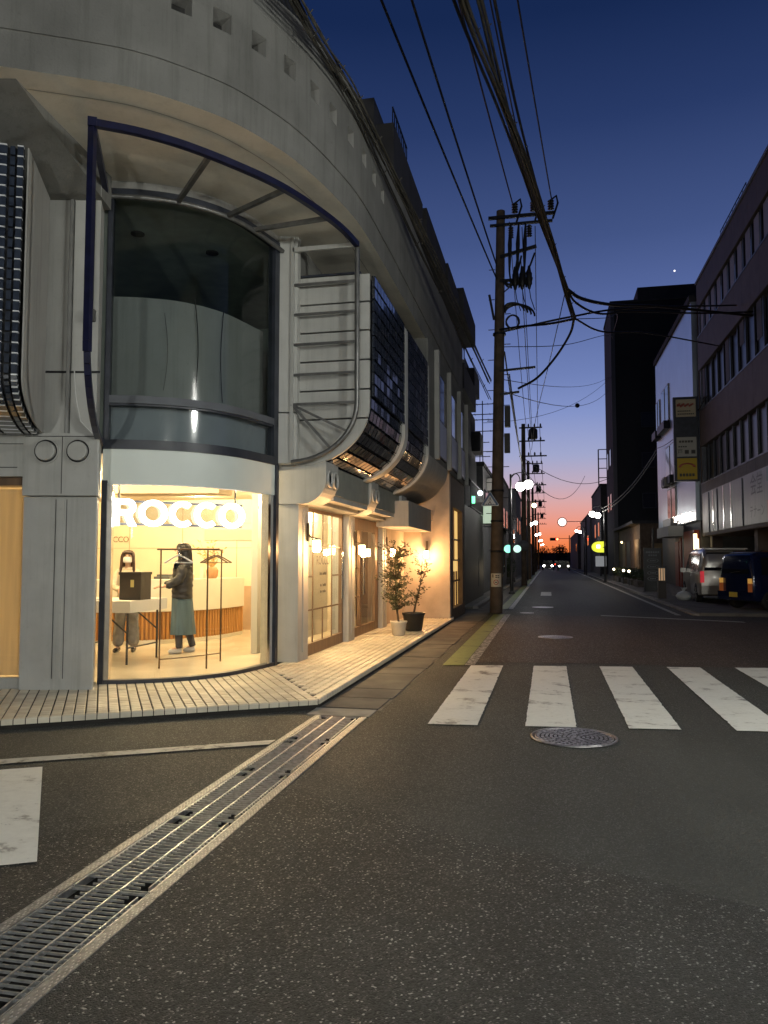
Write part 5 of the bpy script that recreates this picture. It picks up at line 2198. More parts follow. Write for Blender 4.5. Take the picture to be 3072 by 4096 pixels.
sconce(-3.385, 10.58, 1.70, 1, 0, 'glowing jar wall lamp on the first column, beside the lettered glass door', 62)
sconce(-3.385, 13.32, 1.68, 1, 0, 'glowing jar wall lamp on the second column, beside the dark framed door', 62)
sconce(-3.385, 16.12, 1.66, 1, 0, 'glowing jar wall lamp on the third column, behind the potted tree', 70)
sconce(-2.92, 18.75, 1.64, 0, -1, 'glowing jar wall lamp on the plaster wall facing down the tiled pavement', 80)


def pipe_hook():
    b = MB().tube([(-3.05, 18.70, 2.1), (-3.05, 18.70, 2.32), (-3.0, 18.70, 2.38), (-2.86, 18.70, 2.40), (-2.78, 18.70, 2.48)], .016, 8)
    return b.build('wall_pipe', PANEL, bld)


pipe_hook()
LEAF = mat('olive_leaf', (0.075, 0.082, 0.038), 0.55, var=0.45, scale=9)
BARK = mat('bark', (0.10, 0.07, 0.045), 0.85, var=0.3, scale=20)


def potted_tree(x, y, pot_prof, pot_m, h, spread, n, label, seed, lean=(0, 0)):
    rnd = random.Random(seed)
    t = thing('potted_tree', (x, y, PZ), label, 'potted tree')
    z0 = PZ + .003
    pt = MB().lathe((x, y, z0), pot_prof, 28).build('pot', pot_m, t)
    zt = z0 + pot_prof[-1][1]
    MB().lathe((x, y, 0), [(pot_prof[-1][0], zt), (1e-4, zt + .015)], 20).build('soil', mat('soil', (0.05, 0.035, 0.025), 0.95), pt)
    tk = MB()
    tips = []
    top = V(x + lean[0], y + lean[1], PZ + h * .62)
    base = V(x, y, zt)
    mid = base.lerp(top, .5) + V(rnd.uniform(-.04, .04), rnd.uniform(-.04, .04), 0)
    tk.tube([base, mid, top, top + V(lean[0] * .3, lean[1] * .3, h * .3)], [.022, .018, .012, .005], 8)
    spine = [base.lerp(mid, .6), mid, mid.lerp(top, .5), top, top + V(0, 0, h * .12), top + V(0, 0, h * .24)]
    for k in range(n):
        s = rnd.choice(spine)
        a = rnd.uniform(0, 6.283)
        ln = spread * rnd.uniform(.55, 1.1)
        el_ = rnd.uniform(.1, 1.2)
        e = s + V(math.cos(a) * ln * math.cos(el_ * .7), math.sin(a) * ln * math.cos(el_ * .7), ln * math.sin(el_))
        m_ = s.lerp(e, .5) + V(0, 0, rnd.uniform(.0, .06))
        tk.tube([s, m_, e], [.006, .004, .002], 5, cap=False)
        tips += [(s, m_, e)]
    tk.build('trunk', BARK, t)
    lf = MB()
    for (s, m_, e) in tips:
        for _ in range(15):
            q = rnd.random()
            p = s.lerp(m_, q * 2) if q < .5 else m_.lerp(e, q * 2 - 1)
            p = p + V(rnd.gauss(0, .02), rnd.gauss(0, .02), rnd.gauss(0, .02))
            d = V(rnd.gauss(0, 1), rnd.gauss(0, 1), rnd.gauss(.25, .7)).normalized()
            w = d.orthogonal().normalized()
            w = (Matrix.Rotation(rnd.uniform(0, 6.28), 3, d) @ w)
            L, W = rnd.uniform(.04, .075), rnd.uniform(.010, .017)
            lf.add([p, p + d * L * .5 + w * W, p + d * L, p + d * L * .5 - w * W], [(0, 1, 2, 3)])
    lf.build('foliage', LEAF, t)
    return t


WPOT = mat('pot_white', (0.60, 0.54, 0.44), 0.6, var=0.12, scale=6)
BPOT = mat('pot_black', (0.02, 0.02, 0.022), 0.4, var=0.2)
potted_tree(-2.76, 14.25, [(.10, 0), (.115, .02), (.145, .22), (.16, .25), (.16, .27), (.145, .27), (.14, .24)], WPOT, 1.68, .40, 120, 'leafy olive tree in a cream pot on the tiled pavement', 4, (-.06, .02))
potted_tree(-2.66, 15.3, [(.15, 0), (.17, .02), (.215, .30), (.235, .33), (.235, .36), (.21, .36), (.205, .33)], BPOT, 1.5, .28, 20, 'sparse olive tree in a black tub behind the cream pot', 9, (.14, .0))
# ================================================================ rest of the corner building along the street
BROWN_W = mat('brown_wall', (0.13, 0.085, 0.055), 0.8, var=0.25, scale=6, bump=0.3, bscale=30)
m = MB()
m.bx(-3.4, -2.36, 19.01, 19.45, PZ - .09, 3.62).bx(-3.4, -2.36, 21.6, 22.15, 0, 3.62).bx(-3.4, -2.36, 19.45, 21.6, 2.85, 3.62).bx(-3.4, -2.36, 19.45, 21.6, 0, .28)
m.build('street_wall', BROWN_W, bld)
YW = emit('yellow_window', (1.0, 0.62, 0.20), 0.85)
w = MB().bx(-2.52, -2.50, 19.45, 21.6, .28, 2.85).build('lit_window', YW, bld)
for y in (19.98, 20.52, 21.06):
    MB().bx(-2.497, -2.45, y - .02, y + .02, .28, 1.2).build('muntin', WOODB, w)
for z in (.95, 1.5, 2.05):
    MB().bx(-2.496, -2.44, 19.45, 21.6, z - .02, z + .02).build('muntin', WOODB, w)
for z in (1.2,):
    for y in (20.5,):
        MB().bx(-2.495, -2.455, y - .018, y + .018, 1.52, 2.85).build('muntin', WOODB, w)
DKW = mat('dark_plaster', (0.055, 0.053, 0.055), 0.85, var=0.25, scale=2, bump=0.2, bscale=20)
m = MB().bx(-12, -3.05, 13.4, 24.4, 9.0, 10.05)
m.bx(-12, -3.05, 13.4, 24.4, 6.0, 9.0)
m.build('upper_storey', DKW, bld)
for y in (15.2, 18.0, 20.8):
    MB().bx(-3.048, -3.03, y, y + 1.6, 7.7, 9.1).build('upper_window', mat('dark_glass', (0.02,) * 3), bld)
r = MB()
for y in [14.9 + .2 * k for k in range(9)]:
    r.bar((-3.0, y, 10.05), (-3.0, y, 10.75), .02, .02)
r.bar((-3.0, 14.9, 10.75), (-3.0, 16.5, 10.75), .03, .03)
r.build('roof_rail', FRAME_D, bld)
for y0, y1, z in ((13.6, 17.0, 8.9), (17.6, 21.0, 9.1), (21.6, 24.3, 9.3)):
    MB().bx(-3.05, -2.72, y0, y1, z - .12, z + .75).build('balcony', DKW, bld)

# ================================================================ neighbouring buildings
WIN_D = mat('dark_glass', (0.02,) * 3)
SHUT = mat('roller_shutter', (0.045, 0.047, 0.05), 0.6, var=0.2)
RAILM = mat('rail_dark', (0.03, 0.03, 0.032), 0.5, metal=0.5)


def slab_building(name, x0, x1, y0, y1, z1, wall_m, label, wins=(), side_wins=(), roof_m=None, face=None):
    """box building; wins = (y0, y1, z0, z1) on the street face, side_wins = (x0, x1, z0, z1) on the face towards the camera"""
    t = thing(name, ((x0 + x1) / 2, (y0 + y1) / 2, 0), label, 'building')
    MB().bx(x0, x1, y0, y1, -.03, z1).build('wall', wall_m, t)
    rf = MB()
    rf.bx(x0 - .06, x1 + .06, y0 - .06, y1 + .06, z1 + .001, z1 + .18)
    rf.build('roof', roof_m or DKW, t)
    fx = x1 if x1 < 0 else x0
    s = 1 if x1 < 0 else -1
    for (a, b, c, d) in wins:
        f = MB()
        f.bx(min(fx, fx + s * .05) + (.002 if s > 0 else 0), max(fx, fx + s * .05) - (.002 if s < 0 else 0), a - .05, b + .05, c - .05, d + .05)
        wn = f.build('window', FRAME_D, t)
        MB().bx(min(fx + s * .051, fx + s * .058), max(fx + s * .051, fx + s * .058), a, b, c, d).build('pane', WIN_D, wn)
    for (a, b, c, d) in side_wins:
        wn = MB().bx(a - .05, b + .05, y0 - .05, y0 - .002, c - .05, d + .05).build('window', FRAME_D, t)
        MB().bx(a, b, y0 - .058, y0 - .051, c, d).build('pane', WIN_D, wn)
    return t


def railing(t, x0, y0, x1, y1, z, h, step=.14):
    b = MB()
    L = math.hypot(x1 - x0, y1 - y0)
    n = max(2, int(L / step))
    for k in range(n + 1):
        q = k / n
        x, y = x0 + (x1 - x0) * q, y0 + (y1 - y0) * q
        b.bar((x, y, z), (x, y, z + h), .018, .018)
    b.bar((x0, y0, z + h), (x1, y1, z + h), .035, .035)
    b.bar((x0, y0, z + .05), (x1, y1, z + .05), .03, .03)
    b.build('railing', RAILM, t)


# ---- left side of the street
APT = mat('apartment_dark', (0.085, 0.082, 0.085), 0.85, var=0.25, scale=2)
t = slab_building('apartment_building', -12, -3.05, 24.6, 29.2, 10.7, APT, 'dark stepped apartment block with balconies beyond the corner building', wins=[(25.2, 26.4, 7.9, 9.3), (27.2, 28.4, 7.9, 9.3), (25.2, 26.4, 5.0, 6.4), (27.2, 28.4, 5.0, 6.4)])
for z in (4.3, 7.1, 9.6):
    MB().bx(-3.05, -2.62, 24.8, 29.0, z, z + .85).build('balcony', DKW, t)
MB().bx(-3.05, -2.62, 24.62, 31.8, -.02, 3.3).build('black_front', SHUT, t)
MB().bx(-2.618, -2.60, 29.5, 29.62, .5, 1.6).build('wall_plate', FRAME_G, t)
MB().bx(-12, -3.05, 29.26, 31.6, -.03, 9.3).build('wall', APT, t)
MB().bx(-12, -3.05, 31.66, 33.3, -.03, 7.6).build('wall', APT, t)
for y0, y1, z in ((29.3, 31.5, 8.1), (31.7, 33.2, 6.0)):
    MB().bx(-3.05, -2.70, y0, y1, z, z + .8).build('balcony', DKW, t)
railing(t, -2.6, 26.6, -2.6, 31.6, 3.31, .95)
railing(t, -2.62, 26.6, -3.0, 26.6, 3.31, .95)
t = slab_building('shop_house', -12, -2.75, 33.5, 39.5, 5.6, mat('house_grey', (0.12, 0.12, 0.125), 0.85, var=0.2), 'low grey shop house with green sign behind the concrete utility pole', wins=[(34.2, 35.6, 3.4, 4.6), (36.4, 38.2, 3.4, 4.6)])
b = MB()
for x, z in ((-3.6, 0), (-3.3, .5)):
    pass
sg = thing('projecting_sign', (-2.4, 33.6, 3.0), 'pale lit projecting sign box beside the blue triangular crossing sign', 'sign')
MB().bx(-2.72, -2.02, 32.0, 32.16, 3.02, 3.75).build('panel', emit('sign_pale', (0.75, 0.95, 0.70), 0.55), sg)
MB().bx(-2.76, -1.98, 31.97, 32.19, 2.98, 3.019).build('frame', FRAME_G, sg)
MB().bx(-2.40, -2.02, 32.02, 32.16, 1.95, 2.85).build('lower_panel', mat('sign_white', (0.55, 0.52, 0.52), 0.5), sg)
MB().bar((-2.74, 32.08, 2.9), (-2.02, 32.08, 2.9), .04, .04).build('bracket', FRAME_D, sg)

# television aerials on the roofs
def aerial(x, y, z, h, label):
    t = thing('television_aerial', (x, y, z), label, 'aerial', 'roof aerials')
    MB().tube([(x, y, z), (x, y, z + h)], .025, 6).build('mast', RAILM, t)
    for k, (zz, L) in enumerate(((h * .95, .5), (h * .8, .7), (h * .72, .55), (h * .55, .75))):
        MB().tube([(x - L, y, z + zz), (x + L, y, z + zz)], .022, 6).build('boom', RAILM, t)
        for j in range(5):
            xx = x - L + 2 * L * j / 4
            MB().tube([(xx, y - .22, z + zz), (xx, y + .22, z + zz)], .012, 5).build('element', RAILM, t)


aerial(-2.95, 36.0, 5.78, 3.2, 'television aerial on the low grey shop house')
aerial(-3.6, 42.0, 4.7, 3.4, 'television aerial on the gabled house')

# gabled house further on
def gable_house(name, x0, x1, y0, y1, zw, zr, m_, label, lit=()):
    t = thing(name, ((x0 + x1) / 2, (y0 + y1) / 2, 0), label, 'house')
    b = MB().bx(x0, x1, y0, y1, -.03, zw)
    xm = (x0 + x1) / 2
    b.extr([(x0, zw), (x1, zw), (xm, zr - .15)], 'Y', y0, y1)
    b.build('wall', m_, t)
    r = MB()
    for xa in (x0 - .35, x1 + .35):
        za = zw - .12
        r.add([(xa, y0 - .3, za), (xm, y0 - .3, zr), (xm, y1 + .3, zr), (xa, y1 + .3, za), (xa, y0 - .3, za - .12), (xm, y0 - .3, zr - .12), (xm, y1 + .3, zr - .12), (xa, y1 + .3, za - .12)],
              [(0, 1, 2, 3), (4, 7, 6, 5), (0, 4, 5, 1), (1, 5, 6, 2), (2, 6, 7, 3), (3, 7, 4, 0)])
    r.build('roof', DKW, t)
    fx = x1 if x1 < 0 else x0
    s = 1 if x1 < 0 else -1
    for (ya, yb, za, zb, e) in lit:
        wn = MB().bx(min(fx + s * .002, fx + s * .05), max(fx + s * .002, fx + s * .05), ya - .06, yb + .06, za - .06, zb + .06).build('window', FRAME_D, t)
        MB().bx(min(fx + s * .051, fx + s * .057), max(fx + s * .051, fx + s * .057), ya, yb, za, zb).build('pane', e if e else WIN_D, wn)
    wn = MB().bx(xm - .9, xm + .9, y0 - .05, y0 - .002, 2.2, 3.2).build('window', FRAME_G, t)
    for k in range(3):
        MB().bx(xm - .85 + .58 * k, xm - .85 + .58 * k + .52, y0 - .058, y0 - .051, 2.25, 3.15).build('pane', WIN_D, wn)
    return t


HG = mat('house_wall', (0.15, 0.15, 0.16), 0.85, var=0.2)
WL_ = emit('window_warm', (1.0, 0.62, 0.25), 1.6)
WL2 = emit('window_white', (0.9, 0.95, 1.0), 1.2)
gable_house('gabled_house', -8.0, -2.5, 40.0, 47.5, 3.3, 5.0, HG, 'gabled house with plain grey wall behind the double globe street lamp', [(41, 42.5, .6, 2.2, WL_), (43.6, 45, .8, 2.2, None)])
slab_building('shop_house', -10, -2.8, 48.2, 56, 6.6, HG, 'two storey grey house beyond the gabled house', wins=[(49, 50.4, 3.6, 4.8), (52, 54, 3.6, 4.8)])
slab_building('shop_house', -10, -2.6, 57, 66, 4.6, APT, 'low dark shop beside the second utility pole', wins=[(58, 60, 2.8, 3.8)])
slab_building('shop_house', -10, -2.7, 67, 80, 7.5, HG, 'tall narrow dark house among the distant left-hand poles', wins=[(68, 70, 4, 5.2), (73, 76, 4, 5.2)])
slab_building('shop_house', -12, -2.9, 82, 118, 6.0, APT, 'long dark row of shops far along the left pavement', wins=[(84, 88, 3.4, 4.6), (95, 99, 3.4, 4.6)])
gable_house('gabled_house', -11, -3.0, 120, 160, 4.2, 6.4, HG, 'distant gabled roof at the far end of the left side', [(125, 128, .8, 2.2, WL_)])
# lit things by the left pavement
t = thing('shop_lantern', (-2.2, 33.7, 0), 'two glowing white lanterns on a stand behind the concrete pole', 'lantern')
for z in (.95, 1.22):
    MB().sphere((-2.08, 33.2, z), .105, 12, 8).build('globe', emit('lantern_glow', (1.0, 0.8, 0.5), 7), t)
MB().tube([(-2.08, 33.2, .07), (-2.08, 33.2, 1.5)], .02, 6).build('stand', RAILM, t)
t = thing('green_sign', (-1.95, 41.5, 2.0), 'round glowing green sign beside the lamp post', 'sign')
MB().lathe((-2.10, 41.5, 2.10), [(.001, -.05), (.21, -.05), (.21, .05), (.001, .05)], 24, axis='Y').build('panel', emit('sign_green', (0.25, 0.95, 0.65), 1.6), t)
MB().lathe((-1.62, 41.52, 2.10), [(.001, -.05), (.20, -.05), (.20, .05), (.001, .05)], 24, axis='Y').build('panel', emit('sign_mint', (0.6, 1.0, 0.85), 1.1), t)
MB().bar((-2.5, 41.55, 2.1), (-1.4, 41.55, 2.1), .04, .04).build('bracket', RAILM, t)
t = thing('wall_clock_lamp', (-2.45, 28.2, 4.0), 'small bright white lamp on the balcony of the dark apartment block', 'lamp')
MB().sphere((-2.42, 28.2, 3.95), .10, 12, 8).build('globe', emit('lamp_cool', (0.85, 0.95, 1.0), 2.2), t)
MB().bar((-2.6, 28.2, 3.95), (-2.45, 28.2, 3.95), .04, .04).build('bracket', RAILM, t)
t = thing('exit_lamp', (-2.5, 26.6, 3.5), 'small green lamp on the balcony railing', 'lamp')
MB().bx(-2.56, -2.46, 26.50, 26.58, 3.46, 3.70).build('lens', emit('exit_green', (0.2, 1.0, 0.5), 2.5), t)
MB().bx(-2.59, -2.561, 26.47, 26.61, 3.42, 3.74).build('case', RAILM, t)

# shrubs: low bushes in planters on both sides
BUSH = mat('bush_leaf', (0.045, 0.075, 0.022), 0.6, var=0.4, scale=8)


def bush(x, y, z, rx, ry, rz, n, label, group, seed, planter=True, lm=BUSH):
    rnd = random.Random(seed)
    t = thing('planter_bush', (x, y, z), label, 'bush', group)
    z0 = z
    if planter:
        MB().bx(x - rx * .9, x + rx * .9, y - ry * .9, y + ry * .9, z + .002, z + .32).build('planter', CONC_D, t)
        z0 = z + .3
    b = MB()
    for _ in range(n):
        a, c_, q = rnd.uniform(0, 6.283), rnd.uniform(-1, 1), rnd.random() ** .4
        p = V(x + rx * q * math.cos(a) * math.sqrt(1 - c_ * c_), y + ry * q * math.sin(a) * math.sqrt(1 - c_ * c_), z0 + rz + rz * q * c_)
        d = V(rnd.gauss(0, 1), rnd.gauss(0, 1), rnd.gauss(.3, .8)).normalized()
        w = d.orthogonal().normalized()
        L, W = rnd.uniform(.06, .12), rnd.uniform(.025, .05)
        b.add([p, p + d * L * .5 + w * W, p + d * L, p + d * L * .5 - w * W], [(0, 1, 2, 3)])
    b.build('foliage', lm, t)
    tr = MB()
    for k in range(5):
        a = k * 1.26
        tr.tube([(x, y, z0 - .02), (x + rx * .4 * math.cos(a), y + ry * .4 * math.sin(a), z0 + rz * 1.2)], [.02, .006], 5)
    tr.build('stem', BARK, t)
    return t


for i, (x, y, la) in enumerate(((-2.75, 47.6, 'dark round bush by the lamp post on the left pavement'), (-2.6, 50.5, 'dark bush beyond the green sign on the left pavement'))):
    bush(x, y, .07, .55, .55, .7, 700, la, 'bushes on the left pavement', 30 + i)

# ---- right side: office with window bands
TILE_BR = mat('office_tile', (0.115, 0.088, 0.074), 0.6, spec=0.15, var=0.16, scale=2.2, bump=0.08, bscale=30)
t = thing('office_building', (9, 30, 0), 'brown tiled office building with dark ribbon windows and open ground floor', 'building')
X0 = 7.0
yA, yB = 14.0, 38.0
bands = [(2.62, 5.0), (6.75, 8.4), (10.35, 11.9), (13.3, 14.5)]
panel_w = 1.2
for z0, z1 in bands:
    MB().bx(X0 + .03, 16, yA, yB, z0, z1).build('wall_band', mat('office_joint', (0.05, 0.04, 0.037), 0.8), t)
    y = yA
    while y < yB - .01:
        y2 = min(yB, y + panel_w)
        MB().bx(X0, X0 + .031, y + .006, y2 - .006, z0 + .004, z1 - .004).build('cladding_panel', TILE_BR, t)
        y = y2
MB().bx(X0 + .0, 16, yB, yB + .02, 2.62, 14.5).build('end_wall', TILE_BR, t)
WG = mat('office_glass', (0.010, 0.011, 0.013), 0.3, spec=0.25)
CURT = mat('office_blind', (0.26, 0.25, 0.27), 0.6, var=0.1)
for bi, (z0, z1) in enumerate(((5.0, 6.75), (8.4, 10.35), (11.9, 13.3))):
    wn = MB().bx(X0 + .28, 16, yA, yB - .1, z0, z1).build('window_band', mat('office_inner', (0.01,) * 3, 0.8), t)
    y = yA + .1
    k = 0
    rnd = random.Random(bi)
    while y < yB - .3:
        MB().bx(X0 + .12, X0 + .2, y, y + .07, z0, z1).build('mullion', FRAME_D, wn)
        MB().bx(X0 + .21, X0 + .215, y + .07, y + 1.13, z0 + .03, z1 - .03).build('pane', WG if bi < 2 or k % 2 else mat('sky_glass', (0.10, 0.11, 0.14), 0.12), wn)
        if bi == 2 or rnd.random() < .25:
            zb_ = z0 + .06 if bi == 2 else z0 + rnd.uniform(.2, 1.1)
            MB().bx(X0 + .10, X0 + .12, y + .16, y + .78, zb_, z1 - .03).build('blind', CURT if bi == 2 else mat('office_blind_dark', (0.06, 0.06, 0.065), 0.7), wn)
        y += 1.2
        k += 1
    MB().bx(X0 + .05, X0 + .3, yB - .3, yB - .001, z0, z1).build('corner_post', FRAME_G, wn)
    MB().bx(X0 - .02, X0 + .12, yA, yB, z0 - .004, z0 + .05).build('sill', FRAME_D, wn)
ol = MB().sphere((X0 + .4, 25.2, 6.35), .07, 10, 6)
ol.build('ceiling_lamp', emit('office_lamp', (1.0, 0.85, 0.6), 5), t)
MB().bx(X0 + .225, X0 + .235, 26.9, 27.25, 5.5, 6.1).build('window_poster', emit('poster_glow', (0.5, 0.55, 0.62), .18), t)
# ground floor set back, ceiling, columns
MB().bx(10.2, 10.4, yA, yB, .07, 2.6).build('rear_wall', mat('carport_wall', (0.20, 0.12, 0.07), 0.8, var=0.25, scale=2), t)
MB().bx(X0 + .02, 16, yA, yB, 2.60, 2.618).build('carport_ceiling', mat('carport_ceiling', (0.22, 0.15, 0.10), 0.8), t)
for y in (14.3, 22.0, 29.6, 37.4):
    MB().bx(7.3, 7.75, y, y + .45, .07, 2.6).build('column', TILE_BR, t)
# polished sign band on the lower wall with lettering
SB = mat('sign_steel', (0.20, 0.19, 0.165), 0.4, metal=0.6, var=0.2, scale=3, stretch=(1, 4, .3))
sbn = MB().bx(X0 - .035, X0 - .002, 25.2, 37.6, 2.75, 4.55).build('sign_band', SB, t)
for y in (30.1, 31.9, 33.2, 34.4, 35.2, 36.1):
    MB().bx(X0 - .06, X0 - .036, y, y + .10, 2.75, 4.5).build('sign_rib', CHROME if int(y) % 2 else FRAME_G, sbn)
INK2 = mat('sign_ink', (0.06, 0.055, 0.045), 0.5)
mwT = lambda y, z: frame_mw((X0 - .042, y, z), (0, -1, 0))
text('会堂', 'lettering', .82, INK2, mwT(28.2, 4.05), sbn)
text('テナーン', 'lettering', .48, INK2, mwT(28.2, 3.15), sbn)
MB().bx(X0 - .055, X0 - .037, 25.25, 26.9, 4.05, 4.5).build('green_plate', mat('plate_green', (0.05, 0.12, 0.07), 0.4), sbn)
text('mi', 'lettering', .42, mat('plate_text', (0.45, 0.5, 0.42), 0.4), frame_mw((X0 - .058, 26.35, 4.26), (0, -1, 0)), sbn)
text('mig', 'lettering', .42, mat('gold_text', (0.40, 0.30, 0.10), 0.4), frame_mw((X0 - .042, 26.2, 3.78), (0, -1, 0)), sbn)
MB().bx(X0 - .055, X0 - .037, 25.25, 26.9, 2.85, 3.45).build('orange_plate', mat('plate_orange', (0.40, 0.10, 0.05), 0.4), sbn)
# roof stair head with railing
MB().bx(8.2, 13, 33.5, 38.6, 14.5, 16.1).build('stair_head', DKW, t)
railing(t, 8.25, 33.6, 8.25, 38.5, 16.1, 1.1, .6)
MB().bx(X0 - .05, 16, yA, yB + .05, 14.501, 14.62).build('coping', FRAME_G, t)

# stacked sign boxes at the office corner
t = thing('sign_tower', (6.5, 38.1, 5), 'stack of three shop sign boxes fixed to the office corner, the lowest yellow', 'sign')
MB().bx(5.86, 6.96, 38.12, 38.36, 5.2, 9.2).build('case', FRAME_D, t)
SC1 = emit('sign_cream', (0.30, 0.25, 0.17), .05)
SC2 = emit('sign_grey', (0.28, 0.27, 0.23), .05)
SC3 = emit('sign_yellow', (0.22, 0.145, 0.008), .14)
MB().bx(5.98, 6.86, 38.10, 38.118, 8.25, 9.08).build('panel', SC1, t)
MB().bx(5.98, 6.86, 38.10, 38.118, 6.36, 7.28).build('panel', SC2, t)
yp = MB().bx(5.98, 6.86, 38.10, 38.118, 5.28, 6.28).build('panel', SC3, t)
RED = mat('sign_red', (0.35, 0.06, 0.04), 0.5)
b = MB()
for k in range(11):
    q = k / 10
    b.box((6.06 + .66 * q, 38.095, 8.80 + .05 * math.sin(q * 21)), (.09, .006, .12 - .05 * q), rot=Matrix.Rotation(.5 * math.sin(q * 17), 3, 'Y'))
b.build('script_mark', RED, t)
b = MB()
for z, n in ((8.52, 7), (8.38, 9)):
    for k in range(n):
        b.bx(6.05 + .085 * k, 6.05 + .085 * k + .06, 38.092, 38.099, z - .03, z + .03)
b.build('small_print', INK2, t)
b = MB()
for k in range(5):
    b.bx(6.08 + .13 * k, 6.18 + .13 * k, 38.092, 38.099, 7.02, 7.12)
for k in range(4):
    b.bx(6.05 + .10 * k, 6.12 + .10 * k, 38.092, 38.099, 6.80, 6.86)
b.build('small_print', INK2, t)
text('戸', 'lettering', .26, INK2, frame_mw((6.12, 38.094, 6.58), (1, 0, 0)), t)
for xx in (6.42, 6.71):
    MB().bx(xx - .09, xx + .09, 38.092, 38.099, 6.49, 6.67).build('lettering', INK2, t)
b = MB()
for k in range(12):
    a0, a1 = math.pi * k / 12, math.pi * (k + 1) / 12
    P = [(6.42 + r_ * math.cos(a), 38.093, 5.85 + r_ * .55 * math.sin(a)) for a, r_ in ((a0, .38), (a1, .38), (a1, .27), (a0, .27))]
    b.add(P, [(0, 1, 2, 3)])
b.build('arch_mark', RED, yp)
b = MB()
for k in range(5):
    b.bx(6.08 + .14 * k, 6.18 + .14 * k, 38.093, 38.0985, 5.42, 5.56)
b.build('small_print', INK2, yp)

# grey rendered building beyond, red shop front with fairy lights
GREYB = mat('grey_panel', (0.54, 0.62, 0.70), 0.36, metal=0.65, var=0.06, scale=.8, bump=0.1, bscale=15)
t = thing('grey_building', (11, 45, 0), 'pale grey rendered building with red shop front and fairy lights', 'building')
XG = 6.9
MB().bx(XG, 18, 38.9, 51.6, 3.4, 14.0).build('wall', GREYB, t)
MB().bx(XG - .1, 18.1, 38.85, 51.7, 14.001, 14.3).build('roof', DKW, t)
MB().bx(XG + .2, 18, 38.9, 51.6, .05, 3.4).build('ground_floor_wall', SHUT, t)
for (a, b_, c, d) in ((46.2, 48.8, 9.6, 11.6), (49.8, 51.2, 9.6, 11.4), (44.5, 47.5, 6.3, 8.0), (44.5, 47.2, 3.9, 5.5)):
    wn = MB().bx(XG - .07, XG - .002, a - .06, b_ + .06, c - .06, d + .06).build('window', PANEL, t)
    MB().bx(XG - .076, XG - .071, a, b_, c, d).build('pane', WIN_D, wn)
    MB().bx(XG - .10, XG - .077, (a + b_) / 2 - .04, (a + b_) / 2 + .04, c, d).build('mullion', PANEL, wn)
    MB().bx(XG - .35, XG - .002, a - .1, b_ + .1, c - .55, c - .1).build('window_guard', RAILM, wn)
REDW = mat('red_shop', (0.26, 0.035, 0.015), 0.5, var=0.15)
MB().bx(XG - .02, XG + .19, 39.3, 42.4, .08, 2.95).build('red_panel', REDW, t)
MB().bx(XG + .0, XG + .19, 43.4, 43.9, .08, 2.7).build('red_panel', REDW, t)
MB().bx(XG + .0, XG + .19, 44.3, 45.4, .08, 2.5).build('red_panel', REDW, t)
MB().bx(XG - .03, XG + .1, 42.6, 42.75, .08, 2.9).build('door_post', PANEL, t)
aw = MB().bx(XG - .75, XG - .002, 42.5, 46.8, 2.75, 3.3)
aw.build('canopy', mat('canopy_grey', (0.30, 0.32, 0.31), 0.7), t)
FAIRY = emit('fairy_light', (1.0, 0.86, 0.72), 5)
fl_ = MB()
rnd = random.Random(3)
for k in range(150):
    y = rnd.uniform(39.0, 48.5)
    z = 3.95 - abs(rnd.gauss(0, .22)) - .1
    fl_.sphere((XG - .10 - rnd.random() * .06, y, z), .022 + rnd.random() * .022, 6, 4)
fl_.build('fairy_lights', FAIRY, t, kind='stuff')
for y, h in ((38.75, .75), (38.35, .5)):
    lt = MB().bx(XG - .16, XG - .02, y - .08, y + .08, 2.0, 2.0 + h)
    lt.build('lantern', emit('lantern_yellow', (1.0, 0.78, 0.42), 3.2), t)
MB().bx(5.4, 5.5, 43.0, 43.1, .08, 3.2).build('lamp_stand', RAILM, t)

# tall dark tower and low garden restaurant
TW_ = mat('tower_dark', (0.016, 0.017, 0.019), 0.8, var=0.15)
t = slab_building('tower_block', 5.6, 20, 69, 77, 24.0, TW_, 'tall black tower block rising behind the grey building', wins=[(71, 72.2, 6, 7.4), (71, 72.2, 10, 11.4), (74, 75.2, 6, 7.4), (74, 75.2, 10, 11.4)], side_wins=[(8, 9, 6, 7.2), (8, 9, 9.5, 10.7), (8, 9, 13, 14.2)])
MB().bx(8, 14, 70, 76, 24.2, 25.6).build('roof_tank', DKW, t)
MB().bx(5.56, 5.9, 68.9, 68.998, 0, 23.9).build('corner_strip', mat('corner_strip', (0.10, 0.10, 0.11), 0.6), t)
BRICKD = mat('garden_brick', (0.16, 0.115, 0.08), 0.85, var=0.3, scale=4, bump=0.3, bscale=20)
t = thing('restaurant', (9, 60, 0), 'low dark brick restaurant with wooden panels behind the planters', 'building')
MB().bx(5.9, 16, 53, 68.5, 0, 3.9).build('wall', BRICKD, t)
MB().bx(5.4, 16.1, 52.9, 68.6, 3.901, 4.1).build('roof', DKW, t)
for y, m_ in ((53.4, mat('wood_panel', (0.28, 0.18, 0.09), 0.6, var=0.2)), (59.0, mat('wood_panel2', (0.10, 0.09, 0.08), 0.6)), (62.5, mat('wood_panel', (0.28,) * 3))):
    MB().bx(5.84, 5.898, y, y + 2.2, .9, 2.9).build('panel', m_, t)
MB().bx(6.6, 7.9, 52.94, 52.998, .9, 2.6).build('poster', mat('poster', (0.42, 0.30, 0.16), 0.6), t)
lamp('porch_lamp', (5.0, 56.0, 2.6), 45, WARM_L, .1, t)
MB().sphere((5.0, 56.0, 2.75), .07, 10, 6).build('porch_globe', emit('porch_glow', (1, .7, .4), 4), t)
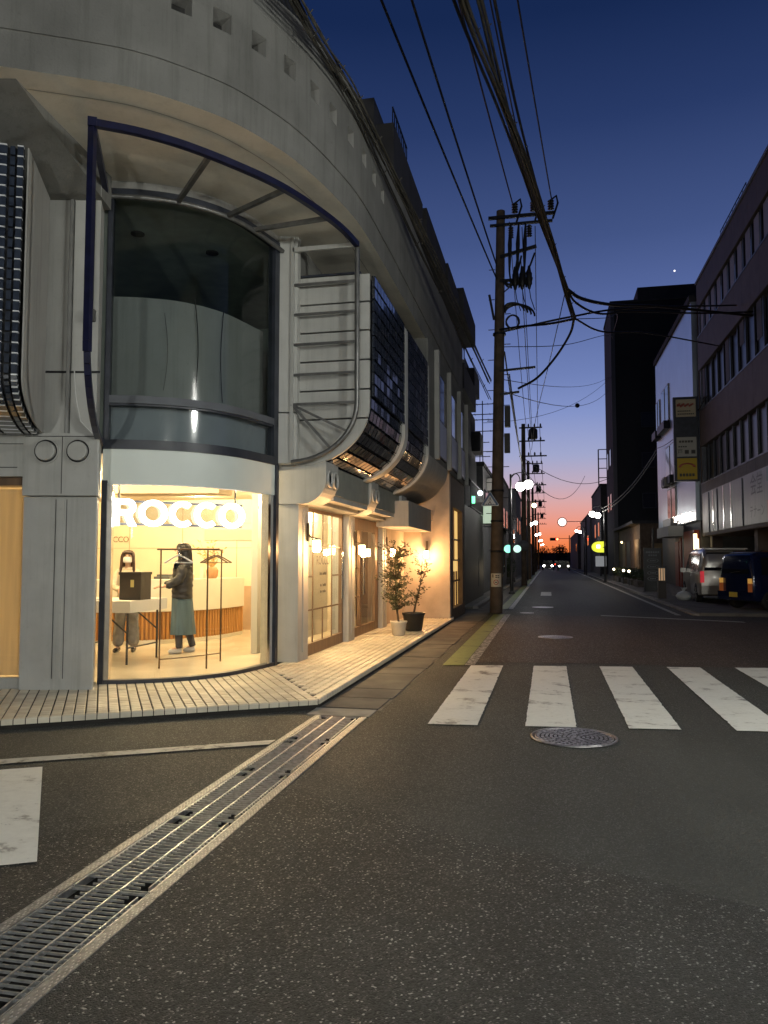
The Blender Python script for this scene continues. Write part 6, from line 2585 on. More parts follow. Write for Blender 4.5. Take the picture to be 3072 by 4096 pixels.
for i, (x, y) in enumerate(((4.95, 43.6), (4.92, 46.8), (4.85, 50.0), (4.8, 53.2), (4.75, 56.5))):
    bush(x, y, .075, .42, 1.1, .33, 500, ('clipped bush in planter by the kerb, next to the black standing board', 'second clipped bush in planter from the black standing board', 'third clipped bush in planter from the black standing board', 'fourth clipped bush in planter from the black standing board', 'fifth clipped bush in planter from the black standing board')[i], 'planters along the right kerb', 60 + i)
SPOTL = emit('garden_light', (1.0, 0.85, 0.55), 8)
for i, (x, y) in enumerate(((4.4, 45.2), (4.4, 48.4), (4.35, 54.8))):
    t = thing('garden_light', (x, y, .08), ('small bright garden light between the first two planters', 'small bright garden light between the second and third planters', 'small bright garden light between the last two planters')[i], 'lamp', 'garden lights')
    MB().tube([(x, y, .08), (x, y, .82)], .018, 6).build('stake', RAILM, t)
    MB().sphere((x, y, .88), .075, 10, 6).build('globe', SPOTL, t)

# black standing board on the pavement
t = thing('standing_board', (4.55, 37.0, .075), 'tall black standing board with rows of pale writing on the right pavement', 'sign')
MB().bx(4.25, 5.02, 36.9, 37.05, .077, 2.05).build('panel', mat('board_black', (0.02, 0.022, 0.026), 0.4), t)
b = MB()
rnd = random.Random(8)
PALE = mat('board_text', (0.22, 0.24, 0.26), 0.6)
for z, n, h in ((1.86, 6, .08), (1.72, 4, .07)):
    for k in range(n):
        x = 4.64 + (k - n / 2 + .5) * .10
        b.bx(x - .035, x + .035, 36.892, 36.899, z - h / 2, z + h / 2)
b.build('lettering', PALE, t)
for z in (1.48, 1.20, .92, .66):
    e = MB()
    N = 20
    for k in range(N):
        a0, a1 = 2 * math.pi * k / N, 2 * math.pi * (k + 1) / N
        P = [(4.64 + rx * math.cos(a), 36.895, z + rx * .4 * math.sin(a)) for a, rx in ((a0, .25), (a1, .25), (a1, .22), (a0, .22))]
        e.add(P, [(0, 1, 2, 3)])
    for k in range(4):
        e.bx(4.52 + .065 * k, 4.565 + .065 * k, 36.893, 36.8985, z - .03, z + .03)
    e.build('oval_mark', PALE, t)
MB().bx(4.2, 5.07, 36.86, 37.1, .0755, .10).build('foot', BLK, t)

# square lamp bollard near the kerb
t = thing('bollard', (4.12, 30.4, .075), 'square dark bollard with lit slits near the right kerb', 'bollard')
MB().bx(3.99, 4.27, 30.3, 30.58, .077, .74).build('body', mat('bollard_brown', (0.06, 0.05, 0.045), 0.6), t)
MB().bx(3.985, 4.275, 30.295, 30.585, 1.20, 1.26).build('cap', FRAME_D, t)
MB().bx(4.03, 4.23, 30.34, 30.54, .741, 1.199).build('lantern', emit('bollard_glow', (1.0, 0.62, 0.35), .28), t)
for x in (4.0, 4.08, 4.17, 4.25):
    MB().bx(x - .012, x + .012, 30.3, 30.32, .741, 1.199).build('slat', FRAME_D, t)

# white plastic bag at the kerb
t = thing('rubbish_bag', (4.72, 29.3, .075), 'tied white plastic bag lying by the van', 'bag')
b = MB()
N = 14
vs = []
rnd = random.Random(2)
rings = [(.16, 0), (.24, .06), (.26, .15), (.2, .25), (.09, .31), (.035, .34), (.08, .40), (.11, .44)]
for r_, z in rings:
    for j in range(N):
        a = 2 * math.pi * j / N
        q = r_ * (1 + rnd.uniform(-.13, .13))
        vs.append((4.72 + q * math.cos(a), 29.3 + q * math.sin(a), .077 + z + (rnd.uniform(-.015, .015) if z > 0 else 0)))
b.add(vs, [(i * N + j, i * N + (j + 1) % N, (i + 1) * N + (j + 1) % N, (i + 1) * N + j) for i in range(len(rings) - 1) for j in range(N)], True)
b.build('bag_body', mat('bag_plastic', (0.55, 0.60, 0.62), 0.3), t)

# further right-hand buildings
slab_building('shop_house', 5.2, 16, 80, 96, 9.0, APT, 'dark block with roof frame beyond the tower', wins=[(82, 84, 4, 5.4), (88, 90, 4, 5.4)])
t = thing('roof_billboard', (6.5, 88, 9.2), 'bare steel billboard frame on the roof beyond the tower', 'billboard frame')
b = MB()
for x in (5.3, 6.6, 7.9, 9.2):
    b.bar((x, 84, 9.18), (x, 84, 13.2), .12, .12)
for z in (10.2, 11.2, 12.2, 13.2):
    b.bar((5.3, 84, z), (9.2, 84, z), .08, .08)
b.build('lattice', RAILM, t)
MB().bx(6.7, 8.9, 83.98, 84.06, 10.3, 12.1).build('panel', mat('billboard_grey', (0.20, 0.21, 0.23), 0.6), t)
slab_building('shop_house', 5.0, 16, 97, 125, 7.2, HG, 'dark row house with street lamp far along the right side', wins=[(100, 103, 3.4, 4.6)])
slab_building('shop_house', 4.6, 16, 127, 170, 6.0, APT, 'last dark house before the trees on the right side', wins=[(130, 134, 3.0, 4.2)])
# lit yellow logo sign
t = thing('lit_sign', (4.6, 70.5, 2.6), 'glowing yellow rounded sign on the right pavement below the tower', 'sign')
b = MB()
Ye = emit('lit_yellow', (0.75, 0.80, 0.05), 1.2)
b.extr([(4.35 + .62 * math.cos(a), 2.66 + .48 * math.sin(a)) for a in [math.pi / 2 + math.pi * k / 12 for k in range(13)]] + [(4.9, 2.18), (4.9, 2.5), (4.65, 2.62), (4.9, 2.7), (4.9, 3.14)], 'Y', 70.3, 70.45)
b.build('panel', Ye, t)
MB().bx(4.15, 4.45, 70.28, 70.299, 2.55, 2.85).build('logo_window', emit('lit_white', (1, 1, .8), 3.0), t)
MB().bx(4.05, 4.95, 70.3, 70.42, .95, 1.85).build('lower_panel', emit('lit_grey', (0.5, 0.52, 0.55), .35), t)
MB().tube([(4.5, 70.5, .07), (4.5, 70.5, 3.3)], .06, 8).build('post', RAILM, t)
# air-conditioning units and pipes on the neighbouring walls
ACM = mat('ac_unit', (0.34, 0.33, 0.31), 0.6, var=0.1)
for i, (x, y, z, la) in enumerate(((-2.95, 27.0, 7.98, 'outdoor air-conditioning unit on the upper balcony of the apartment block'), (6.55, 45.8, 5.62, 'outdoor air-conditioning unit under the middle window of the grey building'), (-2.6, 35.9, 4.7, 'outdoor air-conditioning unit on the wall of the low shop house'))):
    t = thing('air_conditioner', (x, y, z), la, 'air conditioner', 'outdoor air-conditioning units')
    MB().bx(x - .14, x + .14, y - .4, y + .4, z, z + .55).build('case', ACM, t)
    s_ = 1 if x < 0 else -1
    MB().lathe((x + s_ * .143, y - .1, z + .28), [(.02, 0), (.22, 0), (.22, s_ * .012), (.20, s_ * .012)], 18, axis='X', cap=False).build('fan_grille', RAILM, t)
    MB().bx(x - .16, x + .16, y - .35, y - .30, z - .04, z - .001).bx(x - .16, x + .16, y + .30, y + .35, z - .04, z - .001).build('bracket', RAILM, t)
# ================================================================ buildings across the junction, behind and beside the viewer
OPP = mat('opposite_wall', (0.16, 0.15, 0.14), 0.85, var=0.2, scale=2)
slab_building('corner_shop', 5.2, 18, -16, 5.2, 8.5, OPP, 'grey corner house on the other side of the junction', wins=[(-12, -10.2, 4.6, 6.0), (-7, -5.2, 4.6, 6.0), (0, 2, 4.6, 6.0)])
slab_building('apartment_building', -16, 12, -34, -24, 13, OPP, 'plain apartment block closing the street behind the junction', side_wins=[])
slab_building('apartment_building', -26, -13, -16, -2, 10, OPP, 'plain block on the far side of the side street')
# ================================================================ utility poles and cables
POLE = mat('pole_concrete', (0.105, 0.076, 0.056), 0.85, var=0.35, scale=4, bump=0.3, bscale=30)
INSUL = mat('insulator', (0.018, 0.017, 0.017), 0.5)


def utility_pole(x, y, h, r, lean, label, detail):
    t = thing('utility_pole', (x, y, 0), label, 'utility pole')
    top = V(x + lean, y, h)
    MB().tube([(x, y, -.05), (x + lean * .5, y, h * .5), top], [r, r * .86, r * .68], 18).build('shaft', POLE, t)
    px = lambda z: x + lean * z / h
    if detail:
        for z, a, b, th in ((h - .25, -.35, 1.55, .09), (h - .48, -.30, 1.50, .07)):
            MB().bar((px(z) + a, y - .14, z), (px(z) + b, y - .14, z - .0), .08, th).build('crossarm', RAILM, t)
        # pin insulators with jumpers
        for xx in (.42, .95, 1.45):
            s = MB()
            z = h - .2
            for k in range(4):
                s.lathe((px(z) + xx, y - .14, z + .05 + k * .075), [(.05, 0), (.10, .02), (.05, .06)], 10)
            s.build('insulator', INSUL, t)
            s = MB()
            for k in range(5):
                s.lathe((px(z) + xx - .12, y - .14, z - .42 - k * .07), [(.045, 0), (.085, .02), (.045, .06)], 10)
            s.build('insulator', INSUL, t)
            MB().tube([(px(z) + xx, y - .14, z + .33), (px(z) + xx + .16, y - .2, z + .42), (px(z) + xx + .2, y - .2, z + .2), (px(z) + xx + .05, y - .2, z - .25)], .030, 6).build('jumper', CABLE, t)
        # lower arm, looped service cables
        z = h - 1.35
        MB().bar((px(z), y - .12, z - .08), (px(z) + 1.05, y - .12, z + .16), .08, .09).build('crossarm', RAILM, t)
        for k, (ex, ez, dz) in enumerate(((1.0, .1, -.75), (.62, .02, -.62), (.5, 0, -.9))):
            P = [V(px(z) + .12, y - .16, z - .85)]
            for q in range(1, 9):
                u = q / 8
                P.append(V(px(z) + .12 + (ex - .12) * u, y - .16, z - .85 + dz * .35 * math.sin(u * math.pi * .8) + (ez + .85) * u ** 2.2))
            MB().tube(P, .030, 6).build('service_loop', CABLE, t)
        for xx in (.32, .55, .75):
            MB().tube([(px(z) + xx, y - .14, h - .5), (px(z) + xx - .03, y - .15, h - 1.1), (px(z) + xx - .05, y - .15, h - 1.9), (px(z) + xx + .0, y - .15, h - 2.4)], [.03, .07, .03, .03], 6).build('drop_wire', CABLE, t)
        # cut-out switches
        z = h - 2.15
        MB().bar((px(z), y - .12, z), (px(z) + .95, y - .12, z), .08, .08).build('crossarm', RAILM, t)
        MB().bar((px(z) + .1, y - .12, z - .35), (px(z) + .5, y - .12, z - .04), .03, .03).build('brace', RAILM, t)
        for xx in (.45, .65, .85):
            MB().lathe((px(z) + xx, y - .2, z - .32), [(.035, 0), (.06, .1), (.085, .14), (.085, .46), (.06, .5), (.035, .68)], 10).build('cutout_switch', INSUL, t)
            MB().tube([(px(z) + xx, y - .2, z - .3), (px(z) + xx + .04, y - .2, z - .6), (px(z) + xx + .15, y - .2, z - .95)], .014, 6).build('switch_wire', CABLE, t)
        # coiled cable hanging beside the shaft
        z = h - 2.95
        for k in range(4):
            P = []
            for q in range(15):
                a = math.pi * q / 14
                P.append(V(px(z) + .16 + (.55 + .1 * k) * (1 - math.cos(a)) / 2, y - .16 + .02 * k, z + .18 * math.sin(a) * (1 + .2 * k) - .05 * k - .15 * (q / 14)))
            MB().tube(P, .030, 6).build('cable_coil', CABLE, t)
        P = [V(px(z) + .38 + .18 * math.cos(a) * (1 + .1 * math.sin(a * 2.3)), y - .17, z - .45 + .20 * math.sin(a)) for a in [k * .5 for k in range(27)]]
        MB().tube(P, .026, 6).build('cable_coil', CABLE, t)
        # lower arms, boxes, climbing bolts
        for z, L in ((7.05, 1.05), (6.35, .6)):
            MB().bar((px(z), y - .12, z - .06), (px(z) + L, y - .12, z), .06, .06).build('crossarm', RAILM, t)
        for z0, z1 in ((5.35, 5.95), (4.6, 5.15)):
            MB().box((px(z0) + .27, y - .05, (z0 + z1) / 2), (.16, .22, z1 - z0)).build('splice_box', RAILM, t)
        MB().bar((px(9.0) - .30, y, 9.3), (px(8.6) - .16, y, 8.55), .07, .07).build('stay_arm', RAILM, t)
        z = 2.4
        k = 0
        while z < h - 1:
            s_ = -1 if k % 2 else 1
            MB().tube([(px(z) + s_ * r * .8, y, z), (px(z) + s_ * (r + .14), y, z)], .012, 6).build('step_bolt', RAILM, t)
            z += .45
            k += 1
        for z in (1.75, 2.62, 3.5, 8.1):
            MB().lathe((px(z), y, z), [(r * .97, -.03), (r * 1.03, -.03), (r * 1.03, .03), (r * .97, .03)], 18).build('band', RAILM, t)
    else:
        for z, L in ((h - .25, 1.15), (h - 1.05, 1.3), (h - 1.95, 1.4)):
            MB().bar((x - .2, y - .12, z), (x + L, y - .12, z), .07, .08).build('crossarm', RAILM, t)
            for q in (.35, .7, 1.05):
                MB().lathe((x + q, y - .12, z + .03), [(.03, 0), (.06, .08), (.03, .2)], 8).build('insulator', INSUL, t)
        MB().lathe((x + .62, y - .15, h - .95), [(.22, 0), (.26, .05), (.26, .55), (.2, .62)], 14).build('transformer', RAILM, t)
    return t


P1 = (-1.49, 22.4)
up1 = utility_pole(P1[0], P1[1], 11.8, .185, .24, 'near concrete utility pole with crossing sign and white plate', True)
utility_pole(-1.42, 46.2, 9.6, .17, .05, 'second utility pole with transformer beyond the street lamp', False)
utility_pole(-1.50, 62.0, 9.4, .16, 0, 'third utility pole along the left kerb', False)
utility_pole(-1.52, 80.0, 9.4, .16, 0, 'fourth utility pole along the left kerb', False)
utility_pole(-1.6, 102.0, 9.4, .16, 0, 'fifth utility pole, small against the sunset', False)
utility_pole(-1.6, 130.0, 9.4, .16, 0, 'farthest utility pole on the left kerb', False)
# white notice plate wrapped round the near pole
t = thing('pole_plate', (-1.48, 22.2, 1.0), 'white notice plate with red ring strapped to the near pole', 'sign')
b = MB()
vs = []
for z in (.74, 1.12):
    for k in range(11):
        a = R(-140 + 100 * k / 10)
        vs.append((-1.475 + .192 * math.cos(a), 22.4 + .192 * math.sin(a), z))
b.add(vs, [(k, k + 1, 11 + k + 1, 11 + k) for k in range(10)], True)
b.build('plate', mat('plate_white', (0.62, 0.56, 0.46), 0.5), t)
b = MB()
for k in range(18):
    a0, a1 = 2 * math.pi * k / 18, 2 * math.pi * (k + 1) / 18
    P = []
    for a, rr in ((a0, .075), (a1, .075), (a1, .055), (a0, .055)):
        th = R(-90) + rr * math.cos(a) / .195
        P.append((-1.475 + .195 * math.cos(th), 22.4 + .195 * math.sin(th), .87 + rr * math.sin(a)))
    b.add(P, [(0, 1, 2, 3)])
b.build('ring_mark', mat('plate_red', (0.40, 0.06, 0.05), 0.5), t)
b = MB()
for xx, zz, w_, h_ in ((-.09, 1.05, .03, .09), (.01, 1.06, .05, .03), (.07, 1.06, .05, .03), (.01, 1.01, .05, .03), (.07, 1.01, .05, .03), (0, .87, .06, .03)):
    th = R(-90) + xx / .195
    b.box((-1.475 + .196 * math.cos(th), 22.4 + .196 * math.sin(th), zz), (w_, .004, h_), rz=th + math.pi / 2)
b.build('lettering', mat('plate_ink', (0.08, 0.05, 0.04), 0.5), t)

# blue triangular crossing sign
t = thing('crossing_sign', (-1.6, 22.15, 3.2), 'blue crossing sign with white triangle on the near pole', 'road sign')
BL = mat('sign_blue', (0.035, 0.09, 0.22), 0.35)
WH = mat('sign_face_white', (0.62, 0.66, 0.72), 0.35)
sx_, sz_ = -1.62, 3.05
pent = [(-.24, 0), (.24, 0), (.24, .05), (0, .42), (-.24, .05)]
MB().extr([(sx_ + a, sz_ + b_) for a, b_ in pent], 'Y', 22.16, 22.18).build('plate', WH, t)
MB().extr([(sx_ + a * .93, sz_ + .018 + b_ * .92) for a, b_ in pent], 'Y', 22.153, 22.158).build('blue_field', BL, t)
MB().extr([(sx_ - .17, sz_ + .04), (sx_ + .17, sz_ + .04), (sx_, sz_ + .31)], 'Y', 22.147, 22.151).build('triangle', WH, t)
pm = MB()
BK = mat('pictogram', (0.01, 0.01, 0.012), 0.5)
pm.lathe((sx_ + .005, 22.144, sz_ + .225), [(.001, -.002), (.02, -.002), (.02, .002), (.001, .002)], 12, axis='Y')
for a, b_, w_ in (((.005, .20), (0, .13), .028), ((0, .13), (-.045, .06), .016), ((0, .13), (.035, .06), .016), ((.003, .19), (-.045, .15), .012), ((.003, .19), (.045, .16), .012)):
    pm.bar((sx_ + a[0], 22.144, sz_ + a[1]), (sx_ + b_[0], 22.144, sz_ + b_[1]), .003, w_)
for k in range(4):
    pm.bx(sx_ - .12 + .065 * k, sx_ - .085 + .065 * k, 22.142, 22.146, sz_ + .045, sz_ + .058)
pm.build('pictogram', BK, t)
MB().bar((sx_, 22.185, sz_ + .15), (P1[0] + .05, 22.25, sz_ + .15), .03, .03).build('bracket', RAILM, t)


CABLE_L = mat('cable_lashed', (0.034, 0.031, 0.025), 0.6, var=0.5, scale=6)


def cable(p0, p1, sag, r, label, group=None, n=18, twist=0, parent=None):
    p0, p1 = Vector(p0), Vector(p1)
    P = []
    for k in range(n + 1):
        q = k / n
        p = p0.lerp(p1, q)
        p.z -= sag * 4 * q * (1 - q)
        P.append(p)
    b = MB().tube(P, r, 6, cap=False)
    if twist:
        # lashing wire clips along the bundle
        for k in range(1, n * 2):
            q = k / (n * 2)
            p = p0.lerp(p1, q)
            p.z -= sag * 4 * q * (1 - q)
            b.tube([p + V(0, 0, -r * 1.5), p + V(r * 1.2, 0, r * 1.1)], r * .35, 4)
    o = b.build('overhead_cable', CABLE)
    return tag(o, label, 'cable', group or 'overhead cables')


def cable_pts(P, r, label, parent=None, clips=True, strands=1, spread=.03):
    """cable or bundle through given points (smoothed)"""
    pts = [Vector(p) for p in P]
    sm_ = []
    for i in range(len(pts) - 1):
        p0 = pts[i - 1] if i else pts[0] * 2 - pts[1]
        p1, p2 = pts[i], pts[i + 1]
        p3 = pts[i + 2] if i + 2 < len(pts) else pts[-1] * 2 - pts[-2]
        for k in range(8):
            t_ = k / 8
            sm_.append(.5 * ((2 * p1) + (p2 - p0) * t_ + (2 * p0 - 5 * p1 + 4 * p2 - p3) * t_ * t_ + (3 * p1 - p0 - 3 * p2 + p3) * t_ ** 3))
    sm_.append(pts[-1])
    b = MB()
    rnd = random.Random(len(sm_) * 7 + int(r * 1e4))
    for s in range(strands):
        ph = 6.283 * s / max(1, strands)
        off = []
        for i, p in enumerate(sm_):
            a = ph + i * .05
            w = 0 if strands == 1 else spread * (1 + .25 * math.sin(i * .35 + s * 2))
            off.append(p + V(math.cos(a) * w, 0, math.sin(a) * w))
        b.tube(off, r, 6, cap=False)
    if clips:
        for i in range(3, len(sm_) - 2, 5):
            p = sm_[i]
            w = r + (spread if strands > 1 else 0)
            b.tube([p + V(-w * .4, 0, -w * .9), p + V(w * 1.25, 0, w * .8)], .009, 4)
    o = b.build('overhead_cable', CABLE if strands == 1 else CABLE_L)
    return tag(o, label, 'cable', 'overhead cables')


px1 = lambda z: P1[0] + .24 * z / 11.8
# two power wires leaving the pole on the building side
cable((px1(9.9) - .1, 22.3, 9.75), (-3.45, -6.0, 9.9), .25, .022, 'single thick overhead wire nearest the corner building', n=24)
cable((px1(10.3) - .1, 22.3, 10.15), (-2.55, -6.0, 9.7), .25, .022, 'single thick overhead wire second from the corner building', n=24)
# wires to the top crossarm
cable((-.90, 22.26, 11.95), (-2.2, -4, 10.0), .2, .020, 'thin overhead wire to the inner insulator of the near pole', n=24)
cable((.22, 22.26, 11.95), (-1.5, -4, 10.0), .15, .018, 'thin overhead wire to the outer insulator of the near pole', n=24)
cable((-.35, 22.26, 11.95), (-1.75, -4, 10.05), .18, .016, 'thin overhead wire to the middle insulator of the near pole', n=24)
# heavy lashed bundles crossing overhead to the node above the junction
cable_pts([(-1.75, 2, 8.9), (-1.25, 6, 8.5), (-0.93, 9.0, 8.33), (-0.60, 11.0, 8.3), (-0.34, 13.0, 8.44), (0.04, 16.0, 8.50), (0.41, 18.5, 8.22), (0.72, 20.0, 7.68)], .022, 'lashed black cable bundle running overhead to the low node above the junction', strands=5, spread=.040)
cable_pts([(-1.45, 2, 8.9), (-1.05, 6, 8.6), (-0.75, 9.2, 8.48), (-0.62, 11.0, 8.5), (-0.42, 13.3, 8.64), (-0.05, 16.3, 8.66), (0.53, 19.0, 8.12)], .020, 'lashed black cable bundle running overhead to the upper node above the junction', strands=4, spread=.034)
cable_pts([(0.53, 19.0, 8.12), (0.95, 19.9, 8.15), (1.93, 22.0, 8.62), (3.72, 25.0, 9.42), (7.97, 30.0, 10.4), (13, 37, 12.2)], .045, 'thick cable from the upper node across the street to the right', strands=1)
cable_pts([(0.53, 19.0, 8.12), (0.78, 19.6, 7.95), (1.45, 21.2, 8.15), (2.53, 23.0, 8.72), (5.2, 26.5, 9.6), (9, 31, 10.9)], .030, 'thinner looping cable from the upper node across the street to the right', strands=1)
cable_pts([(0.72, 20.0, 7.68), (.1, 21.0, 7.9), (-.6, 21.8, 8.12), (-1.3, 22.25, 8.2)], .034, 'short thick cable from the low node back to the near pole', strands=1, clips=False)
cable_pts([(0.72, 20.0, 7.68), (0.62, 20.3, 7.38), (0.26, 21.0, 6.98), (-.25, 21.8, 6.62), (-.79, 22.25, 6.44)], .034, 'curved cable dropping from the low node to the lower arm of the near pole', strands=1, clips=False)
cable_pts([(0.72, 20.0, 7.68), (2.0, 26, 9.5), (3.04, 34, 12.0), (5.8, 69, 21.4)], .012, 'thin wire from the low node towards the black tower', clips=False)
cable_pts([(-1.3, 22.3, 7.7), (0.6, 25, 8.4), (2.6, 34, 11.2), (5.8, 69, 20.8)], .012, 'thin wire from the near pole towards the black tower', clips=False)
cable_pts([(.5, 18.9, 8.1), (.15, 24, 7.8), (-.5, 36, 8.0), (-.9, 46.0, 8.0)], .012, 'lattice-lashed wire from the upper node to the second pole', clips=True)
cable_pts([(-1.95, 2, 8.95), (-1.45, 6, 8.6), (-1.08, 9.0, 8.45), (-0.70, 11.6, 8.55), (-0.42, 14.0, 8.75), (-0.05, 16.5, 8.72), (0.40, 18.6, 8.25)], .024, 'plain thick cable beside the lashed bundles, on the building side of them', clips=False)
cable_pts([(-1.25, 2, 9.0), (-.85, 6, 8.75), (-.60, 9.2, 8.62), (-0.42, 12.0, 8.75), (-0.15, 15.0, 8.9), (0.2, 17.5, 8.6), (0.55, 19.0, 8.14)], .022, 'plain thick cable beside the lashed bundles, on the street side of them', clips=True)
cable_pts([(.72, 20.0, 7.7), (1.6, 22.4, 8.0), (3.3, 26, 8.9), (6.9, 33, 10.2)], .026, 'thick cable from the low node to the office front', clips=False)
cable_pts([(-1.2, 22.3, 8.15), (.7, 22.6, 8.55), (2.6, 24.5, 9.3), (6.9, 30, 10.9)], .030, 'thick cable from the near pole straight across to the office', clips=True)
# bundle hugging the parapet of the corner building
cable_pts([(-3.0, 3.5, 7.7), (-2.66, 6.3, 7.5), (-2.54, 7.47, 7.45), (-2.49, 8.34, 7.48), (-2.39, 9.26, 7.50), (-2.25, 10.56, 7.32), (-2.1, 12.47, 7.18), (-1.95, 15.23, 7.03), (-1.8, 18.43, 6.88), (-1.60, 22.2, 6.68)], .013, 'wide lashed cable bundle along the parapet of the corner building', strands=6, spread=.055).data.materials[0] = mat('cable_lashed_lit', (0.075, 0.068, 0.054), 0.6, var=0.5, scale=6)  # lit copy: lamplight on the bundle put into a paler colour
cable_pts([(-2.9, 3.5, 7.5), (-2.60, 6.3, 7.35), (-2.50, 7.47, 7.30), (-2.42, 9.26, 7.35), (-2.2, 12.47, 7.02), (-1.98, 15.5, 6.7), (-1.8, 18.6, 6.4), (-1.60, 22.2, 6.15)], .012, 'thin cable just under the parapet bundle of the corner building', strands=2, spread=.03)
# pole to pole
for k, (dx, za, zb, la) in enumerate(((.25, 11.5, 9.4, 'wire'), (.62, 11.3, 9.4, 'wire'), (1.0, 11.3, 9.4, 'wire'), (.6, 10.3, 8.5, 'wire'), (.15, 7.6, 6.6, 'wire'), (.30, 6.9, 5.6, 'wire'))):
    o = cable((px1(za) + dx, 22.5, za), (-1.42 + dx * .9, 46.1, zb), .5, .013 if k < 4 else .022, ('thin line wire from the shaft side of the near pole top arm', 'thin line wire from the middle of the near pole top arm', 'thin line wire from the outer end of the near pole top arm', 'thin line wire from the slanted arm of the near pole to the second pole', 'thick cable from above the near pole long lower arm to the second pole', 'thick cable from below the near pole long lower arm to the second pole')[k], 'line wires between near and second pole')
for (y0, y1, nm) in ((46.2, 62, 'second and third poles'), (62, 80, 'third and fourth poles'), (80, 102, 'fourth and fifth poles'), (102, 130, 'fifth and farthest poles')):
    for dx, z, wh in ((.35, 9.3, 'upper inner'), (1.05, 9.3, 'upper outer'), (.1, 6.2, 'low')):
        cable((-1.46 + dx, y0, z), (-1.5 + dx, y1, z), .35, .018, wh + ' line wire between the ' + nm, 'line wires between distant poles', n=8)
cable((-1.3, 46.2, 7.5), (4.6, 60, 7.7), .9, .02, 'sagging wire from the second pole across to the right side', n=14)
cable((-1.3, 46.2, 6.8), (3.7, 80, 10.0), 2.0, .02, 'lower sagging wire from the second pole to the roof frame', n=14)
cable((-2.7, 33, 7.4), (5.8, 69.5, 17.8), 1.0, .012, 'thin wire with a small ball crossing the sky to the tower', n=14)
tag(MB().sphere((2.05, 53.4, 12.0), .16, 10, 8).build('marker_ball', RAILM), 'small dark ball hanging on a wire in the sky', 'marker')
cable((-1.2, 22.4, 6.75), (5.65, 73.6, 18.5), .5, .012, 'thin wire from the lower arm of the near pole to the tower', n=14)
cable((-1.2, 22.4, 6.4), (5.65, 73.6, 17.3), .9, .014, 'slightly sagging wire from the near pole to the tower side', n=14)
tag(MB().sphere((399.8, 2510.5, 911.2), 3.0, 8, 6).build('evening_star', emit('star', (1, 1, 1), 1.6)), 'bright evening star low in the blue sky', 'star')
# pale cables on the right
for k, dz in enumerate((0, -.22)):
    o = cable((3.6, 54.0, 5.0 + dz), (6.6, 49.8, 8.3 + dz), .55, .03, ('upper' if k == 0 else 'lower') + ' of two pale service cables looping from the right lamp post to the grey building', 'pale service cables', n=14)
    o.data.materials[0] = mat('cable_pale', (0.35, 0.34, 0.32), 0.5)
cable((6.6, 49.8, 8.4), (7.05, 36, 8.9), .5, .02, 'service cable from the grey building to the office corner', n=12)

# ================================================================ street lamps (double globes)
GLOBE = emit('street_globe', (1.0, 0.97, 0.90), 16)
LPOST = mat('lamp_post', (0.045, 0.045, 0.048), 0.45, metal=0.4)


def street_lamp(x, y, h, side, label, power, r=.20):
    t = thing('street_lamp', (x, y, 0), label, 'street lamp', 'double globe street lamps')
    MB().tube([(x, y, .0), (x, y, .9), (x, y, 1.0), (x, y, h)], [.085, .08, .055, .045], 12).build('post', LPOST, t)
    MB().lathe((x, y, 0), [(.15, .0), (.15, .06), (.09, .12)], 14).build('base', LPOST, t)
    for k, (L, dz) in enumerate(((.42, -.52), (.78, -.42))):
        P = []
        for q in range(9):
            a = math.pi * q / 8
            P.append(V(x + side * (L * (1 - math.cos(a)) / 2), y - .03 + .06 * k, h - .3 + .32 * math.sin(a) + (dz + .52) * q / 8))
        MB().tube(P, .022, 8).build('arm', LPOST, t)
        e = P[-1]
        MB().lathe(e + V(0, 0, -.10), [(.03, .1), (.09, .06), (.10, .0)], 14).build('cap', LPOST, t)
        MB().sphere(e + V(0, 0, -.10 - r * .85), r, 18, 12).build('globe', GLOBE, t)
        if power:
            lamp('globe_lamp', e + V(0, 0, -.10 - r * .85 - r - .12), power, WHITE_L, .15, t)
    return t


street_lamp(-1.62, 34.8, 5.35, 1, 'double globe street lamp on the left pavement by the second pole', 70)
street_lamp(3.72, 54.0, 5.1, -1, 'double globe street lamp on the right kerb below the tower', 60)
street_lamp(-1.75, 62.5, 4.9, 1, 'double globe street lamp beside the third utility pole', 30, .15)
street_lamp(3.72, 84.0, 5.0, -1, 'double globe street lamp on the right kerb beyond the tower', 30, .15)
street_lamp(-1.75, 90.0, 4.9, 1, 'double globe street lamp between the fourth and fifth poles', 30, .14)
street_lamp(-1.75, 118.0, 4.9, 1, 'farthest double globe street lamp on the left', 20, .13)
street_lamp(-1.75, 150.0, 4.9, 1, 'tiny distant double globe street lamp near the trees', 0, .13)
# yellowish wall lamp further down the left side
t = thing('wall_lamp', (-1.2, 58, 5.6), 'yellow glowing lamp among the distant poles', 'lamp')
MB().sphere((-1.0, 58, 5.55), .17, 14, 10).build('globe', emit('lamp_yellow', (1.0, 0.92, 0.45), 8), t)
MB().bar((-1.5, 58.02, 5.8), (-1.0, 58.02, 5.8), .04, .04).build('arm', LPOST, t)
MB().tube([(-1.5, 58.02, 0), (-1.5, 58.02, 5.9)], .05, 8).build('post', LPOST, t)
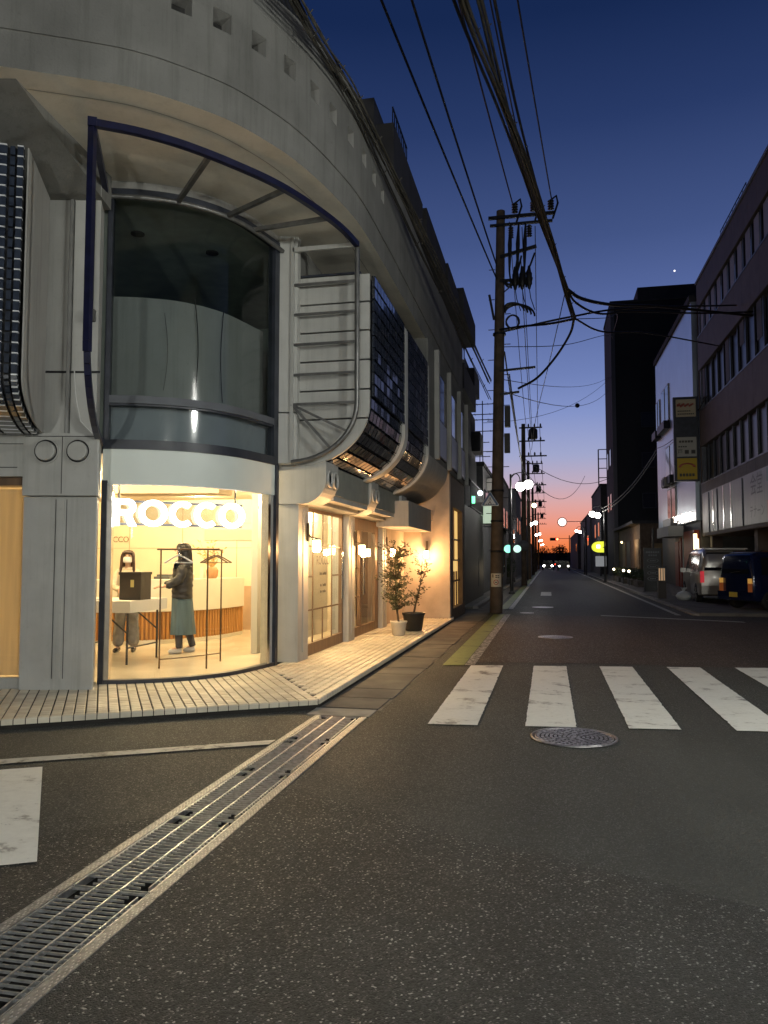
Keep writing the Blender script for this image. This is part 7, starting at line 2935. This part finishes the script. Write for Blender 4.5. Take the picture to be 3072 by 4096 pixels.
# lit round sign on an arm over the right kerb
t = thing('round_lit_sign', (3.7, 80, 0), 'round glowing white sign on an arm above the right kerb', 'sign')
MB().lathe((1.40, 80, 5.35), [(.001, -.08), (.40, -.08), (.40, .08), (.001, .08)], 28, axis='Y').build('face', emit('round_glow', (1.0, 0.80, 0.72), 2.2), t)
MB().lathe((1.40, 80, 5.35), [(.40, -.1), (.48, -.1), (.48, .1), (.40, .1)], 28, axis='Y', cap=False).build('rim', mat('sign_rim', (0.35, 0.10, 0.08), 0.5), t)
MB().bar((1.88, 80, 5.4), (3.72, 80, 5.4), .06, .06).build('arm', LPOST, t)
MB().tube([(3.72, 80, 0), (3.72, 80, 5.8)], .07, 10).build('post', LPOST, t)
# dark no-entry style round sign on the second pole
t = thing('round_sign', (-1.2, 45.8, 2.2), 'dark round road sign facing away on the second pole', 'road sign')
MB().lathe((-1.42, 45.95, 2.35), [(.001, -.01), (.32, -.01), (.32, .01), (.001, .01)], 24, axis='Y').build('disc', FRAME_G, t)
MB().bar((-1.42, 45.97, 2.35), (-1.42, 46.1, 2.35), .04, .04).build('bracket', LPOST, t)

# ================================================================ the street lamp behind the viewer that lights the junction
LP = street_lamp(4.05, -1.9, 5.0, -1, 'double globe street lamp at the near corner of the junction', 0)
lamp('globe_lamp', (3.28, -1.9, 3.95), 430, (0.98, 1.0, 0.92), .2, LP)
lamp('globe_lamp', (3.63, -1.9, 3.95), 430, (0.98, 1.0, 0.92), .2, LP)

LP2 = street_lamp(4.75, 5.5, 5.9, -1, 'double globe street lamp on the corner across the junction from the shop', 0)
lamp('globe_lamp', (3.98, 5.5, 4.85), 280, (0.98, 1.0, 0.93), .2, LP2)
lamp('globe_lamp', (4.33, 5.5, 4.85), 280, (0.98, 1.0, 0.93), .2, LP2)
# added low lamp, stands in for a lit shop front, lights the soffit
t = thing('added_low_lamp', (-1.7, -4.6, 0), 'low single globe lamp added behind the viewer to light the soffit', 'street lamp')
MB().tube([(-1.7, -4.6, 0), (-1.7, -4.6, 2.0)], [.06, .04], 12).build('post', LPOST, t)
MB().lathe((-1.7, -4.6, 0), [(.04, 2.0), (.10, 2.04), (.11, 2.08), (.05, 2.09)], 16).build('collar', LPOST, t)
MB().sphere((-1.7, -4.6, 2.30), .21, 18, 12).build('globe', GLOBE, t)
lamp('globe_lamp', (-1.7, -4.6, 2.66), 700, (1.0, 1.0, 0.92), .12, t)

# ================================================================ far end: traffic light, cars with headlights, trees
t = thing('traffic_light', (2.6, 150, 0), 'red traffic light hanging over the far end of the street', 'traffic light')
MB().tube([(3.9, 150, 0), (3.9, 150, 6.2)], .09, 10).build('post', LPOST, t)
MB().bar((3.9, 150, 5.6), (.6, 150, 5.6), .09, .09).build('arm', LPOST, t)
MB().bx(.3, 2.0, 149.85, 150.1, 5.2, 5.75).build('housing', FRAME_D, t)
for k, xx in enumerate((.62, 1.15, 1.68)):
    MB().lathe((xx, 149.84, 5.47), [(.001, -.02), (.22, -.02), (.22, .0)], 16, axis='Y').build('lens', emit('signal_red', (1.0, 0.05, 0.02), 30) if k == 2 else FRAME_D, t)
TREE_F = mat('far_leaf', (0.03, 0.035, 0.018), 0.7, var=0.4, scale=1)


def far_tree(x, y, h, rx, label, seed):
    rnd = random.Random(seed)
    t = thing('tree', (x, y, 0), label, 'tree', 'trees at the end of the street')
    tk = MB().tube([(x, y, 0), (x + .2, y, h * .35), (x, y, h * .8)], [.28, .2, .06], 8)
    for k in range(7):
        a = rnd.uniform(0, 6.28)
        z = h * rnd.uniform(.3, .6)
        tk.tube([(x, y, z), (x + rx * .6 * math.cos(a), y + rx * .6 * math.sin(a), z + h * .25)], [.09, .02], 5)
    tk.build('trunk', BARK, t)
    b = MB()
    cl = [(V(x + rnd.uniform(-.7, .7) * rx, y + rnd.uniform(-.7, .7) * rx, h * rnd.uniform(.4, .9)), rnd.uniform(.3, .55) * rx) for _ in range(14)]
    for c, r_ in cl:
        for _ in range(75):
            d = V(rnd.gauss(0, 1), rnd.gauss(0, 1), rnd.gauss(0, 1)).normalized()
            p = c + d * r_ * rnd.random() ** .35
            w = V(rnd.gauss(0, 1), rnd.gauss(0, 1), rnd.gauss(0, 1)).normalized()
            u_ = d.cross(w).normalized()
            s = rnd.uniform(.14, .3)
            b.add([p, p + w * s, p + (w + u_) * s, p + u_ * s], [(0, 1, 2, 3)])
    b.build('crown', TREE_F, t)


for i, (x, y, h, rx) in enumerate(((-7, 205, 5.5, 3.2), (-2, 212, 4.8, 3.0), (3.5, 216, 5.2, 3.2), (8.5, 208, 5.8, 3.4), (13, 204, 7.0, 3.6), (-12, 200, 7.5, 3.5))):
    far_tree(x, y, h, rx, 'small dark leafy tree closing the far end of the street', 100 + i)
slab_building('end_house', -14, 16, 226, 236, 3.4, APT, 'long low dark house behind the trees at the street end')
HEAD = emit('headlight', (1.0, 0.98, 0.92), 42)
TAIL = emit('tail_glow', (1.0, 0.06, 0.03), 3)
CARD = mat('car_dark', (0.03, 0.03, 0.034), 0.3, coat=0.5)
TYRE = mat('tyre', (0.012, 0.012, 0.012), 0.8)


def far_car(x, y, label, lights, m_=CARD):
    t = thing('oncoming_car', (x, y, 0), label, 'car', 'distant cars')
    b = MB()
    b.extr([(x - .85, .3), (x + .85, .3), (x + .85, .85), (x + .62, 1.42), (x - .62, 1.42), (x - .85, .85)], 'Y', y + .9, y + 4.2)
    b.extr([(x - .82, .3), (x + .82, .3), (x + .82, .82), (x - .82, .82)], 'Y', y, y + .899)
    b.build('body', m_, t)
    MB().extr([(x - .74, .9), (x + .74, .9), (x + .56, 1.36), (x - .56, 1.36)], 'Y', y + .88, y + .899).build('windscreen', WIN_D, t)
    for s_ in (-.6, .6):
        MB().lathe((x + s_, y - .02, .66), [(.001, -.02), (.13, -.02), (.13, .02)], 12, axis='Y').build('headlight', lights, t)
        for yy in (y + .8, y + 3.4):
            MB().lathe((x + s_ * 1.3, yy, .31), [(.001, -.09), (.31, -.09), (.31, .09), (.001, .09)], 14, axis='X').build('wheel', TYRE, t)
    return t


far_car(-.1, 118, 'distant oncoming car with bright headlights on the left lane', HEAD)
far_car(-.3, 142, 'second distant car with headlights behind the first one', HEAD)
far_car(1.9, 160, 'distant car with red tail lights under the traffic light', TAIL)
far_car(2.1, 112, 'distant dark car standing by the right kerb with pale lights', emit('park_light', (1, .95, .85), 6))
# ================================================================ parked cars on the right
def loft_car(name, loc, rz, label, prof, width, paint_m, glass_specs, wheels, wheel_r, extras):
    """body lofted from a side profile: each station (y, [(z, half width) ...]) in local coordinates, nose towards +Y"""
    t = thing(name, loc, label, 'car', rz=rz)
    b = MB()
    n = len(prof[0][1])
    rows = []
    for (y, sec) in prof:
        row = [(hw_, y, z) for z, hw_ in sec] + [(-hw_, y, z) for z, hw_ in reversed(sec)]
        rows.append(row)
    k = len(rows[0])
    vs = [p for r_ in rows for p in r_]
    fs = []
    for i in range(len(rows) - 1):
        for j in range(k):
            fs.append((i * k + j, i * k + (j + 1) % k, (i + 1) * k + (j + 1) % k, (i + 1) * k + j))
    fs.append(tuple(range(k))[::-1])
    fs.append(tuple((len(rows) - 1) * k + j for j in range(k)))
    b.add(vs, fs, True)
    o = local_part(b, 'body', paint_m, t)
    bv = o.modifiers.new('bevel', 'BEVEL')
    bv.width = .025
    bv.segments = 2
    bv.limit_method = 'ANGLE'
    bv.angle_limit = R(40)
    for nm, quads in glass_specs:
        for q in quads:
            g = MB().add(q, [tuple(range(len(q)))])
            local_part(g, nm, mat('car_glass', (0.010, 0.011, 0.013), 0.10, spec=0.4), t)
    for (x, y) in wheels:
        s_ = 1 if x > 0 else -1
        w = MB().lathe((x, y, wheel_r), [(wheel_r * .6, -.09), (wheel_r * .95, -.09), (wheel_r, -.05), (wheel_r, .05), (wheel_r * .95, .09), (wheel_r * .6, .09)], 24, axis='X')
        wo_ = local_part(w, 'wheel', TYRE, t)
        rim = MB().lathe((x + s_ * .06, y, wheel_r), [(wheel_r * .62, s_ * .025), (wheel_r * .58, s_ * .0), (wheel_r * .2, s_ * .015), (.001, s_ * .025)], 20, axis='X')
        for q in range(6):
            a = q * math.pi / 3
            rim.bar((x + s_ * .08, y + .05 * math.cos(a), wheel_r + .05 * math.sin(a)), (x + s_ * .085, y + wheel_r * .6 * math.cos(a), wheel_r + wheel_r * .6 * math.sin(a)), .045, .02)
        ro = local_part(rim, 'rim', mat('alloy', (0.45, 0.42, 0.40), 0.3, metal=0.9), t)
        ro.parent = wo_
    for nm, mb, m_ in extras:
        local_part(mb, nm, m_, t)
    return t


SILV = mat('silver_paint', (0.42, 0.40, 0.37), 0.28, metal=0.55, coat=0.6, var=0.04)
NAVY = mat('navy_paint', (0.006, 0.012, 0.055), 0.22, metal=0.2, coat=1.0)
BUMP = mat('bumper_black', (0.02, 0.02, 0.02), 0.5)
REDL = emit('tail_lamp', (0.7, 0.03, 0.05), .45)
# ---- silver van, rear towards us (local -Y is the rear)
hw = .845
def sec(zb, zs, zr, w0, w1, w2):
    return [(zb, w0), (zb + .12, w1), (zs, w1), (zs + .04, w1 - .01), (zr - .10, w2), (zr, w2 - .12)]


van_prof = [(-2.30, sec(.32, .95, 1.30, .74, .80, .66)), (-2.24, sec(.28, .98, 1.62, .80, .835, .70)), (-2.05, sec(.24, .98, 1.80, .82, hw, .70)), (-1.2, sec(.22, .97, 1.84, .82, hw, .71)),
            (.2, sec(.22, .95, 1.84, .82, hw, .71)), (.95, sec(.22, .93, 1.76, .82, hw, .69)), (1.55, sec(.22, .92, 1.28, .82, .84, .72)), (2.05, sec(.24, .80, 1.00, .80, .82, .70)), (2.25, sec(.30, .66, .80, .70, .74, .60))]
xs = .852
gl = [('side_window', [[(s_ * (xs - .002), -2.0, 1.03), (s_ * (xs - .002), -1.12, 1.03), (s_ * .745, -1.12, 1.66), (s_ * .745, -1.92, 1.64)] for s_ in (-1, 1)] +
       [[(s_ * (xs - .002), -1.05, 1.02), (s_ * (xs - .002), -.1, 1.01), (s_ * .745, -.1, 1.67), (s_ * .745, -1.05, 1.66)] for s_ in (-1, 1)] +
       [[(s_ * (xs - .002), -.02, 1.01), (s_ * (xs - .002), 1.15, 1.0), (s_ * .755, .62, 1.66), (s_ * .745, -.02, 1.67)] for s_ in (-1, 1)]),
      ('rear_window', [[(-.70, -2.318, 1.08), (.70, -2.318, 1.08), (.60, -2.215, 1.68), (-.60, -2.215, 1.68)]]),
      ('windscreen', [[(-.66, 1.50, 1.32), (.66, 1.50, 1.32), (.60, .98, 1.72), (-.60, .98, 1.72)]])]
ex = [('rear_bumper', MB().bx(-.80, .80, -2.40, -2.22, .30, .58), SILV), ('number_plate', MB().bx(-.20, .20, -2.412, -2.402, .42, .56), mat('plate_white2', (0.6, 0.6, 0.58), 0.5)),
      ('roof_spoiler', MB().box((0, -2.20, 1.80), (1.3, .24, .04)), SILV), ('wiper', MB().bar((-.3, -2.33, 1.10), (.25, -2.32, 1.14), .02, .02), BUMP),
      ('headlight', MB().bx(.45, .75, 2.16, 2.24, .62, .78), CHROME), ('headlight', MB().bx(-.75, -.45, 2.16, 2.24, .62, .78), CHROME)]
for s_ in (-1, 1):
    ex.append(('tail_lamp', MB().bx(s_ * .76 - .06, s_ * .76 + .06, -2.33, -2.26, .68, 1.06), REDL))
    ex.append(('door_mirror', MB().box((s_ * .95, .95, 1.06), (.18, .12, .16)), SILV))
    for y in (-.08, -1.08):
        ex.append(('door_seam', MB().bx(s_ * .846 - .004, s_ * .846 + .004, y - .006, y + .006, .36, 1.0), BUMP))
    ex.append(('door_handle', MB().bx(s_ * .856 - .012, s_ * .856 + .012, -.35, -.15, .90, .93), CHROME))
loft_car('parked_van', (5.82, 29.55, .075), R(-2), 'silver minivan parked facing away beside the office', van_prof, hw, SILV, gl, [(.76, -1.45), (-.76, -1.45), (.76, 1.38), (-.76, 1.38)], .33, ex)

# ---- navy box car, parked nose in under the office
hw = .735
def sec2(zb, zs, zr, w1, w2):
    return [(zb, w1 - .06), (zb + .12, w1), (zs, w1), (zs + .03, w1 - .01), (zr - .09, w2), (zr, w2 - .1)]


kei_prof = [(-1.70, sec2(.32, .95, 1.30, .68, .60)), (-1.64, sec2(.26, .96, 1.58, .72, .64)), (-1.4, sec2(.22, .95, 1.66, hw, .65)), (0, sec2(.22, .94, 1.68, hw, .655)), (.75, sec2(.22, .93, 1.62, hw, .64)),
            (1.15, sec2(.22, .92, 1.20, hw, .64)), (1.55, sec2(.25, .84, 1.02, .71, .62)), (1.70, sec2(.32, .66, .80, .64, .54))]
xs = .740
gl = [('side_window', [[(s_ * xs, -1.42, 1.01), (s_ * xs, -.80, 1.0), (s_ * .672, -.80, 1.52), (s_ * .672, -1.40, 1.50)] for s_ in (-1, 1)] +
       [[(s_ * xs, -.72, 1.0), (s_ * xs, .05, .99), (s_ * .672, .05, 1.53), (s_ * .672, -.72, 1.52)] for s_ in (-1, 1)] +
       [[(s_ * xs, .13, .99), (s_ * xs, .95, .98), (s_ * .675, .66, 1.52), (s_ * .672, .13, 1.53)] for s_ in (-1, 1)]),
      ('rear_window', [[(-.58, -1.722, 1.04), (.58, -1.722, 1.04), (.50, -1.635, 1.52), (-.50, -1.635, 1.52)]]),
      ('windscreen', [[(-.60, 1.12, 1.24), (.60, 1.12, 1.24), (.55, .80, 1.57), (-.55, .80, 1.57)]])]
AMB = emit('amber_lamp', (0.85, 0.45, 0.10), .38)
AMB2 = emit('amber_lamp_low', (0.45, 0.12, 0.03), .16)
ex = [('rear_bumper', MB().bx(-.69, .69, -1.80, -1.62, .28, .52), NAVY), ('number_plate', MB().bx(-.17, .17, -1.812, -1.802, .36, .50), mat('plate_yellow', (0.65, 0.5, 0.08), 0.5)),
      ('wiper', MB().bar((-.2, -1.735, 1.06), (.25, -1.73, 1.10), .02, .02), BUMP), ('roof_rail', MB().bx(-.6, -.57, -1.3, .6, 1.66, 1.70).bx(.57, .6, -1.3, .6, 1.66, 1.70), CHROME)]
for s_ in (-1, 1):
    ex.append(('tail_lamp', MB().bx(s_ * .61 - .055, s_ * .61 + .055, -1.755, -1.66, .76, .90), AMB))
    ex.append(('tail_lamp', MB().bx(s_ * .61 - .055, s_ * .61 + .055, -1.755, -1.66, .52, .755), AMB2))
    ex.append(('door_mirror', MB().box((s_ * .84, .78, 1.02), (.17, .11, .15)), NAVY))
    for y in (-.75, .10, .98):
        ex.append(('door_seam', MB().bx(s_ * .737 - .004, s_ * .737 + .004, y - .006, y + .006, .34, .98), BUMP))
    for y in (-.55, .28):
        ex.append(('door_handle', MB().bx(s_ * .745 - .012, s_ * .745 + .012, y, y + .16, .88, .91), CHROME))
# heading (.9, .44): local +Y -> world
loft_car('parked_car', (6.86, 24.9, .075), math.atan2(-.9, .44), 'small navy box-shaped car parked nose in beside the silver minivan', kei_prof, hw, NAVY, gl, [(.66, -1.15), (-.66, -1.15), (.66, 1.13), (-.66, 1.13)], .28, ex)
_t = bpy.data.scenes.get('txt')
if _t:
    bpy.data.scenes.remove(_t)
